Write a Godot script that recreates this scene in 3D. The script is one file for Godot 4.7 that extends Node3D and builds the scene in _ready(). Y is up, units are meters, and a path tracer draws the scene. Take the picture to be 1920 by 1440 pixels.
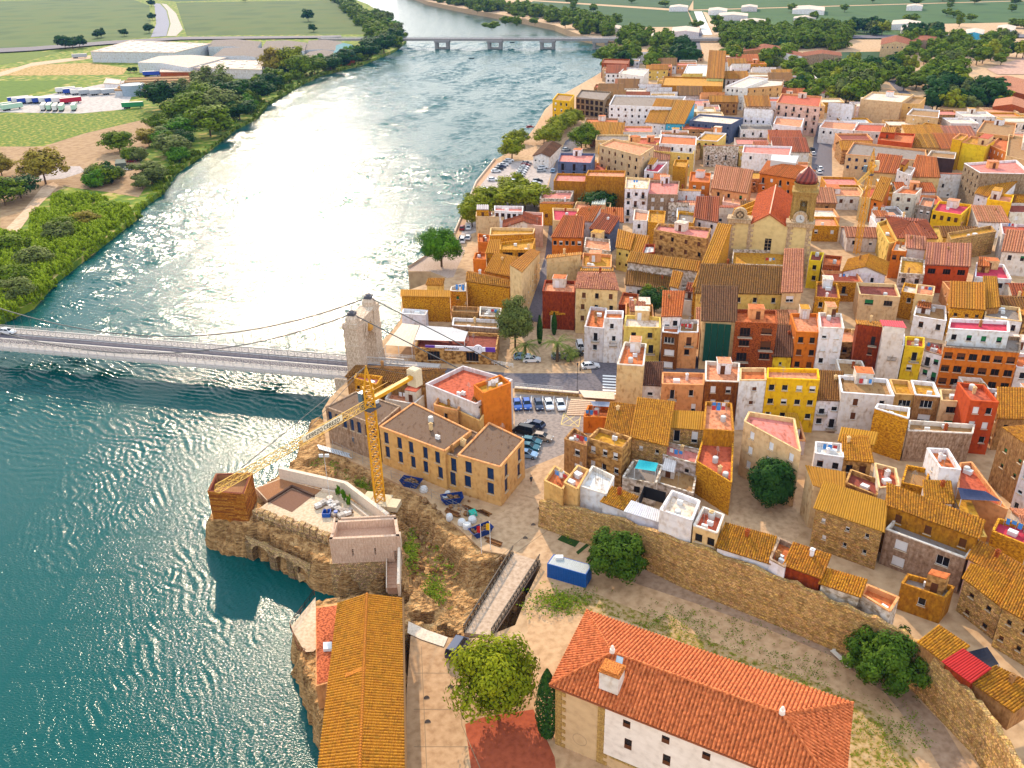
extends Node3D
# ---------------------------------------------------------------- camera, sky, sun
const FOCAL := 1632.0            # lens, in pixels of a 1920 x 1440 frame
const EYE := Vector3(0, 93, 0)
const G := 6.0                   # town ground above the river
const LG := 2.0                  # low left bank and far plain
var aim: Basis
var rng := RandomNumberGenerator.new()
var tex := {}
var mats := {}
var meshes := {}
var used := {}
var occupied := {}
var labels := {}

func set_view():
	aim = Basis.from_euler(Vector3(deg_to_rad(-27.0), 0, 0)) * Basis(Vector3(0, 0, 1), deg_to_rad(-1.22))
	var cam := Camera3D.new()
	cam.name = "camera"
	cam.transform = Transform3D(aim, EYE)
	cam.fov = rad_to_deg(2.0 * atan(720.0 / FOCAL))
	cam.near = 1.0
	cam.far = 9000.0
	add_child(cam)
	var env := Environment.new()
	var sm := ProceduralSkyMaterial.new()
	sm.sky_top_color = Color(0.62, 0.68, 0.75)
	sm.sky_horizon_color = Color(0.95, 0.91, 0.85)
	sm.sky_curve = 0.16
	sm.ground_bottom_color = Color(0.35, 0.32, 0.28)
	sm.ground_horizon_color = Color(0.75, 0.73, 0.70)
	sm.sky_energy_multiplier = 1.0
	sm.sun_angle_max = 30.0
	var sky := Sky.new()
	sky.sky_material = sm
	env.background_mode = Environment.BG_SKY
	env.sky = sky
	env.background_energy_multiplier = 1.4
	env.tonemap_mode = Environment.TONE_MAPPER_LINEAR
	env.tonemap_exposure = 2.5
	env.sdfgi_enabled = true
	env.ssao_enabled = true
	env.ssil_enabled = true
	env.fog_enabled = true
	env.fog_density = 0.00004
	env.fog_light_color = Color(0.42, 0.60, 0.85)
	var we := WorldEnvironment.new()
	we.name = "surroundings"
	we.environment = env
	add_child(we)
	var sun := DirectionalLight3D.new()
	sun.name = "sun"
	sun.light_energy = 0.7
	sun.light_color = Color(1.0, 0.92, 0.80)
	sun.light_angular_distance = 0.6
	sun.shadow_enabled = true
	var az := deg_to_rad(14.0)       # left of straight ahead
	var el := deg_to_rad(31.0)
	var to_sun := Vector3(-sin(az) * cos(el), sin(el), -cos(az) * cos(el))
	add_child(sun)
	sun.transform = Transform3D(Basis.looking_at(-to_sun, Vector3.UP), Vector3(0, 200, 0))

# a pixel of the photograph gives a direction; the height of what it shows gives the distance
func P(x: float, y: float, h: float) -> Vector3:
	var d := aim * Vector3((x - 960.0) / FOCAL, -(y - 720.0) / FOCAL, -1.0)
	return EYE + d * ((h - EYE.y) / d.y)

func PL(px: Array, h: float) -> PackedVector3Array:
	var r := PackedVector3Array()
	for i in range(0, px.size(), 2):
		r.append(P(px[i], px[i + 1], h))
	return r

# ---------------------------------------------------------------- mesh building
class MB:
	var v := PackedVector3Array()
	var n := PackedVector3Array()
	var c := PackedColorArray()
	var t := PackedVector2Array()
	var col := Color.WHITE
	var o := Vector3.ZERO
	func tri(a: Vector3, b: Vector3, d: Vector3):      # counter-clockwise seen from outside
		var nn := (b - a).cross(d - a).normalized()
		v.append_array([a - o, d - o, b - o])
		n.append_array([nn, nn, nn])
		c.append_array([col, col, col])
	func quad(a: Vector3, b: Vector3, d: Vector3, e: Vector3):
		var nn := (d - a).cross(e - b).normalized()
		v.append_array([a - o, d - o, b - o, a - o, e - o, d - o])
		n.append_array([nn, nn, nn, nn, nn, nn])
		c.append_array([col, col, col, col, col, col])
	func hexa(p: Array):                               # p: bottom 0-3 counter-clockwise from above, top 4-7
		quad(p[0], p[3], p[2], p[1])
		quad(p[4], p[5], p[6], p[7])
		for i in 4:
			var j := (i + 1) % 4
			quad(p[i], p[j], p[j + 4], p[i + 4])
	func box(ce: Vector3, s: Vector3, b := Basis()):
		var x := b.x * s.x * 0.5
		var y := b.y * s.y * 0.5
		var z := b.z * s.z * 0.5
		hexa([ce - x - y + z, ce + x - y + z, ce + x - y - z, ce - x - y - z, ce - x + y + z, ce + x + y + z, ce + x + y - z, ce - x + y - z])
	func bar(a: Vector3, b: Vector3, w: float, h := -1.0):
		var z := (b - a)
		var l := z.length()
		if l < 0.0001:
			return
		z /= l
		var up := Vector3.UP if absf(z.y) < 0.95 else Vector3.RIGHT
		var x := up.cross(z).normalized()
		box((a + b) * 0.5, Vector3(w, w if h < 0 else h, l), Basis(x, z.cross(x), z))
	func tube(a: Vector3, b: Vector3, ra: float, rb: float, k := 6, caps := true):
		var z := (b - a).normalized()
		var up := Vector3.UP if absf(z.y) < 0.95 else Vector3.RIGHT
		var x := up.cross(z).normalized()
		var y := z.cross(x)
		for i in k:
			var p := TAU * i / k
			var q := TAU * (i + 1) / k
			var d1 := x * cos(p) + y * sin(p)
			var d2 := x * cos(q) + y * sin(q)
			quad(a + d1 * ra, a + d2 * ra, b + d2 * rb, b + d1 * rb)
			if caps:
				tri(b, b + d1 * rb, b + d2 * rb)
				tri(a, a + d2 * ra, a + d1 * ra)
	func lathe(ce: Vector3, prof: Array, k := 12):     # prof: [radius, height] upwards
		for s in prof.size() - 1:
			for i in k:
				var p := TAU * i / k
				var q := TAU * (i + 1) / k
				var d1 := Vector3(cos(p), 0, -sin(p))
				var d2 := Vector3(cos(q), 0, -sin(q))
				var y0 := Vector3(0, prof[s][1], 0)
				var y1 := Vector3(0, prof[s + 1][1], 0)
				quad(ce + y0 + d1 * prof[s][0], ce + y0 + d2 * prof[s][0], ce + y1 + d2 * prof[s + 1][0], ce + y1 + d1 * prof[s + 1][0])
	func prism(pts: PackedVector3Array, y0: float, top := true):   # outline with its own top heights, sides down to y0
		var p2 := PackedVector2Array()
		for p in pts:
			p2.append(Vector2(p.x, -p.z))
		if Geometry2D.is_polygon_clockwise(p2):
			pts.reverse()
			p2.reverse()
		if top:
			var ix := Geometry2D.triangulate_polygon(p2)
			for i in range(0, ix.size(), 3):
				var a := pts[ix[i]]
				var b := pts[ix[i + 1]]
				var d := pts[ix[i + 2]]
				if (b - a).cross(d - a).y < 0:
					tri(a, d, b)
				else:
					tri(a, b, d)
		for i in pts.size():
			var a := pts[i]
			var b := pts[(i + 1) % pts.size()]
			quad(Vector3(a.x, y0, a.z), Vector3(b.x, y0, b.z), b, a)
	func ball(ce: Vector3, r: Vector3, k := 8, l := 5):
		for i in l:
			var f0 := PI * i / l - PI / 2
			var f1 := PI * (i + 1) / l - PI / 2
			for j in k:
				var p := TAU * j / k
				var q := TAU * (j + 1) / k
				var g := func(f, a): return ce + Vector3(cos(f) * cos(a) * r.x, sin(f) * r.y, -cos(f) * sin(a) * r.z)
				quad(g.call(f0, p), g.call(f0, q), g.call(f1, q), g.call(f1, p))
	func mesh(m: Material) -> ArrayMesh:
		var am := ArrayMesh.new()
		if v.is_empty():
			return am
		var ar := []
		ar.resize(Mesh.ARRAY_MAX)
		ar[Mesh.ARRAY_VERTEX] = v
		ar[Mesh.ARRAY_NORMAL] = n
		ar[Mesh.ARRAY_COLOR] = c
		if t.size() == v.size():
			ar[Mesh.ARRAY_TEX_UV] = t
		am.add_surface_from_arrays(Mesh.PRIMITIVE_TRIANGLES, ar)
		am.surface_set_material(0, m)
		return am

func numbered(called: String) -> String:
	used[called] = used.get(called, 0) + 1
	return called if used[called] == 1 else "%s_%03d" % [called, used[called] - 1]

func thing(called: String, label: String, category: String, at := Vector3.ZERO, group := "") -> Node3D:
	var o := Node3D.new()
	o.name = numbered(called)
	o.position = at
	add_child(o)
	tag(o, label, category, group)
	return o

func tag(o: Node, label: String, category: String, group := "", kind := ""):
	if label:
		o.set_meta("label", label)
	if category:
		o.set_meta("category", category)
	if group:
		o.set_meta("group", group)
	if kind:
		o.set_meta("kind", kind)

func put(called: String, m: Mesh, parent: Node, x := Transform3D()) -> MeshInstance3D:
	var o := MeshInstance3D.new()
	o.name = called
	o.mesh = m
	o.transform = x
	parent.add_child(o, true)
	return o

func part(called: String, mb: MB, m: Material, parent: Node) -> MeshInstance3D:
	return put(called, mb.mesh(m), parent)

func structure(called: String, mb: MB, m: Material) -> MeshInstance3D:
	var o := put(numbered(called), mb.mesh(m), self)
	o.set_meta("kind", "structure")
	return o

func new_mb(o := Vector3.ZERO) -> MB:
	var m := MB.new()
	m.o = o
	return m

# ---------------------------------------------------------------- textures and materials
func noise_tex(seed_: int, freq: float, oct: int, ramp: Array, size := 512, kind := FastNoiseLite.TYPE_SIMPLEX_SMOOTH, normal := false, bump := 4.0) -> NoiseTexture2D:
	var f := FastNoiseLite.new()
	f.seed = seed_
	f.noise_type = kind
	f.frequency = freq
	f.fractal_octaves = oct
	if kind == FastNoiseLite.TYPE_CELLULAR:
		f.fractal_type = FastNoiseLite.FRACTAL_NONE
		f.cellular_jitter = 1.0
	var t := NoiseTexture2D.new()
	t.width = size
	t.height = size
	t.seamless = true
	t.seamless_blend_skirt = 0.2
	t.noise = f
	if normal:
		t.as_normal_map = true
		t.bump_strength = bump
	elif ramp:
		var g := Gradient.new()
		var offs := PackedFloat32Array()
		var cols := PackedColorArray()
		for r in ramp:
			offs.append(r[0])
			cols.append(r[1])
		g.offsets = offs
		g.colors = cols
		t.color_ramp = g
	return t

func grey(x: float) -> Color:
	return Color(x, x, x)

func streak_tex(seed_: int, fx: float, fy: float, lo: Color, hi: Color, power := 1.0, size := 256) -> ImageTexture:
	var f := FastNoiseLite.new()
	f.seed = seed_
	f.frequency = 1.0
	f.fractal_octaves = 4
	var im := Image.create(size, size, false, Image.FORMAT_RGB8)
	for y in size:
		for x in size:
			var u := TAU * x / size
			var w := TAU * y / size
			var k := f.get_noise_3d(cos(u) * fx, sin(u) * fx, cos(w) * fy) * 0.6 + f.get_noise_3d(cos(u) * fx + 9.0, sin(u) * fx, sin(w) * fy) * 0.6
			im.set_pixel(x, y, lo.lerp(hi, pow(clampf(k * 0.9 + 0.5, 0, 1), power)))
	return ImageTexture.create_from_image(im)

func make_textures():
	var W := Color.WHITE
	tex.plaster = noise_tex(3, 0.012, 5, [[0.0, Color(0.84, 0.82, 0.80)], [0.45, Color(0.95, 0.94, 0.93)], [1.0, W]])
	tex.stain = streak_tex(5, 2.6, 1.6, Color(0.60, 0.53, 0.46), W, 0.8)
	tex.patchy = noise_tex(8, 0.02, 5, [[0.0, Color(0.40, 0.34, 0.27)], [0.4, Color(0.72, 0.66, 0.58)], [0.55, Color(0.95, 0.92, 0.88)], [1.0, W]])
	tex.lichen = noise_tex(12, 0.03, 5, [[0.0, Color(0.50, 0.36, 0.26)], [0.38, Color(0.78, 0.70, 0.56)], [0.6, W], [1.0, Color(1.0, 0.93, 0.76)]])
	make_rubble()
	tex.grime = streak_tex(91, 2.4, 1.5, Color(0.66, 0.59, 0.52), Color(1.25, 1.25, 1.24), 0.55, 320)
	tex.worn = noise_tex(14, 0.02, 5, [[0.0, Color(0.70, 0.64, 0.60)], [0.4, Color(0.90, 0.87, 0.84)], [1.0, W]])
	tex.gravel = noise_tex(31, 0.12, 4, [[0.0, Color(0.55, 0.52, 0.5)], [0.5, Color(0.85, 0.83, 0.8)], [1.0, W]])
	tex.ground = noise_tex(33, 0.015, 6, [[0.0, Color(0.80, 0.76, 0.72)], [0.5, Color(0.93, 0.91, 0.89)], [1.0, W]])
	tex.grassy = noise_tex(35, 0.02, 6, [[0.0, Color(0.30, 0.36, 0.07)], [0.36, Color(0.44, 0.42, 0.12)], [0.5, Color(0.66, 0.54, 0.33)], [0.62, Color(0.76, 0.64, 0.48)], [1.0, Color(0.82, 0.72, 0.58)]])
	tex.dry = noise_tex(36, 0.018, 6, [[0.0, Color(0.38, 0.42, 0.10)], [0.33, Color(0.52, 0.45, 0.17)], [0.48, Color(0.70, 0.56, 0.36)], [1.0, Color(0.80, 0.68, 0.52)]])
	tex.meadow = noise_tex(37, 0.02, 6, [[0.0, Color(0.26, 0.38, 0.06)], [0.4, Color(0.40, 0.48, 0.10)], [0.6, Color(0.50, 0.54, 0.12)], [0.74, Color(0.70, 0.60, 0.34)], [1.0, Color(0.76, 0.66, 0.46)]])
	tex.rock = noise_tex(41, 0.014, 6, [[0.0, Color(0.46, 0.36, 0.25)], [0.38, Color(0.68, 0.56, 0.42)], [0.6, Color(0.82, 0.70, 0.55)], [1.0, Color(0.95, 0.87, 0.76)]])
	tex.rock_h = noise_tex(41, 0.03, 6, [[0.0, grey(0)], [1.0, W]])
	tex.field = streak_tex(44, 1.2, 9.0, Color(0.74, 0.80, 0.70), W, 1.0)
	tex.field2 = noise_tex(45, 0.006, 4, [[0.0, Color(0.72, 0.80, 0.66)], [0.5, Color(0.92, 0.95, 0.88)], [1.0, Color(1.0, 0.93, 0.80)]])
	tex.wood = streak_tex(51, 1.0, 9.0, Color(0.42, 0.26, 0.12), Color(1.0, 0.86, 0.62), 1.0)
	tex.board = streak_tex(52, 9.0, 1.0, Color(0.74, 0.66, 0.60), W, 1.0)
	tex.asphalt = noise_tex(55, 0.02, 6, [[0.0, Color(0.72, 0.72, 0.72)], [0.5, Color(0.9, 0.9, 0.9)], [1.0, W]])
	tex.wave = noise_tex(61, 0.022, 4, [], 1024, FastNoiseLite.TYPE_SIMPLEX_SMOOTH, true, 6.0)

# stones in rough courses: a tone for each, dark joints, and their relief
func make_rubble():
	var r := RandomNumberGenerator.new()
	r.seed = 5
	var nx := 18
	var ny := 26
	var pts := []
	var tone := []
	for j in ny:
		for i in nx:
			pts.append(Vector2((i + 0.5 * (j % 2) + r.randf_range(0.15, 0.85)) / nx, (j + r.randf_range(0.25, 0.75)) / ny))
			var g := r.randf_range(0.62, 1.0)
			tone.append(Color(g, g * r.randf_range(0.88, 0.98), g * r.randf_range(0.74, 0.94)))
	var size := 384
	var im := Image.create(size, size, false, Image.FORMAT_RGB8)
	var hm := Image.create(size, size, false, Image.FORMAT_RGB8)
	for y in size:
		for x in size:
			var u := Vector2(float(x) / size, float(y) / size)
			var ci := int(u.x * nx)
			var cj := int(u.y * ny)
			var d1 := 9.0
			var d2 := 9.0
			var best := 0
			for dj in range(-1, 2):
				for di in range(-2, 2):
					var k := posmod(cj + dj, ny) * nx + posmod(ci + di, nx)
					var q: Vector2 = pts[k] - u
					q.x -= round(q.x)
					q.y -= round(q.y)
					var d := Vector2(q.x * nx, q.y * ny).length_squared()
					if d < d1:
						d2 = d1
						d1 = d
						best = k
					elif d < d2:
						d2 = d
			var e := clampf((sqrt(d2) - sqrt(d1)) / 0.22, 0, 1)
			var c: Color = tone[best]
			im.set_pixel(x, y, Color(0.50, 0.42, 0.32).lerp(c, e))
			hm.set_pixel(x, y, Color(e, e, e))
	tex.rubble = ImageTexture.create_from_image(im)
	tex.rubble_h = ImageTexture.create_from_image(hm)

func M(key: String, color: Color, t := "", sc := 0.25, rough := 0.9, height := "", hs := 0.0) -> StandardMaterial3D:
	if mats.has(key):
		return mats[key]
	var m := StandardMaterial3D.new()
	m.resource_name = key
	m.metallic_specular = 0.35
	m.albedo_color = color
	m.roughness = rough
	m.vertex_color_use_as_albedo = true
	if t:
		m.albedo_texture = tex[t]
		m.uv1_triplanar = true
		m.uv1_world_triplanar = true
		m.uv1_scale = Vector3.ONE * sc
	if height:
		m.heightmap_enabled = true
		m.heightmap_texture = tex[height]
		m.heightmap_scale = hs
	mats[key] = m
	return m

var PAL := {
	"white": ["white", Color("e4e0e2"), "plaster"], "offwhite": ["off-white", Color("ddd2c6"), "plaster"], "lilac": ["pale grey", Color("cfc6c8"), "plaster"],
	"cream": ["cream", Color("dcba86"), "plaster"], "beige": ["beige", Color("d6a866"), "plaster"], "sand": ["sand-coloured", Color("cfae84"), "plaster"],
	"yellow": ["bright yellow", Color("eab60c"), "plaster"], "paleyellow": ["pale yellow", Color("e0c064"), "plaster"], "lemon": ["lemon yellow", Color("e6c41e"), "plaster"],
	"ochre": ["ochre", Color("c98a1c"), "stain"], "gold": ["golden ochre", Color("cf961c"), "lichen"], "orange": ["orange", Color("d2741a"), "plaster"], "rust": ["rust-red", Color("a2400f"), "stain"],
	"brick": ["red brick", Color("a0501e"), "lichen"], "brown": ["brown", Color("94571c"), "stain"], "tan": ["weathered tan", Color("b98a54"), "stain"], "stain": ["stained white", Color("d8cfc8"), "patchy"],
	"old": ["peeling tan", Color("c79a5e"), "patchy"], "grey": ["grey", Color("a79b94"), "stain"], "taupe": ["taupe", Color("b79c84"), "stain"], "salmon": ["salmon", Color("dc9a62"), "plaster"],
	"pink": ["pale pink", Color("e2b8a6"), "plaster"], "blue": ["sky-blue", Color("4aa6cc"), "plaster"], "slate": ["slate-blue", Color("56607e"), "plaster"], "red": ["brick-orange", Color("c04c16"), "plaster"],
	"rubble": ["rubble-stone", Color("d0a866"), "rubble"], "dark": ["dark brown", Color("4a3430"), "plaster"], "green": ["pale green", Color("c4cc86"), "plaster"], "steel": ["pale steel", Color("c2c6cc"), "plaster"],
	"teal": ["teal", Color("6a9c9c"), "plaster"], "concrete": ["bare concrete", Color("a8947c"), "stain"]}
var FLOORS := {
	"terra": ["orange-tiled terrace", Color("c9703a"), "worn"], "redf": ["red terrace", Color("bc5a3c"), "worn"], "pinkf": ["pink terrace", Color("cc7c70"), "plaster"], "magenta": ["crimson terrace", Color("b8344a"), "plaster"],
	"salmonf": ["salmon terrace", Color("d8906a"), "worn"], "ochref": ["ochre flat roof", Color("c08a22"), "worn"], "tanf": ["sandy flat roof", Color("b48a5a"), "gravel"], "greyf": ["grey flat roof", Color("9a8c84"), "gravel"],
	"palef": ["pale flat roof", Color("d8c4b2"), "plaster"], "maroon": ["maroon flat roof", Color("8c4434"), "worn"], "gravelf": ["brown gravel roof", Color("7c6250"), "gravel"], "whitef": ["white flat roof", Color("dcd8d4"), "plaster"],
	"tile": ["ochre tiled roof", Color("c08418"), ""], "dtile": ["dark mossy tiled roof", Color("8a5e22"), ""], "otile": ["orange tiled roof", Color("c26a2a"), ""], "rtile": ["red tiled roof", Color("a8552e"), ""],
	"stile": ["salmon tiled roof", Color("c08060"), ""], "btile": ["brown tiled roof", Color("7a5038"), ""], "wsheet": ["white corrugated roof", Color("d8d4d2"), ""], "rsheet": ["red corrugated roof", Color("c02c2a"), ""],
	"osheet": ["ochre corrugated roof", Color("c08a20"), ""], "psheet": ["pink sheet roof", Color("cf4c50"), ""], "teal_roof": ["teal roof", Color("5f8f96"), "plaster"], "brick_roof": ["brick-red roof", Color("9c5a3c"), "lichen"], "otile_f": ["orange flat roof", Color("c8622a"), "lichen"], "wsheetf": ["white sheet roof", Color("d4d0ce"), "plaster"], "gsheet": ["pale grey sheet roof", Color("b4b4b6"), ""]}

func wall_mat(k: String) -> StandardMaterial3D:
	var p = PAL[k]
	var t: String = p[2]
	if t == "rubble":
		return M("wall_" + k, p[1], t, 0.16, 0.95, "rubble_h", 4.0)
	if not mats.has("wall_" + k):
		grime(M("wall_" + k, p[1], t, {"plaster": 0.11, "stain": 0.16, "patchy": 0.09, "lichen": 0.15}[t], 0.92))
	return M("wall_" + k, p[1], t, {"plaster": 0.11, "stain": 0.16, "patchy": 0.09, "lichen": 0.15}[t], 0.92)

# rain marks and patches of old render over the base colour
func grime(m: StandardMaterial3D):
	m.detail_enabled = true
	m.detail_blend_mode = BaseMaterial3D.BLEND_MODE_MUL
	m.detail_albedo = tex.grime
	m.detail_uv_layer = BaseMaterial3D.DETAIL_UV_2
	m.uv2_triplanar = true
	m.uv2_world_triplanar = true
	m.uv2_scale = Vector3.ONE * 0.07

func roof_mat(k: String) -> StandardMaterial3D:
	var p = FLOORS[k]
	var t: String = p[2]
	if t:
		if not mats.has("roof_" + k):
			grime(M("roof_" + k, p[1], t, {"plaster": 0.13, "lichen": 0.11, "gravel": 0.22, "worn": 0.09}[t], 0.9))
		return M("roof_" + k, p[1], t, {"plaster": 0.13, "lichen": 0.11, "gravel": 0.22, "worn": 0.09}[t], 0.9)
	return M("roof_" + k, p[1], "plaster" if k.ends_with("sheet") else "lichen", 0.14, 0.85)

# ---------------------------------------------------------------- tiled slopes
func zdist(p: Vector3) -> float:
	return (p - EYE).length()

# rows of barrel tiles (or ribs of a sheet) between an eave e0-e1 and a ridge r0-r1; hip: the ridge is shorter and the rows are cut by the hips
func slope(mb: MB, e0: Vector3, e1: Vector3, r1: Vector3, r0: Vector3, w: float, step: float, amp: float, vary: float, hip := false):
	var u := (e1 - e0)
	var L := u.length()
	u /= L
	var up := (r0 + r1) * 0.5 - (e0 + e1) * 0.5
	var sl := up - u * up.dot(u)
	var T := sl.length()
	sl /= T
	var nn := u.cross(sl).normalized()
	var rows := maxi(2, int(round(L / w)))
	var prof := [[0.0, 0.0], [0.14, 0.75], [0.36, 1.0], [0.58, 0.75], [0.72, 0.0], [0.80, -0.7], [0.92, -0.7], [1.0, 0.0]]
	var s0 := (r0 - e0).dot(u)
	var s1 := (r1 - e0).dot(u)
	var under := mb.col
	mb.quad(e0 - nn * amp, e1 - nn * amp, r1 - nn * amp, r0 - nn * amp)
	for i in rows:
		var f0 := float(i) / rows
		var f1 := float(i + 1) / rows
		var a0: Vector3 = e0.lerp(e1, f0)
		var a1: Vector3 = e0.lerp(e1, f1)
		var b0: Vector3
		var b1: Vector3
		if hip:
			var q0 := f0 * L
			var q1 := f1 * L
			var t0 := T * clampf(minf(q0 / maxf(s0, 0.01), (L - q0) / maxf(L - s1, 0.01)), 0, 1)
			var t1 := T * clampf(minf(q1 / maxf(s0, 0.01), (L - q1) / maxf(L - s1, 0.01)), 0, 1)
			b0 = a0 + sl * t0
			b1 = a1 + sl * t1
		else:
			b0 = r0.lerp(r1, f0)
			b1 = r0.lerp(r1, f1)
		var len := ((b0 + b1) - (a0 + a1)).length() * 0.5
		var k := maxi(1, int(round(len / step))) if step > 0 else 1
		for s in k:
			var g0 := float(s) / k
			var g1 := float(s + 1) / k
			var br := 1.0 + (rng.randf() - 0.5) * vary
			if vary > 0.3 and rng.randf() < 0.03:
				br = 1.7
			mb.col = Color(under.r * br * (1.0 + (rng.randf() - 0.5) * vary * 0.3), under.g * br, under.b * br)
			var lift := nn * (0.035 if step > 0 else 0.0)
			for j in prof.size() - 1:
				var p0: float = prof[j][0]
				var p1: float = prof[j + 1][0]
				var h0: Vector3 = nn * amp * prof[j][1]
				var h1: Vector3 = nn * amp * prof[j + 1][1]
				var x0: Vector3 = a0.lerp(a1, p0)
				var x1: Vector3 = a0.lerp(a1, p1)
				var y0: Vector3 = b0.lerp(b1, p0)
				var y1: Vector3 = b0.lerp(b1, p1)
				mb.quad(x0.lerp(y0, g0) + h0 + lift, x1.lerp(y1, g0) + h1 + lift, x1.lerp(y1, g1) + h1, x0.lerp(y0, g1) + h0)
	mb.col = under

func tile_roof(called: String, parent: Node3D, quads: Array, key: String, o: Vector3, d: float, hip := false, near := false):
	var mb := new_mb(o)
	var sheet := key.ends_with("sheet")
	var age := rng.randf_range(0.72, 1.08)
	mb.col = Color(age, age * rng.randf_range(0.88, 1.06), age * rng.randf_range(0.8, 1.25))
	for q in quads:
		var w := clampf(d * 0.0024, 0.34, 0.72)
		if sheet:
			w = clampf(d * 0.0024, 0.3, 0.8)
		slope(mb, q[0], q[1], q[2], q[3], w, 0.0 if sheet or d > 240 else (0.45 if near else 0.6), w * (0.2 if sheet else 0.27), 0.12 if sheet else 0.5, hip)
	return part(called, mb, roof_mat(key), parent)

# ---------------------------------------------------------------- windows
func win_mesh(kind: String, w: float, h: float, style: String) -> Mesh:
	var key := "%s_%.1f_%.1f_%s" % [kind, w, h, style]
	if meshes.has(key):
		return meshes[key]
	var mb := MB.new()
	var m: Material
	if kind == "frame":
		var t := 0.055
		mb.box(Vector3(-w / 2 + t / 2, 0, 0), Vector3(t, h, 0.08))
		mb.box(Vector3(w / 2 - t / 2, 0, 0), Vector3(t, h, 0.08))
		mb.box(Vector3(0, h / 2 - t / 2, 0), Vector3(w - 2 * t, t, 0.08))
		mb.box(Vector3(0, -h / 2 + t / 2, 0), Vector3(w - 2 * t, t, 0.08))
		var k := maxi(1, int(round(w / 0.75))) if style != "blue" else 1
		for i in k - 1:
			mb.box(Vector3(-w / 2 + w * (i + 1) / k, 0, 0), Vector3(t, h - 2 * t, 0.075))
		m = M("frame_" + style, {"white": Color("e0ddd8"), "brown": Color("5c3218"), "blue": Color("22304a")}[style], "", 1, 0.5)
	elif kind == "pane":
		mb.quad(Vector3(-w / 2, -h / 2, 0), Vector3(w / 2, -h / 2, 0), Vector3(w / 2, h / 2, 0), Vector3(-w / 2, h / 2, 0))
		m = M("glass_blue", Color("1c3050"), "", 1, 0.08) if style == "blue" else M("glass_dark", Color("1b1a1c"), "", 1, 0.1)
	elif kind == "blind":
		var k := int(h / 0.14)
		for i in k:
			mb.box(Vector3(0, -h / 2 + h * (i + 0.5) / k, 0.0), Vector3(w, h / k * 0.86, 0.03))
		mb.box(Vector3(0, 0, -0.03), Vector3(w, h, 0.02))
		m = {"white": M("blind_white", Color("dcd8d6"), "", 1, 0.7), "brown": M("blind_brown", Color("5e3418"), "", 1, 0.7), "green": M("blind_green", Color("1e6a3a"), "", 1, 0.7)}.get(style)
	elif kind == "sill":
		mb.box(Vector3(0, 0, 0.06), Vector3(w + 0.2, 0.08, 0.26))
		m = M("sill", Color("b8a084"), "", 1, 0.9)
	elif kind == "slab":
		mb.box(Vector3(0, 0, 0.45), Vector3(w + 0.9, 0.14, 0.9))
		m = M("slab", Color("c8b096"), "plaster", 0.4, 0.9)
	elif kind == "railing":
		var W := w + 0.9
		for y in [0.12, 0.95]:
			mb.bar(Vector3(-W / 2 + 0.04, y, 0.86), Vector3(W / 2 - 0.04, y, 0.86), 0.04)
			for s in [-1, 1]:
				mb.bar(Vector3(s * (W / 2 - 0.04), y, 0.0), Vector3(s * (W / 2 - 0.04), y, 0.86), 0.04)
		var k := int(W / 0.16)
		for i in k + 1:
			mb.bar(Vector3(-W / 2 + 0.04 + (W - 0.08) * i / k, 0.08, 0.86), Vector3(-W / 2 + 0.04 + (W - 0.08) * i / k, 0.95, 0.86), 0.025)
		m = M("iron", Color("2c2622"), "", 1, 0.6)
	meshes[key] = mb.mesh(m)
	return meshes[key]

func add_window(parent: Node3D, x: Transform3D, w: float, h: float, style: String, balcony: bool, shut: float, d: float):
	w = round(w * 10) / 10
	h = round(h * 10) / 10
	var fs := "brown" if style in ["brown", "green"] else ("blue" if style == "blue" else "white")
	var wn := put("window", win_mesh("frame", w, h, fs), parent, x.translated_local(Vector3(0, 0, -0.2)))
	put("pane", win_mesh("pane", w, h, "blue" if style == "blue" else ""), wn, Transform3D(Basis(), Vector3(0, 0, -0.02)))
	if shut > 0.15:
		var bh: float = maxf(0.3, round(h * shut * 10) / 10)
		put("blind", win_mesh("blind", w, bh, "brown" if style == "brown" else ("green" if style == "green" else "white")), wn, Transform3D(Basis(), Vector3(0, h / 2 - bh / 2, 0.05)))
	if balcony:
		var b := put("balcony", win_mesh("slab", w, 0, ""), parent, x.translated_local(Vector3(0, -h / 2 - 0.07, 0)))
		put("railing", win_mesh("railing", w, 0, ""), b, Transform3D(Basis(), Vector3(0, 0.05, 0)))
	elif d < 260:
		put("sill", win_mesh("sill", w, 0, ""), wn, Transform3D(Basis(), Vector3(0, -h / 2 - 0.05, 0.2)))

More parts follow.
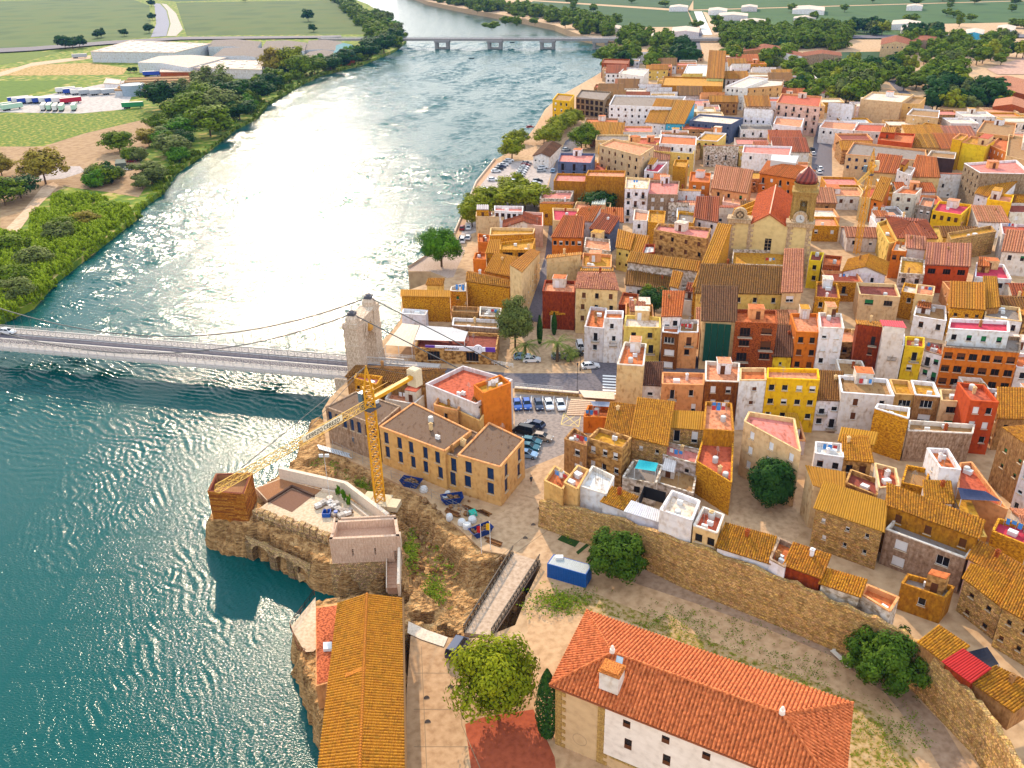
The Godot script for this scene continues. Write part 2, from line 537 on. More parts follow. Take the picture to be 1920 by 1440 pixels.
# a wall from a to b (left to right seen from outside), y0 up to y1, with rectangular openings [x, y, w, h] measured from a and y0
func wall(mb: MB, a: Vector3, b: Vector3, y0: float, y1: float, holes: Array, deep := 0.28):
	a.y = y0
	b.y = y0
	var r := b - a
	var L := r.length()
	r /= L
	var H := y1 - y0
	var nn := r.cross(Vector3.UP)
	var at := func(x, y, z): return a + r * x + Vector3.UP * y - nn * z
	if holes.is_empty():
		mb.quad(at.call(0, 0, 0), at.call(L, 0, 0), at.call(L, H, 0), at.call(0, H, 0))
		return
	var xs := [0.0, L]
	var ys := [0.0, H]
	for h in holes:
		xs.append_array([h[0], h[0] + h[2]])
		ys.append_array([h[1], h[1] + h[3]])
	xs.sort()
	ys.sort()
	for i in xs.size() - 1:
		if xs[i + 1] - xs[i] < 0.001:
			continue
		var run := -1.0
		for j in ys.size():
			var solid := j < ys.size() - 1
			if solid:
				var cx: float = (xs[i] + xs[i + 1]) * 0.5
				var cy: float = (ys[j] + ys[j + 1]) * 0.5
				for h in holes:
					if cx > h[0] and cx < h[0] + h[2] and cy > h[1] and cy < h[1] + h[3]:
						solid = false
						break
			if solid and run < 0:
				run = ys[j]
			elif not solid and run >= 0:
				if ys[j] - run > 0.001:
					mb.quad(at.call(xs[i], run, 0), at.call(xs[i + 1], run, 0), at.call(xs[i + 1], ys[j], 0), at.call(xs[i], ys[j], 0))
				run = -1.0
	for h in holes:
		var x0: float = h[0]
		var x1: float = x0 + h[2]
		var b0: float = h[1]
		var b1: float = b0 + h[3]
		mb.quad(at.call(x0, b0, 0), at.call(x0, b0, deep), at.call(x0, b1, deep), at.call(x0, b1, 0))
		mb.quad(at.call(x1, b0, deep), at.call(x1, b0, 0), at.call(x1, b1, 0), at.call(x1, b1, deep))
		mb.quad(at.call(x0, b1, 0), at.call(x0, b1, deep), at.call(x1, b1, deep), at.call(x1, b1, 0))
		mb.quad(at.call(x0, b0, deep), at.call(x0, b0, 0), at.call(x1, b0, 0), at.call(x1, b0, deep))

# window code «3x2w»: columns x rows from the top, then letters (b balcony, w white blinds, k brown shutters, s small, t tall, g wide, l blue glass, d deep dark)
func plan_windows(code: String, L: float, H: float) -> Array:
	var out := []
	if code == "":
		return out
	var re := RegEx.create_from_string("(\\d+)x(\\d+)([a-z]*)")
	var m := re.search(code)
	var cols := int(m.get_string(1))
	var rows := int(m.get_string(2))
	var op := m.get_string(3)
	var w := 1.0
	var h := 1.35
	if "s" in op:
		w = 0.7
		h = 0.8
	if "t" in op:
		w = 1.15
		h = 2.4
	if "g" in op:
		w = 2.0
		h = 1.5
	if "d" in op:
		w = 2.6
		h = 2.2
	var fl := 3.0
	w = minf(w * rng.randf_range(0.88, 1.15), L / cols * 0.66)
	h *= rng.randf_range(0.92, 1.12)
	var kind: String = ["white", "white", "brown", "white", "green", "brown"][rng.randi() % 6]
	if w < 0.35:
		return out
	for r in rows:
		var cy := H - 1.9 - r * fl
		if cy - h / 2 < 0.3:
			break
		for c in cols:
			var cx := L * (c + 0.5) / cols + (rng.randf() - 0.5) * 0.25 * (L / cols - w)
			var bal := "b" in op and (c + r) % 2 == 0
			var hh := h
			var yy := cy - h / 2
			if bal:
				hh = 2.1
				yy = cy - 1.45
				if yy < 0.3:
					continue
			w = round(w * 10) / 10
			hh = round(hh * 10) / 10
			var shut := 0.0
			var style := "white"
			if "k" in op:
				style = "brown"
				shut = 1.0 if rng.randf() < 0.6 else 0.0
			elif "w" in op:
				shut = [0.0, 0.5, 0.9, 1.0][rng.randi() % 4]
			elif "l" in op:
				style = "blue"
			elif "d" in op:
				style = "brown"
			else:
				style = kind
				shut = 0.0 if rng.randf() < 0.55 else rng.randf_range(0.2, 0.9)
			out.append([clampf(cx - w / 2, 0.15, L - w - 0.15), yy, w, hh, style, bal, shut])
	return out

var LANDMARKS := []
var NUM := ["", "one-storey", "two-storey", "three-storey", "four-storey", "five-storey", "six-storey"]

func near_what(p: Vector3) -> String:
	var best := ""
	var bd := 1e9
	for l in LANDMARKS:
		var d: float = Vector2(p.x - l[1].x, p.z - l[1].z).length() * l[2]
		if d < bd:
			bd = d
			best = l[0]
	return best

func mark(pts: PackedVector3Array, grow := 0.0):
	var p2 := PackedVector2Array()
	for p in pts:
		p2.append(Vector2(p.x, p.z))
	if grow != 0.0:
		var g := Geometry2D.offset_polygon(p2, grow)
		if g.size():
			p2 = g[0]
	var r := Rect2(p2[0], Vector2.ZERO)
	for p in p2:
		r = r.expand(p)
	for x in range(int(floor(r.position.x / 2)), int(ceil(r.end.x / 2)) + 1):
		for z in range(int(floor(r.position.y / 2)), int(ceil(r.end.y / 2)) + 1):
			if Geometry2D.is_point_in_polygon(Vector2(x * 2, z * 2), p2):
				occupied[Vector2i(x, z)] = true

# px: front-left, front-right, back-right (and back-left) corners of the eaves or parapet, hgt metres above the ground
func house(px: Array, hgt: float, wk: String, rt: String, rk: String, wins := "", extra := "", note := "", ground := G) -> Node3D:
	var top := ground + hgt
	var A := P(px[0], px[1], top)
	var B := P(px[2], px[3], top)
	var C := P(px[4], px[5], top)
	var D := P(px[6], px[7], top) if px.size() > 6 else A + C - B
	return house_at(A, B, C, D, ground, wk, rt, rk, wins, extra, note)

func house_at(A: Vector3, B: Vector3, C: Vector3, D: Vector3, ground: float, wk: String, rt: String, rk: String, wins := "", extra := "", note := "") -> Node3D:
	var top := A.y
	var H := top - ground
	var o := (A + B + C + D) * 0.25
	o.y = ground
	var d := zdist(o)
	mark(PackedVector3Array([A, B, C, D]), 0.6)
	var storeys := clampi(int(round(H / 3.1)), 1, 6)
	var wd := (B - A).length()
	var where := near_what(o)
	var label := note
	if label == "":
		label = "%s %s house with %s %s" % [NUM[storeys], PAL[wk][0], FLOORS[rk][0], where]
		if labels.has(label):
			label = "%s %s %s house with %s %s" % ["narrow" if wd < 7.0 else ("wide" if wd > 13.0 else "mid-size"), NUM[storeys], PAL[wk][0], FLOORS[rk][0], where]
	labels[label] = labels.get(label, 0) + 1
	var root := thing("town_house", label, "house", o, "houses of the old town")
	var wm := wall_mat(wk)
	var w := new_mb(o)
	var age := rng.randf_range(0.86, 1.05)
	w.col = Color(age, age * rng.randf_range(0.95, 1.03), age * rng.randf_range(0.9, 1.05))
	var fronts := [[A, B, wins], [B, C, ""], [C, D, ""], [D, A, ""]]
	if "L" in extra:
		fronts[3][2] = extra.get_slice("L", 1).get_slice("R", 0).get_slice(" ", 0)
	elif wins != "" and (D - A).length() > 6 and rng.randf() < 0.6:
		fronts[3][2] = "%dx%ds" % [1 + rng.randi() % 2, 1 + rng.randi() % 2]
	if "R" in extra:
		fronts[1][2] = extra.get_slice("R", 1).get_slice(" ", 0)
	elif wins != "" and (C - B).length() > 7 and rng.randf() < 0.4:
		fronts[1][2] = "2x%d" % (1 + rng.randi() % 2)
	for f in fronts:
		var a: Vector3 = f[0]
		var b: Vector3 = f[1]
		var L := Vector2(b.x - a.x, b.z - a.z).length()
		var wl := plan_windows(f[2], L, H)
		wall(w, a, b, ground, top, wl)
		var r := Vector3(b.x - a.x, 0, b.z - a.z).normalized()
		var nn := r.cross(Vector3.UP)
		for k in wl:
			add_window(root, Transform3D(Basis(r, Vector3.UP, nn), Vector3(a.x, ground, a.z) + r * (k[0] + k[2] / 2) + Vector3.UP * (k[1] + k[3] / 2) - o), k[2], k[3], k[4], k[5], k[6], d)
	var u := (B - A).normalized()
	var vv := (D - A).normalized()
	var uc := (C - D).normalized()
	var vc := (C - B).normalized()
	var U := Vector3.UP
	if rt == "f":
		part("wall", w, wm, root)
		var th := 0.28
		var fl := 0.75 if rk != "gravelf" else 0.14
		var a2 := A + (u + vv) * th
		var b2 := B + (-u + vc) * th
		var c2 := C + (-uc - vc) * th
		var d2 := D + (uc - vv) * th
		var rim := new_mb(o)
		var q := [A, B, C, D]
		var q2 := [a2, b2, c2, d2]
		var ov := 0.06
		for i in 4:
			var j := (i + 1) % 4
			var out: Vector3 = ((q[j] - q[i]).normalized()).cross(U) * ov
			rim.quad(q[i] + U * 0.08 + out, q[j] + U * 0.08 + out, q2[j] + U * 0.08, q2[i] + U * 0.08)
			rim.quad(q[i] - U * 0.12 + out, q[j] - U * 0.12 + out, q[j] + U * 0.08 + out, q[i] + U * 0.08 + out)
			rim.quad(q2[j] - U * fl, q2[i] - U * fl, q2[i] + U * 0.08, q2[j] + U * 0.08)
		part("parapet", rim, wm if rng.randf() < 0.72 else wall_mat(["white", "offwhite", "cream", "taupe", "salmon"][rng.randi() % 5]), root)
		var fb := new_mb(o)
		fb.quad(a2 - U * fl, b2 - U * fl, c2 - U * fl, d2 - U * fl)
		part("roof_terrace", fb, roof_mat(rk), root)
		if not "nohut" in extra and ("hut" in extra or (wd > 6.0 and wd < 22.0 and rng.randf() < 0.3)):
			var s := Vector3(minf(3.2, wd * 0.4), 2.3, minf(3.0, (D - A).length() * 0.4))
			var ce := a2.lerp(b2, rng.randf_range(0.25, 0.75)).lerp(d2.lerp(c2, 0.5), rng.randf_range(0.6, 1.3)) - U * (fl - s.y / 2)
			var hb := new_mb(o)
			var bs := Basis(u, U, -vv.slide(u).normalized())
			hb.box(ce, s, bs)
			hb.box(ce + U * (s.y / 2 + 0.05), Vector3(s.x + 0.3, 0.1, s.z + 0.3), bs)
			var ht := part("roof_hut", hb, wall_mat(["white", "white", "offwhite", "cream", "salmon"][rng.randi() % 5]), root)
			var rb := new_mb(o)
			rb.box(ce + U * (s.y / 2 + 0.13), Vector3(s.x + 0.1, 0.05, s.z + 0.1), bs)
			part("roof", rb, roof_mat(["salmonf", "ochref", "terra", "palef"][rng.randi() % 4]), ht)
			put("door", win_mesh("blind", 0.9, 1.9, "brown" if rng.randf() < 0.5 else "white"), ht, Transform3D(bs, ce - o + bs.z * (s.z / 2 + 0.02) + bs.x * rng.randf_range(-0.8, 0.8) - U * 0.2))
		if rk != "gravelf" and note == "" and wd > 5.5 and wd < 16 and d < 420 and rng.randf() < 0.42:
			# a room or lean-to over part of the terrace
			var f0 := 0.0 if rng.randf() < 0.5 else rng.randf_range(0.45, 0.6)
			var f1 := f0 + rng.randf_range(0.38, 0.5)
			var g0 := rng.randf_range(0.3, 0.55)
			var rh := rng.randf_range(1.7, 2.8)
			var c0 := a2.lerp(b2, f0).lerp(d2.lerp(c2, f0), g0)
			var c1 := a2.lerp(b2, f1).lerp(d2.lerp(c2, f1), g0)
			var c3 := d2.lerp(c2, f0)
			var c4 := d2.lerp(c2, f1)
			var lift := U * (rh - fl)
			var rm := new_mb(o)
			rm.col = w.col
			for e in [[c0, c1], [c1, c4], [c4, c3], [c3, c0]]:
				rm.quad(e[0] - U * fl, e[1] - U * fl, e[1] + lift, e[0] + lift)
			var room := part("roof_room", rm, wm if rng.randf() < 0.5 else wall_mat(["white", "offwhite", "stain", "cream", "old", "gold"][rng.randi() % 6]), root)
			if rng.randf() < 0.5:
				tile_roof("roof", room, [[c0 + lift - vv * 0.4 - U * 0.1, c1 + lift - vc * 0.4 - U * 0.1, c4 + lift + U * 0.5, c3 + lift + U * 0.5]], ["tile", "otile", "dtile", "osheet", "wsheet", "rtile"][rng.randi() % 6], o, d)
			else:
				var rf := new_mb(o)
				rf.hexa([c0 + lift, c1 + lift, c4 + lift, c3 + lift, c0 + lift + U * 0.15, c1 + lift + U * 0.15, c4 + lift + U * 0.15, c3 + lift + U * 0.15])
				part("roof", rf, roof_mat(["salmonf", "ochref", "terra", "palef", "redf"][rng.randi() % 5]), room)
			var cd := (c1 - c0).normalized()
			put("door", win_mesh("blind", 0.9, 1.6, "brown"), room, Transform3D(Basis(cd, U, cd.cross(U)), (c0 + c1) * 0.5 - o + U * (0.85 - fl) + cd.cross(U) * 0.03))
		if d < 330:
			for k in rng.randi() % (6 if d < 230 else 4):
				clutter(root, a2.lerp(b2, rng.randf_range(0.1, 0.9)).lerp(d2.lerp(c2, 0.5), rng.randf_range(0.1, 0.9)) - U * fl - o, u)
	else:
		var ov := 0.35
		var gb := new_mb(o)
		var quads := []
		var hip := false
		var dep := ((D - A).length() + (C - B).length()) * 0.5
		var fo := -vv * ov
		if rt == "s":                    # low at the front
			var rise := U * dep * 0.24
			quads = [[A - u * ov + fo - U * 0.08, B + u * ov - vc * ov - U * 0.08, C + rise + u * ov, D + rise - u * ov]]
			gb.tri(B, C, C + rise)
			gb.tri(D, A, D + rise)
			gb.quad(C, D, D + rise, C + rise)
		elif rt == "b":                  # low at the back
			var rise := U * dep * 0.2
			quads = [[C + u * ov, D - u * ov, A + rise - u * ov, B + rise + u * ov]]
			gb.quad(A, B, B + rise, A + rise)
			gb.tri(B, C, B + rise)
			gb.tri(D, A, A + rise)
		elif rt == "g":
			var rise := U * dep * 0.16
			var m0 := (A + D) * 0.5 + rise
			var m1 := (B + C) * 0.5 + rise
			quads = [[A - u * ov + fo - U * 0.1, B + u * ov - vc * ov - U * 0.1, m1 + u * ov, m0 - u * ov], [C + u * ov + vc * ov - U * 0.1, D - u * ov + vv * ov - U * 0.1, m0 - u * ov, m1 + u * ov]]
			gb.tri(B, C, m1)
			gb.tri(D, A, m0)
		elif rt == "p":
			var rise := U * wd * 0.18
			var m0 := (A + B) * 0.5 + rise
			var m1 := (C + D) * 0.5 + rise
			quads = [[B - vc * ov + u * ov - U * 0.1, C + vc * ov + u * ov - U * 0.1, m1 + vc * ov, m0 - vc * ov], [D + vv * ov - u * ov - U * 0.1, A - vv * ov - u * ov - U * 0.1, m0 - vv * ov, m1 + vv * ov]]
			gb.tri(A, B, m0)
			gb.tri(C, D, m1)
		elif rt == "h":
			hip = true
			var a3 := A - (u + vv) * ov
			var b3 := B + (u - vc) * ov
			var c3 := C + (uc + vc) * ov
			var d3 := D + (vv - uc) * ov
			var rise := U * minf(dep, wd) * 0.17
			var m0 := (a3 + d3) * 0.5
			var m1 := (b3 + c3) * 0.5
			var ins := minf(0.45, minf(dep, wd) * 0.5 / wd)
			var k0 := m0.lerp(m1, ins) + rise
			var k1 := m1.lerp(m0, ins) + rise
			quads = [[a3, b3, k1, k0], [c3, d3, k0, k1], [b3, c3, k1, k1], [d3, a3, k0, k0]]
		if gb.v.size():
			w.v.append_array(gb.v)
			w.n.append_array(gb.n)
			w.c.append_array(gb.c)
		part("wall", w, wm, root)
		tile_roof("roof", root, quads, rk, o, d, hip)
		if d < 330 and rng.randf() < 0.6 and not rk.ends_with("sheet"):
			clutter(root, (A + B + C + D) * 0.25 + vv * dep * 0.2 + u * wd * rng.randf_range(-0.3, 0.3) - o + U * dep * 0.1, u, 0)
	return root

func clutter(root: Node3D, p: Vector3, u: Vector3, pick := -1):
	var k: int = [0, 1, 2, 3, 5, 0, 1, 2, 4, 1][rng.randi() % 10] if pick < 0 else pick
	var mb := MB.new()
	var bs := Basis(u, Vector3.UP, u.cross(Vector3.UP))
	if k == 0:
		mb.box(p + Vector3(0, 0.6, 0), Vector3(0.5, 1.3, 0.5), bs)
		mb.box(p + Vector3(0, 1.3, 0), Vector3(0.66, 0.1, 0.66), bs)
		mb.box(p + Vector3(0, 1.45, 0), Vector3(0.3, 0.2, 0.3), bs)
		part("chimney", mb, wall_mat(["white", "cream", "brick", "tan"][rng.randi() % 4]), root)
	elif k == 1:
		mb.tube(p, p + Vector3(0, 2.8, 0), 0.03, 0.025, 5)
		for i in 4:
			mb.bar(p + Vector3(0, 2.0 + i * 0.22, 0) - u * (0.5 - i * 0.08), p + Vector3(0, 2.0 + i * 0.22, 0) + u * (0.5 - i * 0.08), 0.03)
		part("aerial", mb, M("aerial_grey", Color("8a8884"), "", 1, 0.5), root)
	elif k == 2:
		mb.box(p + Vector3(0, 0.4, 0), Vector3(0.9, 0.65, 0.4), bs)
		mb.box(p + Vector3(0, 0.06, 0), Vector3(0.8, 0.1, 0.5), bs)
		part("air_conditioner", mb, M("appliance_white", Color("d4d2ce"), "", 1, 0.5), root)
	elif k == 3:
		mb.lathe(p, [[0.0, 0.0], [0.5, 0.0], [0.52, 0.9], [0.45, 1.05], [0.0, 1.1]], 10)
		part("water_tank", mb, M("tank_pale", Color("b8b4ae"), "", 1, 0.6), root)
	elif k == 4:
		for s in [-1, 1]:
			mb.bar(p + u * s * 1.4, p + u * s * 1.4 + Vector3(0, 1.7, 0), 0.05)
		mb.bar(p - u * 1.4 + Vector3(0, 1.65, 0), p + u * 1.4 + Vector3(0, 1.65, 0), 0.03)
		var l := part("clothes_line", mb, M("aerial_grey", Color("8a8884"), "", 1, 0.5), root)
		for i in 3:
			var c := MB.new()
			var h := rng.randf_range(0.6, 1.1)
			c.box(p + u * (-0.9 + i * 0.85) + Vector3(0, 1.64 - h / 2, 0), Vector3(rng.randf_range(0.5, 0.75), h, 0.03), bs)
			part("laundry", c, [M("cloth_blue", Color("3f7fc0"), "", 1, 0.9), M("cloth_white", Color("d8d6d4"), "", 1, 0.9), M("cloth_red", Color("b03a36"), "", 1, 0.9)][rng.randi() % 3], l)
	else:
		mb.box(p + Vector3(0, 0.35, 0), Vector3(1.3, 0.7, 0.9), bs)
		part("skylight", mb, M("appliance_white", Color("d4d2ce"), "", 1, 0.5), root)

# ---------------------------------------------------------------- plants
func leaf(mb: MB, p: Vector3, nn: Vector3, s: float):
	var a := nn.cross(Vector3(rng.randf() - 0.5, rng.randf() - 0.5, rng.randf() - 0.5)).normalized()
	var b := nn.cross(a)
	var v := [p - a * s, p - b * s * 0.55, p + a * s, p + b * s * 0.55]
	mb.v.append_array([v[0], v[2], v[1], v[0], v[3], v[2]])
	for i in 6:
		mb.n.append(nn)
		mb.c.append(mb.col)

func crown(key: String, r: Vector3, clumps: int, leaves: int, size: float, c0: Color, c1: Color, hang := 0.0) -> Mesh:
	if meshes.has(key):
		return meshes[key]
	var mb := MB.new()
	var seed_ := hash(key)
	rng.seed = seed_
	var m := minf(r.x, minf(r.y, r.z))
	for k in clumps:
		var dir := Vector3(rng.randfn(), rng.randfn(), rng.randfn()).normalized()
		var rad := pow(rng.randf(), 0.36)
		var cr := rng.randf_range(0.22, 0.36)
		rad *= 1.0 - cr * (0.72 if rng.randf() < 0.8 else 0.15)
		var ce := Vector3(dir.x * r.x, dir.y * r.y, dir.z * r.z) * rad
		if dir.y < -0.5:
			ce.y *= 0.75
		cr *= m
		var tone := rng.randf()
		for l in leaves / clumps:
			var d := Vector3(rng.randfn(), rng.randfn() + 0.2, rng.randfn()).normalized()
			var p := ce + d * cr * rng.randf_range(0.6, 1.15)
			mb.col = c0.lerp(c1, clampf(tone * 0.55 + rng.randf() * 0.45, 0, 1))
			var og := Vector3(p.x / r.x, p.y / r.y, p.z / r.z)
			leaf(mb, p, (d + og * 0.5 + Vector3(rng.randf() - 0.5, rng.randf() - 0.3, rng.randf() - 0.5) * 0.9).normalized(), size * rng.randf_range(0.7, 1.3))
	meshes[key] = mb.mesh(leaf_mat())
	rng.seed = seed_ + 7
	return meshes[key]

func leaf_mat() -> StandardMaterial3D:
	if not mats.has("leaf"):
		var m := M("leaf", Color.WHITE, "", 1, 0.7)
		m.backlight_enabled = true
		m.metallic_specular = 0.15
		m.backlight = Color(0.36, 0.42, 0.08)
		m.cull_mode = BaseMaterial3D.CULL_DISABLED
	return mats.leaf

func bark() -> StandardMaterial3D:
	return M("bark", Color("6e5a44"), "stain", 0.8, 0.95)

# linear leaf colours: darker and lighter
var LEAF := {"park": [Color(0.02, 0.052, 0.006), Color(0.085, 0.135, 0.012)], "lime": [Color(0.09, 0.12, 0.006), Color(0.30, 0.29, 0.012)], "dark": [Color(0.010, 0.036, 0.008), Color(0.045, 0.10, 0.016)], "green": [Color(0.025, 0.085, 0.004), Color(0.12, 0.24, 0.010)],
	"olive": [Color(0.05, 0.068, 0.016), Color(0.18, 0.20, 0.045)], "leaf": [Color(0.04, 0.085, 0.004), Color(0.18, 0.22, 0.010)], "autumn": [Color(0.14, 0.11, 0.01), Color(0.34, 0.24, 0.03)],
	"reed": [Color(0.08, 0.15, 0.004), Color(0.32, 0.38, 0.015)]}

func tree(at: Vector3, rad: float, high: float, tone: String, label: String, group := "", called := "tree", level := 1) -> Node3D:
	var t := thing(called, label, "tree", at, group)
	var low := called != "tree"
	var cy := high * (0.44 if low else 0.56)
	var ry := high * (0.52 if low else 0.45)
	var variant := rng.randi() % 4
	var cm: Mesh
	var c = LEAF[tone]
	if level == 2:
		cm = crown("crown_%s_%s" % [tone, t.name], Vector3(rad, ry, rad), 80, 14000, 0.27, c[0], c[1])
		put("crown", cm, t, Transform3D(Basis(), Vector3(0, cy, 0)))
	else:
		cm = crown("crown_%s_%d_%d" % [tone, level, variant], Vector3(1, 1, 1), 46 if level == 1 else 26, 3600 if level == 1 else 1300, 0.085 if level == 1 else 0.15, c[0], c[1])
		put("crown", cm, t, Transform3D(Basis(Vector3.UP, rng.randf() * TAU).scaled_local(Vector3(rad, ry, rad)), Vector3(0, cy, 0)))
	var tk := "trunk_%d" % variant
	if not meshes.has(tk):
		var mb := MB.new()
		mb.tube(Vector3(0, -0.05, 0), Vector3(0.02, 0.5, 0), 0.05, 0.034, 7)
		for i in 5:
			var a := TAU * i / 5 + variant
			mb.tube(Vector3(0.01, 0.36 + 0.03 * i, 0), Vector3(cos(a) * 0.22, 0.62 + 0.04 * (i % 3), sin(a) * 0.22), 0.022, 0.008, 5)
		meshes[tk] = mb.mesh(bark())
	var s := minf(rad * 1.1, high * 0.6)
	put("trunk", meshes[tk], t, Transform3D(Basis().scaled(Vector3(s, high, s)), Vector3.ZERO))
	return t

func cypress(at: Vector3, rad: float, high: float, label: String):
	var t := thing("cypress_tree", label, "tree", at)
	var mb := MB.new()
	for i in 2600:
		var y := pow(rng.randf(), 0.9)
		var a := rng.randf() * TAU
		var r := rad * sin(PI * clampf(0.12 + y * 0.88, 0, 1)) ** 0.7 * rng.randf_range(0.75, 1.05)
		mb.col = LEAF.dark[0].lerp(LEAF.dark[1], rng.randf())
		leaf(mb, Vector3(cos(a) * r, 0.3 + y * (high - 0.3), sin(a) * r), Vector3(cos(a), 0.3, sin(a)).normalized(), 0.22)
	part("crown", mb, leaf_mat(), t)
	var tr := MB.new()
	tr.tube(Vector3.ZERO, Vector3(0, high * 0.8, 0), rad * 0.3, 0.05, 6)
	part("trunk", tr, bark(), t)

func palm(at: Vector3, high: float, rad: float, label: String):
	var t := thing("palm_tree", label, "tree", at, "palms beside the bridge road")
	var tr := MB.new()
	for i in 6:
		tr.tube(Vector3(0, high * i / 6.0, 0), Vector3(0, high * (i + 1) / 6.0, 0), 0.42 - 0.02 * i, 0.34 - 0.02 * i, 8)
	part("trunk", tr, bark(), t)
	for f in 26:
		var a := TAU * f / 26.0 * 2.4
		var lift := rng.randf_range(-0.15, 1.1)
		var mb := MB.new()
		var p := Vector3(0, high, 0)
		var dir := Vector3(cos(a) * cos(lift), sin(lift), sin(a) * cos(lift))
		var side := dir.cross(Vector3.UP).normalized()
		for s in 9:
			var q := p + dir * rad / 9.0
			dir = (dir + Vector3(0, -0.16, 0)).normalized()
			mb.col = Color(0.06, 0.10, 0.015).lerp(Color(0.22, 0.24, 0.05), rng.randf())
			var wl: float = 0.62 * sin(PI * (s + 1.2) / 11.0)
			for e in [-1, 1]:
				for h in 2:
					var b := p.lerp(q, h * 0.5)
					var tip: Vector3 = b + side * e * wl + dir * 0.35 - Vector3(0, 0.18, 0)
					mb.tri(b, b + dir * 0.14, tip)
			mb.bar(p, q, 0.04)
			p = q
		part("frond", mb, leaf_mat(), t)

# ---------------------------------------------------------------- vehicles
func car_mesh(piece: String, van: bool) -> MB:
	var mb := MB.new()
	var W := 0.88
	if piece == "body":
		# side profile: x along, y up; lower hull then shoulders
		var pr := [[-2.1, 0.35, 0.62], [-2.05, 0.32, 0.86], [-1.2, 0.28, 0.98], [0.9, 0.28, 0.98], [1.75, 0.30, 0.82], [2.1, 0.34, 0.60]]
		if van:
			pr = [[-2.2, 0.35, 1.0], [-2.15, 0.3, 1.1], [-1.2, 0.28, 1.12], [1.2, 0.28, 1.12], [1.9, 0.3, 0.95], [2.2, 0.34, 0.65]]
		for i in pr.size() - 1:
			var a = pr[i]
			var b = pr[i + 1]
			var wa := W * (0.86 if i == 0 else 1.0)
			var wb := W * (0.84 if i == pr.size() - 2 else 1.0)
			mb.quad(Vector3(a[0], a[1], wa), Vector3(b[0], b[1], wb), Vector3(b[0], b[2], wb * 0.96), Vector3(a[0], a[2], wa * 0.96))
			mb.quad(Vector3(b[0], b[1], -wb), Vector3(a[0], a[1], -wa), Vector3(a[0], a[2], -wa * 0.96), Vector3(b[0], b[2], -wb * 0.96))
			mb.quad(Vector3(a[0], a[2], wa * 0.96), Vector3(b[0], b[2], wb * 0.96), Vector3(b[0], b[2], -wb * 0.96), Vector3(a[0], a[2], -wa * 0.96))
			mb.quad(Vector3(a[0], a[1], -wa), Vector3(b[0], b[1], -wb), Vector3(b[0], b[1], wb), Vector3(a[0], a[1], wa))
		var e = pr[0]
		mb.quad(Vector3(e[0], e[1], -W * 0.86), Vector3(e[0], e[1], W * 0.86), Vector3(e[0], e[2], W * 0.83), Vector3(e[0], e[2], -W * 0.83))
		e = pr[-1]
		mb.quad(Vector3(e[0], e[1], W * 0.84), Vector3(e[0], e[1], -W * 0.84), Vector3(e[0], e[2], -W * 0.81), Vector3(e[0], e[2], W * 0.81))
		var ry := 1.46 if not van else 1.95
		var x0 := -1.45 if not van else -2.05
		var x1 := 0.25 if not van else 0.9
		mb.hexa([Vector3(x0, ry - 0.07, 0.62), Vector3(x1, ry - 0.07, 0.62), Vector3(x1, ry - 0.07, -0.62), Vector3(x0, ry - 0.07, -0.62), Vector3(x0 + 0.06, ry, 0.56), Vector3(x1 - 0.06, ry, 0.56), Vector3(x1 - 0.06, ry, -0.56), Vector3(x0 + 0.06, ry, -0.56)])
		for s in [-1, 1]:
			for x in [[x0, -1.85 if not van else -2.14], [(x0 + x1) / 2, (x0 + x1) / 2], [x1, 1.0 if not van else 1.6]]:
				mb.bar(Vector3(x[0], ry - 0.04, s * 0.61), Vector3(x[1], 0.97 if not van else 1.1, s * 0.80), 0.09)
	elif piece == "window":
		var ry := 1.43 if not van else 1.92
		var y0 := 0.93 if not van else 1.08
		var a := [-1.8 if not van else -2.12, 0.95 if not van else 1.55, -1.42 if not van else -2.02, 0.22 if not van else 0.87]
		mb.hexa([Vector3(a[0], y0, 0.79), Vector3(a[1], y0, 0.79), Vector3(a[1], y0, -0.79), Vector3(a[0], y0, -0.79), Vector3(a[2], ry, 0.58), Vector3(a[3], ry, 0.58), Vector3(a[3], ry, -0.58), Vector3(a[2], ry, -0.58)])
	elif piece == "wheel":
		mb.tube(Vector3(0, 0, -0.11), Vector3(0, 0, 0.11), 0.32, 0.32, 12)
	elif piece == "rim":
		mb.tube(Vector3(0, 0, -0.12), Vector3(0, 0, 0.12), 0.18, 0.18, 8)
	elif piece == "headlight":
		mb.box(Vector3.ZERO, Vector3(0.1, 0.14, 0.36))
	return mb

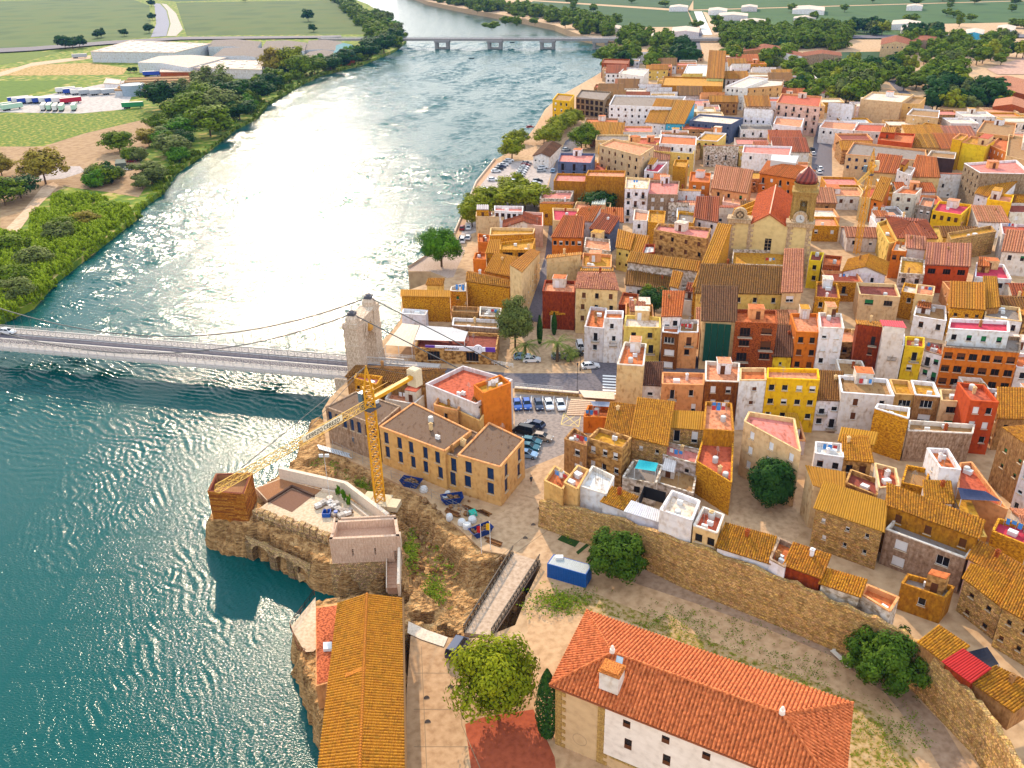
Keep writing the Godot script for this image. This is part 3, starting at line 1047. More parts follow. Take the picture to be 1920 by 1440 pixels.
var car_protos := {}
func car(at: Vector3, turn: float, color: String, label: String, group: String, van := false, size := 1.0):
	var key := color + ("v" if van else "c")
	var hues := {"white": Color("d8d8da"), "silver": Color("a2a6aa"), "black": Color("17181b"), "grey": Color("5c6066"), "blue": Color("1c4c9a"), "navy": Color("22304e"), "red": Color("84161a"), "beige": Color("a08c78"), "teal": Color("1c5a68"), "sky": Color("7f9fbc")}
	if not meshes.has(key):
		var m := M("paint_" + color, hues[color], "", 1, 0.3)
		m.metallic = 0.2
		m.clearcoat_enabled = true
		m.clearcoat = 0.6
		m.clearcoat_roughness = 0.05
		meshes[key] = car_mesh("body", van).mesh(m)
	for k in ["window", "wheel", "rim", "headlight"]:
		var kk: String = "car_" + k + ("v" if van else "")
		if not meshes.has(kk):
			meshes[kk] = car_mesh(k, van).mesh({"window": M("car_glass", Color("14202a"), "", 1, 0.05), "wheel": M("tyre", Color("1a1a1a"), "", 1, 0.9), "rim": M("alloy", Color("8c8e90"), "", 1, 0.4), "headlight": M("lamp_lens", Color("cfd4d8"), "", 1, 0.15)}[k])
	var t := thing("parked_van" if van else "parked_car", label, "van" if van else "car", at, group)
	t.rotation.y = turn
	t.scale = Vector3.ONE * size
	var vs := "v" if van else ""
	put("body", meshes[key], t)
	put("window", meshes["car_window" + vs], t)
	for x in [-1.3, 1.35]:
		for z in [-0.78, 0.78]:
			var w := put("wheel", meshes["car_wheel" + vs], t, Transform3D(Basis(), Vector3(x, 0.32, z)))
			put("rim", meshes["car_rim" + vs], w)
	for z in [-0.56, 0.56]:
		put("headlight", meshes["car_headlight" + vs], t, Transform3D(Basis(), Vector3(2.05, 0.66, z)))

# ---------------------------------------------------------------- ground and water
func sheet(called: String, px: Array, h: float, m: Material, lift := 0.0) -> MeshInstance3D:
	var mb := new_mb()
	var pts := PL(px, h)
	for i in pts.size():
		pts[i].y = h + lift
	mb.prism(pts, h + lift - 0.02)
	return structure(called, mb, m)

func poly_dist(p: Vector2, poly: PackedVector2Array) -> float:      # negative inside
	var best := 1e9
	for i in poly.size():
		var q := Geometry2D.get_closest_point_to_segment(p, poly[i], poly[(i + 1) % poly.size()])
		best = minf(best, p.distance_to(q))
	return -best if Geometry2D.is_point_in_polygon(p, poly) else best

func flat(px: Array, h: float) -> PackedVector2Array:
	var r := PackedVector2Array()
	for p in PL(px, h):
		r.append(Vector2(p.x, p.z))
	return r

const LEFT_BANK := [-60, 622, 0, 596, 60, 568, 100, 523, 170, 468, 255, 403, 262, 385, 300, 358, 330, 318, 390, 278, 440, 238, 480, 218, 500, 193, 550, 163, 600, 138, 680, 118, 740, 93, 762, 75, 748, 50, 720, 28, 690, 8, 655, -5, 600, -30]
const RIGHT_BANK := [740, -22, 800, 2, 870, 16, 960, 31, 1040, 47, 1090, 66, 1140, 77, 1178, 88, 1168, 108, 1120, 140, 1085, 160, 1050, 180, 1022, 205, 1005, 235, 990, 255, 945, 290, 928, 300, 893, 343, 872, 392, 853, 437, 792, 487, 765, 504, 766, 509, 807, 509, 838, 521, 800, 532, 752, 549, 752, 598, 735, 620, 700, 655, 664, 690, 650, 714, 618, 747, 604, 770]

func ground():
	# river: three sheets of waves, finer near the camera
	var wm := M("river_water", Color("044844"), "", 1, 0.13)
	wm.metallic_specular = 0.27
	wm.heightmap_enabled = true
	tex.ripple = noise_tex(63, 0.03, 4, [], 1024)
	wm.heightmap_texture = tex.ripple
	wm.heightmap_scale = 5.0
	wm.uv1_triplanar = true
	wm.uv1_world_triplanar = true
	wm.uv1_scale = Vector3(0.06, 0.06, 0.09)
	var fn := FastNoiseLite.new()
	fn.seed = 4
	fn.frequency = 1.0
	fn.fractal_octaves = 2
	var fl := FastNoiseLite.new()
	fl.seed = 9
	fl.frequency = 0.012
	fl.fractal_octaves = 3
	var train := func(x: float, z: float, ax: float, az: float, wl: float, k: float) -> float:
		# one set of short crests: a bent sine across the wind, broken along the crest
		var a := x * ax + z * az
		var b := -x * az + z * ax
		var bend := fn.get_noise_2d(a * 0.16 / wl + k, b * 0.16 / wl) * 5.0
		var s := sin(TAU * b / wl + bend)
		return (1.0 - absf(s) * 1.4) * (0.5 + 0.9 * fn.get_noise_2d(a * 0.3 / wl, b * 0.55 / wl + k)) * wl
	var hh := func(x: float, z: float) -> float:
		var calm := clampf(0.95 + 1.5 * fl.get_noise_2d(x * 2.4 + z * 0.5, z * 0.8), 0.22, 1.7)
		var d := Vector2(x, z).length()
		var s1 := 1.0 - smoothstep(170.0, 230.0, d)
		var s2 := smoothstep(150.0, 220.0, d) * (1.0 - smoothstep(420.0, 520.0, d))
		var s3 := smoothstep(400.0, 520.0, d)
		var y := 0.0
		if s1 > 0:
			y += s1 * (train.call(x, z, 0.45, 0.89, 2.3, 0.0) * 0.046 + train.call(x, z, 0.2, 0.98, 1.4, 30.0) * 0.028 + train.call(x, z, 0.86, 0.5, 1.9, 80.0) * 0.036)
		if s2 > 0:
			y += s2 * train.call(x, z, 0.93, 0.36, 3.2, 0.0) * 0.1 + s2 * train.call(x, z, 0.7, 0.71, 2.6, 60.0) * 0.065
		if s3 > 0:
			y += s3 * train.call(x, z, 0.96, 0.28, 4.2, 0.0) * 0.10
		return y * calm
	for sh in [[-140.0, 12.0, -205.0, -48.0, 0.42], [-330.0, -140.0, -205.0, -48.0, 1.2], [-330.0, 60.0, -430.0, -205.0, 0.75], [-430.0, 260.0, -960.0, -430.0, 1.4]]:
		wave_sheet(sh[0], sh[1], sh[2], sh[3], sh[4], hh, wm)
	var mb := new_mb()
	var x0 := -430.0
	var x1 := 260.0
	var z0 := -960.0
	var z1 := -48.0
	# the river beyond the near sheet
	for q in [[-2500, -6000, 2500, z0], [-2500, z0, x0, 400], [x1, z0, 2500, 400], [x0, z1, x1, 400]]:
		mb.quad(Vector3(q[0], 0, q[3]), Vector3(q[2], 0, q[3]), Vector3(q[2], 0, q[1]), Vector3(q[0], 0, q[1]))
	mb.quad(Vector3(x0, -0.6, z1), Vector3(x1, -0.6, z1), Vector3(x1, -0.6, z0), Vector3(x0, -0.6, z0))
	structure("river", mb, wm)
	# left bank and plain
	mb = new_mb()
	var pts := PL(LEFT_BANK, LG)
	pts.append_array(PackedVector3Array([Vector3(-1500, LG, -5200), Vector3(-4500, LG, -5200), Vector3(-4500, LG, -150), Vector3(-330, LG, -150), Vector3(-205, LG, -190)]))
	mb.prism(pts, -3.0)
	structure("left_bank_ground", mb, M("meadow", Color(0.92, 0.92, 0.92), "meadow", 0.012, 1.0))
	# right bank: the town and the plain behind it
	mb = new_mb()
	pts = PL(RIGHT_BANK + [612, 838, 700, 884, 790, 928, 860, 990, 905, 1032, 960, 1042, 1014, 1062, 990, 1112, 966, 1172, 905, 1196, 850, 1196, 770, 1190, 762, 1300, 760, 1600], G)
	pts.append_array(PackedVector3Array([Vector3(-14, G, 60), Vector3(500, G, 60), Vector3(3500, G, -1000), Vector3(3500, G, -5200), Vector3(-300, G, -5200)]))
	mb.prism(pts, -3.0)
	structure("town_ground", mb, M("town_ground", Color("c2a07a"), "ground", 0.05, 0.95))
	# castle rock: a height field of plateaus and cliffs
	rock()

func wave_sheet(x0: float, x1: float, z0: float, z1: float, st: float, hh: Callable, wm: Material):
	var nx := int(ceil((x1 - x0) / st))
	var nz := int(ceil((z1 - z0) / st))
	var hv := PackedVector3Array()
	var hn := PackedVector3Array()
	for j in nz + 1:
		for i in nx + 1:
			var x := lerpf(x0, x1, float(i) / nx)
			var z := lerpf(z0, z1, float(j) / nz)
			hv.append(Vector3(x, hh.call(x, z), z))
	for j in nz + 1:
		for i in nx + 1:
			var l := hv[j * (nx + 1) + maxi(i - 1, 0)].y
			var r := hv[j * (nx + 1) + mini(i + 1, nx)].y
			var u := hv[maxi(j - 1, 0) * (nx + 1) + i].y
			var d := hv[mini(j + 1, nz) * (nx + 1) + i].y
			hn.append(Vector3(l - r, 2 * st, u - d).normalized())
	var ix := PackedInt32Array()
	for j in nz:
		for i in nx:
			var a := j * (nx + 1) + i
			ix.append_array([a, a + 1, a + nx + 1, a + 1, a + nx + 2, a + nx + 1])
	var cols := PackedColorArray()
	cols.resize(hv.size())
	cols.fill(Color.WHITE)
	var ar := []
	ar.resize(Mesh.ARRAY_MAX)
	ar[Mesh.ARRAY_VERTEX] = hv
	ar[Mesh.ARRAY_NORMAL] = hn
	ar[Mesh.ARRAY_COLOR] = cols
	ar[Mesh.ARRAY_INDEX] = ix
	var am := ArrayMesh.new()
	am.add_surface_from_arrays(Mesh.PRIMITIVE_TRIANGLES, ar)
	am.surface_set_material(0, wm)
	put(numbered("river_water"), am, self).set_meta("kind", "structure")

func rock():
	var f := FastNoiseLite.new()
	f.seed = 77
	f.frequency = 0.13
	f.fractal_octaves = 5
	f.fractal_type = FastNoiseLite.FRACTAL_RIDGED
	var f2 := FastNoiseLite.new()
	f2.seed = 78
	f2.frequency = 0.05
	var plateaus := [
		[flat([391, 968, 398, 980, 470, 990, 500, 1002, 560, 1036, 620, 1062, 735, 1062, 752, 1096, 770, 1140, 870, 1200, 960, 1120, 985, 1075, 960, 1040, 860, 972, 700, 866, 614, 800, 600, 780, 575, 800, 555, 850, 530, 880, 470, 915, 405, 940], 5.6), 5.6, 4.5],
		[flat([542, 1178, 565, 1140, 592, 1122, 640, 1112, 700, 1108, 770, 1150, 840, 1180, 830, 1192, 768, 1196, 764, 1300, 764, 1600, 600, 1600, 592, 1440, 600, 1350, 575, 1290, 556, 1240], 5.8), 5.6, 5.0]]
	var trench := [
		[flat([752, 965, 800, 985, 848, 1040, 880, 1075, 940, 1065, 985, 1100, 960, 1150, 880, 1160, 850, 1165, 790, 1120, 752, 1080], 4.0), 2.2],
		[flat([612, 850, 700, 895, 760, 930, 720, 960, 660, 915, 560, 870], 5.0), 4.3]]
	var x0 := -78.0
	var x1 := 9.0
	var z0 := -166.0
	var z1 := -52.0
	var st := 0.5
	var nx := int((x1 - x0) / st)
	var nz := int((z1 - z0) / st)
	var hs := PackedFloat32Array()
	for j in nz + 1:
		for i in nx + 1:
			var p := Vector2(x0 + i * st, z0 + j * st)
			var wob := f.get_noise_2d(p.x, p.y)
			var h := -3.0
			for q in plateaus:
				var d := poly_dist(p, q[0]) + wob * 1.5 + f2.get_noise_2d(p.x, p.y) * 1.3
				h = maxf(h, q[1] - maxf(0.0, d) * q[2] + wob * 0.35)
			for q in trench:
				var d := poly_dist(p, q[0]) + wob * 1.0
				if d < 1.6:
					h = minf(h, q[1] + maxf(0.0, d + 1.2) * 1.5 + wob * 0.8)
			var bed := h * 0.9 + wob * 0.5             # harder and softer beds: the cliff steps
			if h < 5.2:
				h += 0.42 * (absf(fposmod(bed, 1.0) - 0.5) - 0.25) * 2.0
			hs.append(maxf(h, -3.0))
	var mb := new_mb()
	var g := func(i, j): return Vector3(x0 + i * st, hs[j * (nx + 1) + i], z0 + j * st)
	for j in nz:
		for i in nx:
			var a: Vector3 = g.call(i, j)
			var b: Vector3 = g.call(i + 1, j)
			var c: Vector3 = g.call(i + 1, j + 1)
			var d: Vector3 = g.call(i, j + 1)
			if maxf(maxf(a.y, b.y), maxf(c.y, d.y)) < -2.5:
				continue
			mb.tri(a, d, b)
			mb.tri(b, d, c)
	structure("castle_rock_terrain", mb, M("cliff_rock", Color("ecd2aa"), "rock", 0.06, 0.95, "rock_h", 90.0))
	mats.cliff_rock.uv1_scale = Vector3(0.08, 0.20, 0.08)

# ---------------------------------------------------------------- small helpers for named pieces
func one(called: String, mb: MB, m: Material, label: String, category: String, group := "") -> MeshInstance3D:
	var o := put(numbered(called), mb.mesh(m), self)
	tag(o, label, category, group)
	return o

func slab(px: Array, top: float, bottom: float, o := Vector3.ZERO) -> MB:
	var mb := new_mb(o)
	mb.prism(PL(px, top), bottom)
	return mb

# ---------------------------------------------------------------- suspension bridge
func suspension_bridge():
	var R := P(688, 690, 6.6)
	var Lp := P(0, 633, 6.6)
	var u := (Lp - R).normalized()
	var w := u.cross(Vector3.UP).normalized() * -1.0
	if w.z < 0:
		w = -w                               # towards the camera
	var span := 128.0
	var t := thing("suspension_bridge", "long white suspension bridge with stone gateway tower over the river", "bridge", R)
	var U := Vector3.UP
	var steel := M("bridge_steel", Color("c9c0b8"), "plaster", 0.5, 0.6)
	var stone := M("tower_stone", Color("e0ccb6"), "stain", 0.25, 0.9)
	var mb := MB.new()
	var bs := Basis(u, U, u.cross(U))
	mb.box(u * (span / 2 - 6) - U * 0.5, Vector3(span + 20, 0.6, 10.6), bs)
	part("deck", mb, steel, t)
	mb = MB.new()
	mb.box(u * (span / 2 - 6) - U * 0.17, Vector3(span + 20, 0.06, 5.6), bs)
	part("roadway", mb, M("asphalt_road", Color("6d6468"), "asphalt", 0.1, 0.85), t)
	mb = MB.new()
	for s in [-1, 1]:
		mb.box(u * (span / 2 - 6) - U * 0.10 + w * s * 4.1, Vector3(span + 20, 0.2, 2.0), bs)
	part("footway", mb, M("footway_pale", Color("bfb4ac"), "plaster", 0.3, 0.9), t)
	mb = MB.new()
	for s in [-1, 1]:
		mb.box(u * (span / 2 - 6) - U * 0.13 + w * s * 2.6, Vector3(span + 20, 0.02, 0.16), bs)
	part("road_line", mb, M("road_paint", Color("e6e2dc"), "", 1, 0.8), t)
	for s in [-1, 1]:                        # stiffening trusses between road and footway
		mb = MB.new()
		var n := int((span + 10) / 1.7)
		for i in n:
			var a: Vector3 = u * (-8.0 + i * 1.7) + w * s * 3.0
			var b: Vector3 = a + u * 1.7
			mb.bar(a, a + U * 1.35, 0.14)
			mb.bar(a + U * 0.08, b + U * 1.3, 0.09)
			mb.bar(b + U * 0.08, a + U * 1.3, 0.09)
		mb.bar(u * -8.0 + w * s * 3.0 + U * 1.35, u * (span + 4) + w * s * 3.0 + U * 1.35, 0.26)
		mb.bar(u * -8.0 + w * s * 3.0 + U * 0.05, u * (span + 4) + w * s * 3.0 + U * 0.05, 0.2)
		part("truss", mb, steel, t)
		mb = MB.new()
		n = int((span + 10) / 2.4)
		for i in n:
			var a: Vector3 = u * (-8.0 + i * 2.4) + w * s * 5.15
			mb.bar(a, a + U * 1.05, 0.07)
		for y in [0.4, 0.72, 1.05]:
			mb.bar(u * -8.0 + w * s * 5.15 + U * y, u * (span + 4) + w * s * 5.15 + U * y, 0.06)
		part("railing", mb, steel, t)
		mb = MB.new()
		n = int((span + 10) / 2.4)
		for i in n:
			var a: Vector3 = u * (-8.0 + i * 2.4) + w * s * 5.36 - U * 0.55
			mb.box(a, Vector3(0.3, 0.75, 0.12), bs)
		part("bracket", mb, steel, t)
	# gateway towers
	for k in 2:
		var c: Vector3 = u * (span * k)
		var tw := Node3D.new()
		tw.name = "gateway_tower" if k == 0 else "gateway_tower_001"
		t.add_child(tw)
		for s in [-1, 1]:
			mb = MB.new()
			var q: Vector3 = c + w * s * 5.0
			var wdt := 4.6
			for lv in [[-8.0, 0.0, 4.4, 4.0], [0.0, 2.2, 4.0, 3.6], [2.2, 8.2, 3.6, 3.2], [8.2, 8.7, 3.9, 3.5], [8.7, 12.6, 3.5, 3.1], [12.6, 13.0, 4.0, 3.6], [13.0, 13.6, 3.6, 3.2]]:
				mb.box(q + U * (lv[0] + lv[1]) / 2, Vector3(lv[3], lv[1] - lv[0], lv[2]), bs)
			mb.lathe(q + U * 13.6, [[1.6, 0.0], [1.45, 0.9], [0.9, 1.5], [0.0, 1.7]], 12)
			put("pillar", mb.mesh(stone), tw)
			mb = MB.new()
			mb.box(q + U * 15.5, Vector3(1.6, 0.7, 1.6), bs)
			mb.lathe(q + U * 15.8, [[0.7, 0.0], [0.5, 0.4], [0.0, 0.5]], 8)
			put("cable_saddle", mb.mesh(M("iron_grey", Color("4a4a50"), "", 1, 0.6)), tw)
		mb = MB.new()                        # round arch between the pillars
		var hw := 3.0
		var seg := 14
		for i in seg:
			var p0 := PI * i / seg
			var p1 := PI * (i + 1) / seg
			var a0 := w * -cos(p0) * hw + U * (6.2 + sin(p0) * hw)
			var a1 := w * -cos(p1) * hw + U * (6.2 + sin(p1) * hw)
			var b0 := w * -cos(p0) * hw + U * 13.2
			var b1 := w * -cos(p1) * hw + U * 13.2
			var e := u * 1.5
			mb.quad(c + a0 + e, c + a1 + e, c + b1 + e, c + b0 + e)
			mb.quad(c + a1 - e, c + a0 - e, c + b0 - e, c + b1 - e)
			mb.quad(c + a0 - e, c + a1 - e, c + a1 + e, c + a0 + e)
			mb.box(c + (a0 + a1) * 0.5 + (a0 + a1 - U * 12.4).normalized() * 0.3, Vector3(3.3, 0.62, 0.62))
		mb.box(c + U * 13.4, Vector3(3.4, 0.5, 6.6), bs)
		put("arch", mb.mesh(stone), tw)
		mb = MB.new()
		mb.ball(c + U * 10.4 - u * 1.6, Vector3(0.9, 1.1, 0.9), 10, 6)
		put("crest", mb.mesh(M("crest_gold", Color("c08a3a"), "", 1, 0.6)), tw)
		mb = MB.new()
		for i in 4:
			mb.tube(c - u * 1.55 + w * (-2.4 + i * 0.35) + U * (9.6 + i * 0.55), c - u * 1.75 + w * (-2.4 + i * 0.35) + U * (9.6 + i * 0.55), 0.42, 0.42, 10)
			mb.tube(c - u * 1.55 - w * (-2.4 + i * 0.35) + U * (9.6 + i * 0.55), c - u * 1.75 - w * (-2.4 + i * 0.35) + U * (9.6 + i * 0.55), 0.42, 0.42, 10)
		put("carved_scroll", mb.mesh(stone), tw)
	# cables and hangers
	for s in [-1, 1]:
		mb = MB.new()
		var hb := MB.new()
		var prev := Vector3.ZERO
		var n := 54
		for i in n + 1:
			var x := span * i / n
			var f := (x - span / 2) / (span / 2)
			var p: Vector3 = u * x + w * s * 5.0 + U * (1.2 + 14.2 * f * f)
			if i > 0:
				mb.tube(prev, p, 0.13, 0.13, 5, false)
				if i < n:
					hb.bar(p, p - U * (1.2 + 14.2 * f * f), 0.035)
			prev = p
		for k in 2:
			var x := span * k
			mb.tube(u * x + w * s * 5.0 + U * 15.4, u * (x + (-32.0 if k == 0 else 32.0)) + w * s * 5.0 + U * 0.2, 0.13, 0.13, 5)
		part("main_cable", mb, M("cable_grey", Color("5c5854"), "", 1, 0.5), t)
		part("hanger", hb, M("cable_grey", Color("5c5854"), "", 1, 0.5), t)
	# under the bank end
	mb = MB.new()
	mb.box(u * 3.0 - U * 3.5, Vector3(5.0, 6.5, 12.0), bs)
	part("abutment", mb, stone, t)
	var cp := R + u * 119.0
	car(P(16, 625, 6.55), atan2(-u.z, u.x) + PI, "white", "white hatchback driving over the suspension bridge", "")

func far_bridge():
	var A := P(600, 72, 9.0)
	var B := P(1420, 72, 9.0)
	var t := thing("road_bridge", "long low concrete road bridge crossing the river upstream on twin-leg piers", "bridge", A)
	var u := (B - A).normalized()
	var L := (B - A).length()
	var bs := Basis(u, Vector3.UP, u.cross(Vector3.UP))
	var con := M("bridge_concrete", Color("8f8a86"), "plaster", 0.05, 0.9)
	var mb := MB.new()
	mb.box(u * L / 2 - Vector3(0, 0.9, 0), Vector3(L, 1.8, 11.0), bs)
	part("deck", mb, con, t)
	mb = MB.new()
	mb.box(u * L / 2 + Vector3(0, 0.02, 0), Vector3(L, 0.06, 9.6), bs)
	part("roadway", mb, M("asphalt_road", Color("6d6468"), "asphalt", 0.1, 0.85), t)
	for s in [-1, 1]:
		mb = MB.new()
		for i in int(L / 5.0):
			mb.box(u * i * 5.0 + bs.z * s * 5.3 + Vector3(0, 0.55, 0), Vector3(0.3, 1.1, 0.25), bs)
		mb.box(u * L / 2 + bs.z * s * 5.3 + Vector3(0, 1.1, 0), Vector3(L, 0.2, 0.2), bs)
		mb.box(u * L / 2 + bs.z * s * 5.3 + Vector3(0, 0.5, 0), Vector3(L, 0.2, 0.15), bs)
		part("railing", mb, M("rail_pale", Color("b4b2b0"), "", 1, 0.7), t)
	for x in [731, 829, 928, 1027, 1126, 1225]:
		var c := P(x, 73, 9.0) - A
		c -= u * 0.0
		mb = MB.new()
		for s in [-1, 1]:
			mb.box(c + u * s * 5.6 - Vector3(0, 6.8, 0), Vector3(2.6, 10.4, 6.0), bs)
		mb.box(c - Vector3(0, 2.4, 0), Vector3(15, 1.5, 7.0), bs)
		mb.box(c - Vector3(0, 8.2, 0), Vector3(10, 1.2, 5.0), bs)
		part("pier", mb, con, t)

# ---------------------------------------------------------------- cranes
func lattice(mb: MB, a: Vector3, b: Vector3, w: float, n: int, r: float, tri := false):
	var z := (b - a).normalized()
	var up := Vector3.UP if absf(z.y) < 0.9 else Vector3(0.3, 0, 1).normalized()
	var x := up.cross(z).normalized() * w / 2
	var y := z.cross(x).normalized() * w / 2
	var cs := [x + y, -x + y, -x - y, x - y] if not tri else [y * 1.3, -x - y, x - y]
	for c in cs:
		mb.bar(a + c, b + c, r)
	for i in n:
		var p := a.lerp(b, float(i) / n)
		var q := a.lerp(b, float(i + 1) / n)
		for k in cs.size():
			var c0: Vector3 = cs[k]
			var c1: Vector3 = cs[(k + 1) % cs.size()]
			mb.bar(p + c0, q + c1, r * 0.6)
			mb.bar(p + c1, q + c0, r * 0.6)
			mb.bar(q + c0, q + c1, r * 0.5)

func tower_crane(base: Vector3, tip: Vector3, jib_y: float, counter: float, label: String, words: bool, k := 1.0):
	var t := thing("tower_crane", label, "crane", base)
	var yel := M("crane_yellow", Color("d99a1a"), "plaster", 0.5, 0.5)
	var pale_yel := M("crane_jib", Color("e2b450"), "plaster", 0.5, 0.6)
	var jh := jib_y - base.y
	var dir := Vector3(tip.x - base.x, 0, tip.z - base.z)
	var L := dir.length()
	dir /= L
	var U := Vector3.UP
	var side := dir.cross(U)
	var mb := MB.new()
	lattice(mb, Vector3(0, 0.8, 0), Vector3(0, jh - 1.0, 0), 1.6 * k, int(jh / 1.5), 0.2 * k * k)
	part("mast", mb, yel, t)
	mb = MB.new()
	lattice(mb, Vector3(0, jh - 0.4, 0) + dir * 0.5, Vector3(0, jh - 0.4, 0) + dir * L, 1.05 * k, int(L / 1.7), 0.075 * k, true)
	part("jib", mb, pale_yel, t)
	mb = MB.new()
	mb.bar(Vector3(0, jh - 0.2, 0), Vector3(0, jh - 0.2, 0) - dir * counter, 0.8 * k, 0.6 * k)
	for s in [-1, 1]:
		mb.bar(Vector3(0, jh + 0.9, 0) + side * s * 0.6, Vector3(0, jh + 0.9, 0) + side * s * 0.6 - dir * counter * 0.45, 0.06)
	part("counter_jib", mb, yel, t)
	mb = MB.new()
	lattice(mb, Vector3(0, jh - 1.0, 0), Vector3(0, jh + 2.2, 0), 1.5 * k, 3, 0.2 * k)
	mb.bar(Vector3(0.6, jh + 2.0, 0.6), Vector3(0, jh + 6.2, 0), 0.2 * k)
	mb.bar(Vector3(-0.6, jh + 2.0, 0.6), Vector3(0, jh + 6.2, 0), 0.2 * k)
	mb.bar(Vector3(0.6, jh + 2.0, -0.6), Vector3(0, jh + 6.2, 0), 0.2 * k)
	mb.bar(Vector3(-0.6, jh + 2.0, -0.6), Vector3(0, jh + 6.2, 0), 0.2 * k)
	part("tower_head", mb, yel, t)
	mb = MB.new()
	mb.bar(Vector3(0, jh + 6.1, 0), Vector3(0, jh + 0.6, 0) + dir * L * 0.45, 0.06)
	mb.bar(Vector3(0, jh + 6.1, 0), Vector3(0, jh + 0.6, 0) + dir * L * 0.85, 0.06)
	mb.bar(Vector3(0, jh + 6.1, 0), Vector3(0, jh + 0.2, 0) - dir * counter * 0.9, 0.06)
	part("tie_rod", mb, M("cable_grey", Color("5c5854"), "", 1, 0.5), t)
	mb = MB.new()
	var bs := Basis(dir, U, dir.cross(U))
	mb.box(Vector3(0, jh - 0.5, 0) - dir * (counter - 0.3), Vector3(1.7 * k, 3.0 * k, 2.0 * k), bs)
	mb.box(Vector3(0, jh + 0.9, 0) - dir * (counter - 0.3), Vector3(1.3 * k, 0.5 * k, 1.7 * k), bs)
	part("counterweight", mb, M("ballast", Color("d8c6a4"), "plaster", 0.5, 0.9), t)
	mb = MB.new()
	mb.box(Vector3(0, jh + 0.2, 0) + side * 1.4, Vector3(1.3, 1.7, 1.0), bs)
	part("cab", mb, M("cab_glass", Color("5a6a72"), "", 1, 0.2), t)
	mb = MB.new()
	mb.box(Vector3(0, jh - 1.3, 0), Vector3(2.6 * k, 0.35, 2.6 * k), bs)
	part("slewing_ring", mb, M("iron_grey", Color("4a4a50"), "", 1, 0.6), t)
	mb = MB.new()
	mb.bar(Vector3(0, jh - 1.2, 0) + dir * 4.5, Vector3(0, jh - 5.0, 0) + dir * 4.5, 0.05)
	mb.box(Vector3(0, jh - 5.3, 0) + dir * 4.5, Vector3(0.3, 0.7, 0.2), bs)
	mb.bar(Vector3(0, jh - 5.6, 0) + dir * 4.5, Vector3(0.2, jh - 6.1, 0) + dir * 4.5, 0.09)
	part("hook", mb, M("iron_grey", Color("4a4a50"), "", 1, 0.6), t)
	if words:
		mb = MB.new()
		mb.box(Vector3(0, 0.45, 0), Vector3(3.6, 0.9, 3.6), bs.rotated(U, 0.4))
		mb.box(Vector3(2.6, 0.5, 1.2), Vector3(2.6, 1.0, 1.8), bs.rotated(U, 0.4))
		mb.box(Vector3(-2.0, 0.5, -1.4), Vector3(2.2, 1.0, 1.6), bs.rotated(U, 0.4))
		part("ballast_block", mb, M("ballast", Color("d8c6a4"), "plaster", 0.5, 0.9), t)
		for wd in [["CEREZO", 0.30], ["CEREZO", 0.42]]:
			var c: Vector3 = Vector3(0, jh + 0.15, 0) + dir * L * wd[1]
			var pb := MB.new()
			var face := -side if side.z < 0 else side
			var rt := U.cross(face).normalized()
			var fb := Basis(rt, U, face)
			pb.box(c + face * 0.75, Vector3(4.6, 1.0, 0.06), fb)
			var sg := put("sign_board", pb.mesh(M("sign_cream", Color("e2d6b8"), "", 1, 0.7)), t)
			var tm := TextMesh.new()
			tm.text = wd[0]
			tm.font_size = 64
			tm.pixel_size = 0.0145
			tm.depth = 0.03
			tm.material = M("sign_ink", Color("2a1c10"), "", 1, 0.8)
			put("lettering", tm, sg, Transform3D(fb, c + face * 0.8))

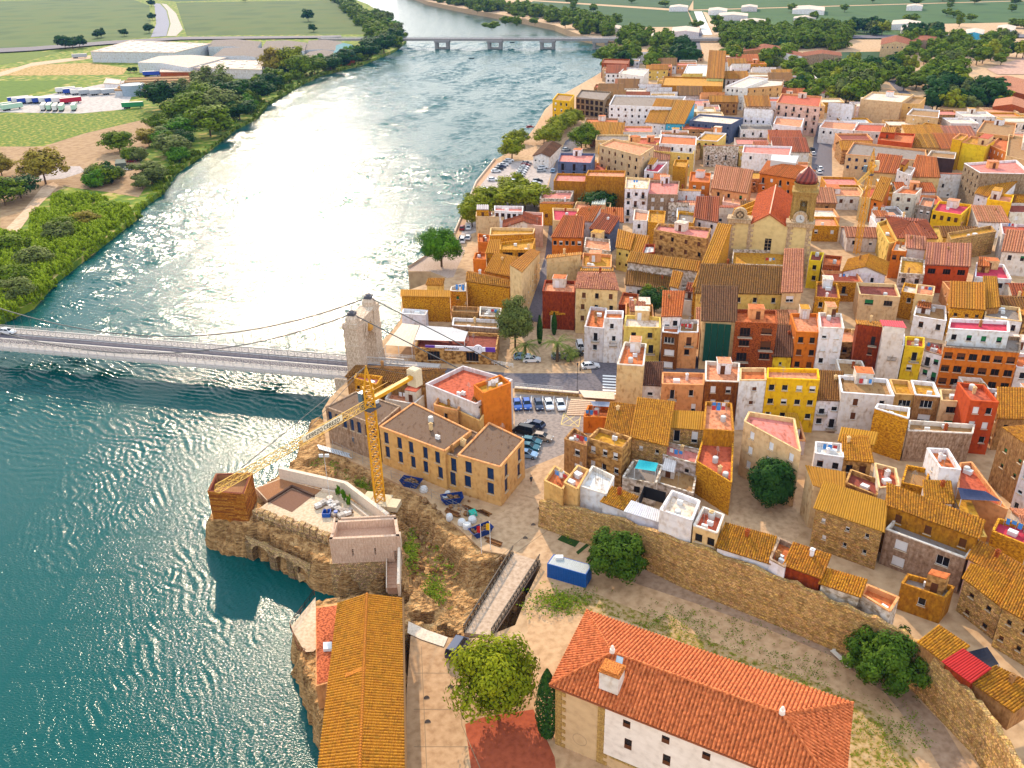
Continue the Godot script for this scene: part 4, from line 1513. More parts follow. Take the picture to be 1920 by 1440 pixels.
# ---------------------------------------------------------------- the castle site
func castle_site():
	var U := Vector3.UP
	# timber-clad tower box on the river point
	var top := 11.3
	var q := PL([390, 921, 457, 926, 472, 886, 405, 888], top)
	var o := (q[0] + q[1] + q[2] + q[3]) * 0.25
	o.y = 5.6
	var t := thing("timber_tower", "squat timber-clad lookout box with open rust-red top on the river point", "tower", o)
	var wood := [M("board_a", Color("d29a3c"), "wood", 0.35, 0.85), M("board_b", Color("b07430"), "wood", 0.4, 0.85), M("board_c", Color("e0b45c"), "wood", 0.3, 0.85)]
	var rustm := M("rust_lining", Color("7a3a26"), "lichen", 0.3, 0.9)
	for i in 4:
		var a := q[i]
		var b := q[(i + 1) % 4]
		var L := (b - a).length()
		var r := (b - a) / L
		var nn := r.cross(U)
		var core := new_mb(o)
		wall(core, a, b, 5.2, top, [])
		wall(core, b - nn * 0.3, a - nn * 0.3, top - 1.3, top, [])
		core.quad(a, b, b - nn * 0.3, a - nn * 0.3)
		part("lining", core, rustm, t)
		var y := 5.3
		while y < top - 0.1:
			var x := 0.0
			while x < L:
				var l := minf(rng.randf_range(1.4, 3.4), L - x)
				var mb := new_mb(o)
				var ce := a + r * (x + l / 2) + nn * 0.05
				ce.y = y + 0.15
				mb.box(ce, Vector3(l - 0.03, 0.27, 0.06 + rng.randf() * 0.05), Basis(r, U, nn))
				part("board", mb, wood[rng.randi() % 3], t)
				x += l
			y += 0.3
	var fl := new_mb(o)
	fl.prism(PL([393, 920, 455, 924, 468, 889, 407, 891], top), top - 1.4, false)
	fl.quad(q[0] - U * 1.2, q[1] - U * 1.2, q[2] - U * 1.2, q[3] - U * 1.2)
	part("floor", fl, M("deck_wood", Color("a8764e"), "board", 0.3, 0.9), t)
	# terrace
	t = thing("castle_terrace", "pale concrete castle terrace with sunken timber deck above the river", "terrace", P(560, 940, 6.8))
	o = t.position
	part("slab", slab([478, 915, 526, 896, 604, 918, 640, 925, 722, 978, 745, 985, 745, 1010, 617, 1012, 473, 962, 503, 941], 6.9, 4.0, o), M("terrace_concrete", Color("d4bc9e"), "ground", 0.2, 0.9), t)
	part("timber_deck", slab([482, 915, 526, 898, 602, 919, 588, 930, 547, 912, 503, 939], 6.93, 6.8, o), M("deck_wood", Color("a8764e"), "board", 0.3, 0.9), t)
	part("timber_deck", slab([506, 942, 547, 916, 585, 931, 547, 960], 6.94, 6.8, o), M("deck_dark", Color("84604c"), "board", 0.5, 0.9), t)
	var mb := new_mb(o)
	for e in [[503, 940, 547, 912], [547, 912, 589, 930]]:
		mb.bar(P(e[0], e[1], 7.1), P(e[2], e[3], 7.1), 0.35, 0.5)
	part("kerb", mb, M("deck_dark2", Color("5c4438"), "board", 0.5, 0.9), t)
	mb = new_mb(o)
	for e in [[525, 886, 649, 914], [649, 914, 728, 974]]:
		mb.bar(P(e[0], e[1], 7.9), P(e[2], e[3], 7.9), 0.7, 2.2)
	part("parapet", mb, M("pale_concrete", Color("dcc8b2"), "plaster", 0.3, 0.9), t)
	mb = new_mb(o)
	mb.bar(P(604, 919, 7.1), P(632, 924, 7.1), 0.3, 0.6)
	mb.bar(P(632, 924, 7.1), P(698, 976, 7.1), 0.3, 0.6)
	part("low_wall", mb, M("pale_concrete", Color("dcc8b2"), "plaster", 0.3, 0.9), t)
	# crumbling battlement along the river side
	mb = new_mb(o)
	var e0 := P(473, 962, 6.9)
	var e1 := P(617, 1014, 6.9)
	var n := 13
	for i in n:
		var a := e0.lerp(e1, float(i) / n)
		var b := e0.lerp(e1, float(i + 0.82) / n)
		var y := 7.2 + rng.randf() * 1.0
		mb.prism(PackedVector3Array([Vector3(a.x, y, a.z), Vector3(b.x, y + rng.randf_range(-0.2, 0.2), b.z), Vector3(b.x + 0.4, y, b.z - 0.9), Vector3(a.x + 0.4, y, a.z - 0.9)]), 3.4)
	mb.prism(PackedVector3Array([e0 - U * 0.4, e1 - U * 0.4, e1 + Vector3(0.5, -0.4, -1.2), e0 + Vector3(0.5, -0.4, -1.2)]), 1.5)
	part("battlement", mb, M("castle_stone", Color("dcc096"), "rubble", 0.16, 0.95, "rubble_h", 5.0), t)
	# arches and leaning buttress in the cove
	mb = new_mb(o)
	var ar := [[P(478, 1000, 4.6), P(520, 1018, 4.4), 2.2], [P(522, 1018, 4.6), P(560, 1035, 4.4), 2.0], [P(560, 1035, 4.6), P(585, 1046, 4.4), 1.6]]
	for k in ar:
		var a: Vector3 = k[0]
		var b: Vector3 = k[1]
		var r := (b - a).normalized()
		var nn := r.cross(U)
		var m := (a + b) * 0.5 + nn * 0.9
		m.y = 0.0
		for i in 12:
			var p0 := PI * i / 12
			var p1 := PI * (i + 1) / 12
			var R: float = k[2]
			for lay in [0.0, 1.0]:
				var z: Vector3 = nn * (lay * 1.4 - 0.7)
				var a0 := m - r * cos(p0) * R + U * (1.6 + sin(p0) * R) + z
				var a1 := m - r * cos(p1) * R + U * (1.6 + sin(p1) * R) + z
				var b0 := m - r * cos(p0) * (R + 0.9) + U * 5.0 + z
				var b1 := m - r * cos(p1) * (R + 0.9) + U * 5.0 + z
				if lay > 0:
					mb.quad(a1, a0, b0, b1)
					mb.quad(a0, a1, a1 - nn * 1.4, a0 - nn * 1.4)
			for s in [-1, 1]:
				mb.box(m + r * s * (R + 0.6) + U * 1.0, Vector3(1.3, 5.0, 1.5), Basis(r, U, nn))
	mb.bar(P(545, 1020, 4.5), P(568, 1090, 0.0), 1.1, 1.6)
	part("arch", mb, M("castle_stone", Color("dcc096"), "rubble", 0.16, 0.95, "rubble_h", 5.0), t)
	# pale gatehouse block with slit windows
	top = 11.2
	q = PL([617, 1011, 749, 1005, 744, 970, 628, 976], top)
	o = (q[0] + q[1] + q[2] + q[3]) * 0.25
	o.y = 6.4
	t = thing("gatehouse_block", "pale banded stone block with two slit windows and open roof deck on the cliff", "building", o)
	var pale := M("pale_stone", Color("dcc0a8"), "board", 0.2, 0.9)
	mb = new_mb(o)
	var LL := (q[1] - q[0]).length()
	wall(mb, q[0], q[1], 6.2, top, [[LL * 0.3, 1.6, 0.25, 1.3], [LL * 0.62, 1.6, 0.25, 1.3], [LL * 0.9, 0.0, 1.2, 2.2]], 0.5)
	wall(mb, q[1], q[2], 5.0, top, [])
	wall(mb, q[2], q[3], 6.2, top, [])
	wall(mb, q[3], q[0], 6.2, top, [])
	for i in 4:
		var a := q[i]
		var b := q[(i + 1) % 4]
		var nn := (b - a).normalized().cross(U)
		mb.quad(a, b, b - nn * 0.5, a - nn * 0.5)
		wall(mb, b - nn * 0.5, a - nn * 0.5, top - 1.6, top, [])
	part("wall", mb, pale, t)
	mb = new_mb(o)
	for i in 14:
		var y := 6.5 + i * 0.33
		var nn := (q[1] - q[0]).normalized().cross(U)
		mb.box((q[0] + q[1]) * 0.5 * Vector3(1, 0, 1) + U * y + nn * 0.02, Vector3(LL + 0.02, 0.03, 0.05), Basis((q[1] - q[0]).normalized(), U, nn))
	part("stone_course", mb, pale, t)
	mb = new_mb(o)
	mb.quad(q[0] - U * 1.4, q[1] - U * 1.4, q[2] - U * 1.4, q[3] - U * 1.4)
	part("roof_terrace", mb, M("deck_pink", Color("d4ac90"), "board", 0.4, 0.9), t)
	mb = new_mb(o)
	mb.quad(q[0] + Vector3(0.4, -3.0, -0.4), q[1] + Vector3(0, -3.0, -0.6), q[1] + Vector3(0, -6.1, -0.6), q[0] + Vector3(0.4, -6.1, -0.4))
	part("inner_wall", mb, pale, t)
	mb = new_mb(o)
	for e in [[628, 975, 624, 1004], [640, 976, 742, 971]]:
		mb.bar(P(e[0], e[1], 10.9), P(e[2], e[3], 10.9), 0.3, 1.0)
	part("partition", mb, pale, t)
	# masonry base and rock below the block
	mb = slab([618, 1058, 728, 1052, 728, 1042, 618, 1048], 6.5, -1.0)
	one("retaining_wall", mb, M("castle_stone", Color("dcc096"), "rubble", 0.16, 0.95, "rubble_h", 5.0), "rough stone base wall under the pale gatehouse block", "wall")
	# stair passage down the side
	t = thing("stair_passage", "narrow pale concrete stair passage with side wall beside the gatehouse", "stairs", P(738, 1080, 5.0))
	o = t.position
	mb = new_mb(o)
	for i in 12:
		var a := P(727, 1030, 6.2).lerp(P(727, 1105, 5.6), i / 12.0)
		var b := P(745, 1030, 6.2).lerp(P(745, 1105, 5.6), i / 12.0)
		mb.box((a + b) * 0.5 - U * 0.5, Vector3((b - a).length(), 1.2, 1.2))
	part("step", mb, M("deck_pink", Color("d4ac90"), "board", 0.4, 0.9), t)
	mb = new_mb(o)
	mb.bar(P(750, 1008, 8.2), P(748, 1106, 6.9), 0.4, 2.6)
	mb.bar(P(725, 1050, 6.6), P(725, 1106, 6.2), 0.12, 0.9)
	part("side_wall", mb, M("pale_concrete", Color("dcc8b2"), "plaster", 0.3, 0.9), t)
	# building materials on the terrace
	var i := 0
	for p in [[597, 952], [607, 946], [616, 958], [624, 953], [634, 958], [643, 962], [652, 966], [640, 970], [629, 968], [619, 946], [630, 948], [655, 961]]:
		var c := P(p[0], p[1], 6.9)
		var pt := thing("pallet_stack", "wrapped pallet of grey paving blocks on the castle terrace", "pallet", c, "pallets of blocks on the terrace")
		pt.rotation.y = rng.randf_range(0.5, 0.8)
		mb = MB.new()
		mb.box(Vector3(0, 0.07, 0), Vector3(1.2, 0.14, 1.0))
		part("pallet", mb, M("pallet_wood", Color("8a6844"), "", 1, 0.9), pt)
		mb = MB.new()
		for x in 2:
			for z in 2:
				mb.box(Vector3(-0.28 + x * 0.56, 0.42 + rng.randf() * 0.12, -0.24 + z * 0.48), Vector3(0.53, 0.55, 0.45))
		part("paving_block", mb, M("block_pale_%d" % (i % 3), [Color("cfc8c2"), Color("b8aea4"), Color("a29286")][i % 3], "plaster", 1.0, 0.9), pt)
		i += 1
	t = thing("blue_bin", "open blue plastic tub on the castle terrace beside the pallets", "bin", P(613, 966, 6.9))
	mb = MB.new()
	for s in [[0.65, 0, 0.06, 1.4], [-0.65, 0, 0.06, 1.4]]:
		mb.box(Vector3(s[0], 0.4, 0), Vector3(0.06, 0.8, 1.4))
	for z in [-0.68, 0.68]:
		mb.box(Vector3(0, 0.4, z), Vector3(1.24, 0.8, 0.06))
	mb.box(Vector3(0, 0.04, 0), Vector3(1.24, 0.08, 1.3))
	part("tub", mb, M("plastic_blue", Color("1e50a0"), "", 1, 0.5), t)
	mb = MB.new()
	mb.tube(Vector3(1.6, 0, 0.2), Vector3(1.6, 0.95, 0.2), 0.32, 0.35, 10)
	part("barrel", mb, M("plastic_blue", Color("1e50a0"), "", 1, 0.5), t)
	t = thing("site_mast", "thin grey floodlight mast on a round concrete foot on the terrace", "mast", P(619, 938, 6.9))
	mb = MB.new()
	mb.lathe(Vector3.ZERO, [[0.0, 0.0], [0.7, 0.0], [0.55, 0.7], [0.0, 0.75]], 10)
	part("foot", mb, M("pale_concrete", Color("dcc8b2"), "plaster", 0.3, 0.9), t)
	mb = MB.new()
	mb.tube(Vector3(0, 0.7, 0), Vector3(0, 9.0, 0), 0.05, 0.04, 6)
	for s in [-1, 1]:
		mb.box(Vector3(s * 0.5, 9.1, 0), Vector3(0.7, 0.5, 0.3))
	part("pole", mb, M("lamp_metal", Color("b8b8b8"), "", 1, 0.5), t)
	for p in [[635, 930], [645, 938], [655, 948]]:
		tree(P(p[0], p[1], 6.9), 0.5, 2.4, "green", "small young shrub planted beside the castle terrace parapet", "young shrubs on the terrace", "young_shrub", 0)

# ---------------------------------------------------------------- the long tiled building and the big red-roofed building
func big_buildings():
	var U := Vector3.UP
	var o := P(690, 1300, G)
	var t := thing("long_building", "long low building with ochre barrel-tiled gable roof on the cliff edge", "building", o)
	var hE := G + 6.0
	var l0 := P(633, 1131, hE)
	var l1 := P(577, 1600, hE)
	var r0 := P(756, 1121, hE)
	var r1 := P(764, 1600, hE)
	var k0 := P(688, 1113, hE + 1.9)
	var k1 := P(668, 1600, hE + 1.9)
	var wm := wall_mat("tan")
	var mb := new_mb(o)
	wall(mb, r1 - Vector3(0.5, 0, 0), r0 - Vector3(0.5, 0, 0), G - 0.5, hE, [])
	wall(mb, l0 + Vector3(0.5, 0, 0), l1 + Vector3(0.5, 0, 0), G - 4, hE, [])
	wall(mb, r0 + Vector3(-0.5, 0, 0.5), l0 + Vector3(0.5, 0, 0.5), G - 2, hE, [])
	mb.tri(r0 + Vector3(-0.5, 0, 0.5), l0 + Vector3(0.5, 0, 0.5), k0 + Vector3(0, 0, 0.5))
	part("wall", mb, wm, t)
	# tiles: one mesh per slope, each tile with its own tone
	for s in [[l0, l1, k1, k0], [r1, r0, k0, k1]]:
		mb = new_mb(o)
		slope(mb, s[0], s[1], s[2], s[3], 0.42, 0.55, 0.12, 0.5)
		part("tile_slope", mb, M("old_tile", Color("c2841e"), "lichen", 0.3, 0.85), t).set_meta("kind", "stuff")
	mb = new_mb(o)
	for i in 100:
		mb.tube(k0.lerp(k1, i / 100.0) + U * 0.05, k0.lerp(k1, (i + 1.1) / 100.0) + U * 0.1, 0.17, 0.2, 6, false)
	part("ridge", mb, M("ridge_tile", Color("c27a22"), "lichen", 0.3, 0.85), t)
	mb = new_mb(o)
	mb.bar(r0 + U * 0.1, r1 + U * 0.1, 0.25, 0.2)
	part("gutter", mb, M("gutter_brown", Color("6a4a28"), "", 1, 0.8), t)
	mb = new_mb(o)
	mb.bar(P(648, 1268, hE + 1.1), P(686, 1253, hE + 1.9), 0.6, 0.35)
	part("fire_wall", mb, M("ridge_tile", Color("c27a22"), "lichen", 0.3, 0.85), t)
	# lean-to with terracotta flat roof
	t = thing("lean_to", "terracotta flat-roofed lean-to with white hatch against the long tiled building", "building", P(610, 1210, G))
	o = t.position
	part("wall", slab([592, 1137, 634, 1131, 624, 1278, 592, 1287], G + 3.6, G - 4, o), wall_mat("salmon"), t)
	part("roof_terrace", slab([593, 1140, 632, 1135, 623, 1275, 594, 1283], G + 3.64, G + 3.5, o), M("terracotta_sheet", Color("c0643c"), "lichen", 0.15, 0.9), t)
	part("hatch", slab([606, 1204, 622, 1203, 622, 1216, 606, 1217], G + 4.1, G + 3.5, o), M("appliance_white", Color("d4d2ce"), "", 1, 0.5), t)
	# cliff-top yard and its railing
	sheet("cliff_yard", [545, 1178, 592, 1122, 594, 1218, 588, 1224, 572, 1225], G, M("terrace_concrete", Color("d4bc9e"), "ground", 0.2, 0.9), 0.25)
	var rp := [[545, 1178], [590, 1116], [545, 1178], [560, 1220], [575, 1228]]
	t = thing("cliff_railing", "rusty pipe railing round the cliff-top yard above the river", "railing", P(560, 1170, G))
	o = t.position
	mb = new_mb(o)
	for k in rp.size() - 1:
		var a := P(rp[k][0], rp[k][1], G + 0.25)
		var b := P(rp[k + 1][0], rp[k + 1][1], G + 0.25)
		for y in [0.5, 1.0]:
			mb.bar(a + U * y, b + U * y, 0.06)
	part("rail", mb, M("rusty_iron", Color("6a3a20"), "", 1, 0.8), t)
	for k in rp.size() - 1:
		for f in 5:
			var a := P(rp[k][0], rp[k][1], G + 0.2).lerp(P(rp[k + 1][0], rp[k + 1][1], G + 0.2), f / 5.0)
			mb = new_mb(o)
			mb.bar(a, a + U * 1.05, 0.07)
			part("post", mb, M("rusty_iron", Color("6a3a20"), "", 1, 0.8), t)
	# big building with the red hipped roof
	var hR := G + 10.0
	var A := P(1030, 1284, hR)
	var D := P(1100, 1144, hR)
	var C := P(1600, 1318, hR)
	var B := A + C - D
	var K0 := P(1148, 1224, hR + 3.2)
	var K1 := P(1466, 1339, hR + 3.2)
	o = (A + B + C + D) * 0.25
	o.y = G
	mark(PackedVector3Array([A, B, C, D]), 2.0)
	t = thing("red_roof_building", "large sandstone and white building with red hipped tile roof by the park", "building", o)
	var u := (B - A).normalized()
	var vv := (D - A).normalized()
	var ins := 0.6
	var a2 := A + (u + vv) * ins
	var b2 := B + (-u + vv) * ins
	var c2 := C - (u + vv) * ins
	var d2 := D + (u - vv) * ins
	var sand := M("sandstone", Color("d2ae80"), "plaster", 0.1, 0.9)
	mb = new_mb(o)
	var L := (b2 - a2).length()
	wall(mb, a2, b2, G, hR, [], 0.25)
	wall(mb, b2, c2, G, hR, [])
	wall(mb, c2, d2, G, hR, [])
	wall(mb, d2, a2, G, hR, [])
	part("wall", mb, sand, t)
	var nn := u.cross(U)
	# white rendered panel, proud of the sandstone, with real openings
	var wx0 := L * 0.20
	var wx1 := L * 0.72
	var holes := []
	for r in 2:
		for c in 4:
			holes.append([2.2 + c * 4.6 + (0.0 if r == 0 else 0.3), (5.6 if r == 0 else 2.3), 0.9, 1.1 if r == 0 else 1.6])
	mb = new_mb(o)
	var pa := a2 + u * wx0 + nn * 0.14
	var pb := a2 + u * wx1 + nn * 0.14
	wall(mb, pa, pb, G + 2.0, hR - 0.1, holes, 0.13)
	mb.quad(pa - nn * 0.14 - U * (hR - G - 2.0), pa - U * (hR - G - 2.0), pa, pa - nn * 0.14)
	mb.quad(pb - U * (hR - G - 2.0), pb - nn * 0.14 - U * (hR - G - 2.0), pb - nn * 0.14, pb)
	part("white_panel", mb, M("white_render", Color("ecdccc"), "plaster", 0.12, 0.9), t)
	for h in holes:
		var c: Vector3 = pa + u * (h[0] + h[2] / 2) - U * (hR - G - 2.0) + U * (h[1] + h[3] / 2 + 0.0) - nn * 0.06
		c.y = G + 2.0 + h[1] + h[3] / 2
		var wn := put("window", win_mesh("frame", h[2], h[3], "brown"), t, Transform3D(Basis(u, U, nn), c - o))
		put("pane", win_mesh("pane", h[2], h[3], ""), wn, Transform3D(Basis(), Vector3(0, 0, -0.02)))
		put("blind", win_mesh("blind", h[2], 0.6, "brown"), wn, Transform3D(Basis(), Vector3(0, -h[3] / 2 + 0.3, 0.05)))
	for e in [[a2, 0.0], [a2 + u * (wx0 - 0.9), 0.0], [a2 + u * wx1 + u * 0.1, 0.0]]:     # quoins
		for k in 16:
			mb = new_mb(o)
			var wq := 1.3 if k % 2 == 0 else 0.8
			mb.box(e[0] * Vector3(1, 0, 1) + U * (G + 0.3 + k * 0.6) + u * wq / 2 + nn * 0.05, Vector3(wq, 0.56, 0.12), Basis(u, U, nn))
			part("quoin", mb, M("quoin_stone", Color("c9a25c"), "stain", 0.4, 0.9), t)
	mb = new_mb(o)
	mb.box((a2 + b2) * 0.5 * Vector3(1, 0, 1) + U * (G + 1.85) + nn * 0.12, Vector3(L * 0.55, 0.14, 0.3), Basis(u, U, nn))
	part("string_course", mb, M("quoin_stone", Color("c9a25c"), "stain", 0.4, 0.9), t)
	# faded painted sundial ring and weathered inscription lines on the corner bay
	mb = new_mb(o)
	var sc := a2 + u * 3.2 - U * 7.6 + nn * 0.03
	for i in 28:
		var p0 := TAU * i / 28
		var p1 := TAU * (i + 1) / 28
		var e0 := u * cos(p0) + U * sin(p0)
		var e1 := u * cos(p1) + U * sin(p1)
		mb.quad(sc + e0 * 0.85, sc + e0 * 0.92, sc + e1 * 0.92, sc + e1 * 0.85)
	part("sundial", mb, M("faded_paint", Color("a98a66"), "", 1, 0.9), t)
	var red := M("new_tile", Color("d27644"), "lichen", 0.12, 0.8)
	for s in [[A, B, K1, K0], [C, D, K0, K1], [B, C, K1, K1], [D, A, K0, K0]]:
		mb = new_mb(o)
		slope(mb, s[0], s[1], s[2], s[3], 0.44, 0.46, 0.13, 0.26, true)
		part("tile_slope", mb, red, t).set_meta("kind", "stuff")
	mb = new_mb(o)
	for e in [[A, K0], [D, K0], [B, K1], [C, K1], [K0, K1]]:
		var nseg := int((e[1] - e[0]).length() / 0.5)
		for i in nseg:
			mb.tube(e[0].lerp(e[1], float(i) / nseg) + U * 0.08, e[0].lerp(e[1], (i + 1.15) / nseg) + U * 0.12, 0.15, 0.18, 6, false)
	part("ridge", mb, red, t)
	mb = new_mb(o)
	for e in [[A, B], [B, C], [C, D], [D, A]]:
		mb.bar(e[0] - U * 0.12, e[1] - U * 0.12, 0.12, 0.2)
	part("eaves", mb, M("eaves_brown", Color("8a4a28"), "", 1, 0.9), t)
	for k in [K0, K1]:
		mb = new_mb(o)
		mb.lathe(k + U * 0.1, [[0.34, 0.0], [0.3, 0.5], [0.16, 0.55], [0.22, 0.8], [0.12, 1.0], [0.0, 1.05]], 10)
		part("finial", mb, M("white_render", Color("ecdccc"), "plaster", 0.12, 0.9), t)
	var cp := P(1147, 1275, hR + 2.1)
	mb = new_mb(o)
	mb.box(cp + U * 0.35, Vector3(2.3, 2.6, 1.9), Basis(u, U, nn))
	var chim := part("chimney", mb, wall_mat("offwhite"), t)
	mb = new_mb(o)
	mb.box(cp + U * 1.72, Vector3(2.6, 0.16, 2.2), Basis(u, U, nn))
	mb.box(cp + U * 1.9, Vector3(2.1, 0.24, 1.7), Basis(u, U, nn))
	part("cap", mb, M("cap_terracotta", Color("c87a38"), "lichen", 0.3, 0.9), chim)
	var sk := P(1161, 1244, hR + 2.75)
	mb = new_mb(o)
	var fall := (A + B - K0 - K1).normalized()
	var sn := u.cross(-fall).normalized()
	mb.box(sk + sn * 0.12, Vector3(0.8, 1.5, 0.16), Basis(u, -fall, sn))
	part("skylight", mb, M("sky_glass", Color("a8b4ba"), "", 1, 0.1), t)

# ---------------------------------------------------------------- park, wall, footbridge
func park():
	var U := Vector3.UP
	var sandm := M("park_sand", Color("c8a27a"), "ground", 0.08, 1.0)
	sheet("park_ground", [985, 1120, 1014, 1070, 1110, 1010, 1250, 1090, 1500, 1195, 1650, 1270, 1760, 1340, 1860, 1440, 2000, 1640, 1000, 1640, 960, 1210, 990, 1185], G, sandm, 0.004)
	sheet("park_grass", [1000, 1120, 1110, 1110, 1230, 1160, 1400, 1230, 1560, 1290, 1640, 1330, 1700, 1400, 1760, 1500, 1600, 1500, 1590, 1330, 1400, 1250, 1150, 1155, 1060, 1150], G, M("dry_grass", Color(0.9, 0.9, 0.9), "dry", 0.10, 1.0), 0.010)
	sheet("park_path", [1160, 1080, 1200, 1052, 1250, 1072, 1360, 1115, 1500, 1170, 1620, 1232, 1700, 1290, 1770, 1360, 1830, 1460, 1780, 1470, 1740, 1400, 1660, 1300, 1560, 1230, 1440, 1180, 1300, 1130, 1195, 1095], G, M("path_concrete", Color("a88a70"), "ground", 0.1, 0.95), 0.016)
	sheet("plaza_paving", [770, 1192, 850, 1197, 905, 1196, 1000, 1300, 1000, 1400, 870, 1360, 880, 1600, 762, 1600, 762, 1300], G, M("plaza_stone", Color("bf9a74"), "ground", 0.09, 0.95), 0.008)
	sheet("ramp_slab", [766, 1166, 800, 1182, 840, 1196, 832, 1214, 790, 1200, 764, 1188], G, M("pale_concrete", Color("dcc8b2"), "plaster", 0.3, 0.9), 0.12)
	var joints := new_mb()
	for e in [[862, 1212, 866, 1360], [790, 1212, 800, 1440], [776, 1262, 862, 1262], [776, 1330, 865, 1330], [866, 1360, 900, 1440], [776, 1400, 880, 1400], [862, 1300, 905, 1290], [930, 1050, 990, 1000], [960, 1042, 1040, 985], [985, 930, 1040, 945]]:
		joints.bar(P(e[0], e[1], G + 0.012), P(e[2], e[3], G + 0.012), 0.09, 0.012)
	structure("paving_joint", joints, M("joint_grout", Color("8c7458"), "", 1, 0.95))
	for e in [[800, 1310], [802, 1355], [845, 1290], [885, 1270], [1000, 985], [1012, 955], [985, 1010]]:
		var lid := MB.new()
		lid.tube(P(e[0], e[1], G + 0.01), P(e[0], e[1], G + 0.03), 0.4, 0.4, 12)
		one("manhole_cover", lid, M("cast_iron", Color("5c4c40"), "", 1, 0.7), "round iron manhole cover set in the pale paving", "manhole cover", "manhole covers in the paving")
	sheet("red_court", [872, 1358, 905, 1345, 1000, 1330, 1040, 1420, 1060, 1600, 905, 1600], G, M("red_paving", Color("ad5536"), "ground", 0.12, 0.95), 0.012)
	sheet("street_paving", [905, 1030, 960, 1042, 1014, 1062, 1110, 1005, 1020, 985, 1015, 930, 1060, 850, 1110, 790, 960, 790, 985, 870, 985, 900, 945, 960, 870, 985], G, M("street_stone", Color("c4a27e"), "ground", 0.09, 0.95), 0.006)
	for g in [[1045, 1012, 1062, 995, 1095, 1006, 1078, 1026], [1080, 1035, 1104, 1016, 1108, 1020, 1084, 1040]]:
		sheet("lawn", g, G, M("lawn_green", Color("2f4a14"), "ground", 0.3, 1.0), 0.02)
	# the old stone wall, in lengths that follow its curve
	var top := [1018, 930, 1150, 958, 1300, 1010, 1480, 1076, 1570, 1117, 1682, 1163, 1740, 1205, 1795, 1262, 1850, 1320, 1895, 1392, 1935, 1480]
	var highs := [5.0, 6.5, 8.0, 8.0, 7.6, 7.2, 7.0, 6.8, 6.5, 6.2, 6.0]
	var pts := PackedVector3Array()
	for i in highs.size():
		pts.append(P(top[i * 2], top[i * 2 + 1], G + highs[i]) + Vector3(-0.7, 0, 1.5))
	var t := thing("town_wall", "long curving rubble-stone retaining wall between park and tiled sheds", "wall", pts[3] * Vector3(1, 0, 1) + U * G)
	var stone := M("wall_rubble", Color("e2c084"), "rubble", 0.15, 0.95, "rubble_h", 5.0)
	grime(stone)
	for i in pts.size() - 1:
		var mb := new_mb(t.position)
		var a := pts[i]
		var b := pts[i + 1]
		var r := (b - a).normalized()
		var nn := r.cross(U)
		var mid := 6
		for k in mid:
			var p := a.lerp(b, float(k) / mid)
			var q := a.lerp(b, float(k + 1) / mid)
			var h0 := 0.3 * sin(i * 6.0 + k * 2.3)
			var h1 := 0.3 * sin(i * 6.0 + (k + 1) * 2.3)
			if k == mid - 1 :
				h1 = 0.3 * sin((i + 1) * 6.0)
			mb.hexa([Vector3(p.x, G - 0.3, p.z) + nn * 0.35, Vector3(q.x, G - 0.3, q.z) + nn * 0.35, Vector3(q.x, G - 0.3, q.z) - nn * 0.7, Vector3(p.x, G - 0.3, p.z) - nn * 0.7, p + U * h0, q + U * h1, q + U * h1 - nn * 0.7, p + U * h0 - nn * 0.7])
		part("wall_length", mb, stone, t)
	mark(pts, 0.5)
	# footbridge
	var a0 := P(870, 1186, G + 0.15)
	var a1 := P(922, 1192, G + 0.15)
	var b0 := P(962, 1036, G + 0.15)
	var b1 := P(1012, 1052, G + 0.15)
	t = thing("footbridge", "sloping concrete footbridge with dark steel side rails over the castle ditch", "bridge", (a0 + b1) * 0.5)
	var o := t.position
	for i in 7:
		var f0 := i / 7.0
		var f1 := (i + 0.985) / 7.0
		var mb := new_mb(o)
		mb.prism(PackedVector3Array([a0.lerp(b0, f0), a1.lerp(b1, f0), a1.lerp(b1, f1), a0.lerp(b0, f1)]), G - 0.5)
		part("deck_panel", mb, M("bridge_slab", Color("c4aa92"), "ground", 0.15, 0.9), t)
	for e in [[a0, b0], [a1, b1]]:
		var mb := new_mb(o)
		var n := 16
		for i in n:
			var p: Vector3 = e[0].lerp(e[1], float(i) / n)
			var q: Vector3 = e[0].lerp(e[1], float(i + 1) / n)
			mb.bar(p, p + U * 1.3, 0.12)
			mb.bar(p + U * 0.15, q + U * 1.25, 0.06)
			for k in 4:
				var m := p.lerp(q, k / 4.0)
				mb.bar(m + U * 0.1, m + U * 1.25, 0.035)
		mb.bar(e[0] + U * 1.3, e[1] + U * 1.3, 0.16)
		mb.bar(e[0] + U * 0.1, e[1] + U * 0.1, 0.2, 0.3)
		part("railing", mb, M("dark_steel", Color("44382e"), "", 1, 0.6), t)
	# shipping container
	var c0 := P(1026, 1082, G)
	var c1 := P(1098, 1103, G)
	var r := (c1 - c0).normalized()
	var bk := r.cross(U) * -1.0
	o = (c0 + c1) * 0.5 + bk * 1.22
	t = thing("shipping_container", "blue corrugated shipping container with pale roof beside the footbridge", "container", o)
	t.basis = Basis(r, U, r.cross(U))
	var L := (c1 - c0).length()
	var blue := M("container_blue", Color("1c5aa6"), "plaster", 0.4, 0.5)
	var mb := MB.new()
	for s in [-1, 1]:
		var n := 22
		for i in n:
			var x0 := -L / 2 + 0.1 + (L - 0.2) * i / n
			mb.box(Vector3(x0 + (L - 0.2) / n / 2, 1.3, s * 1.19), Vector3((L - 0.2) / n * 0.6, 2.4, 0.08))
	mb.box(Vector3(0, 1.3, 0), Vector3(L - 0.1, 2.5, 2.32))
	part("side_wall", mb, blue, t)
	mb = MB.new()
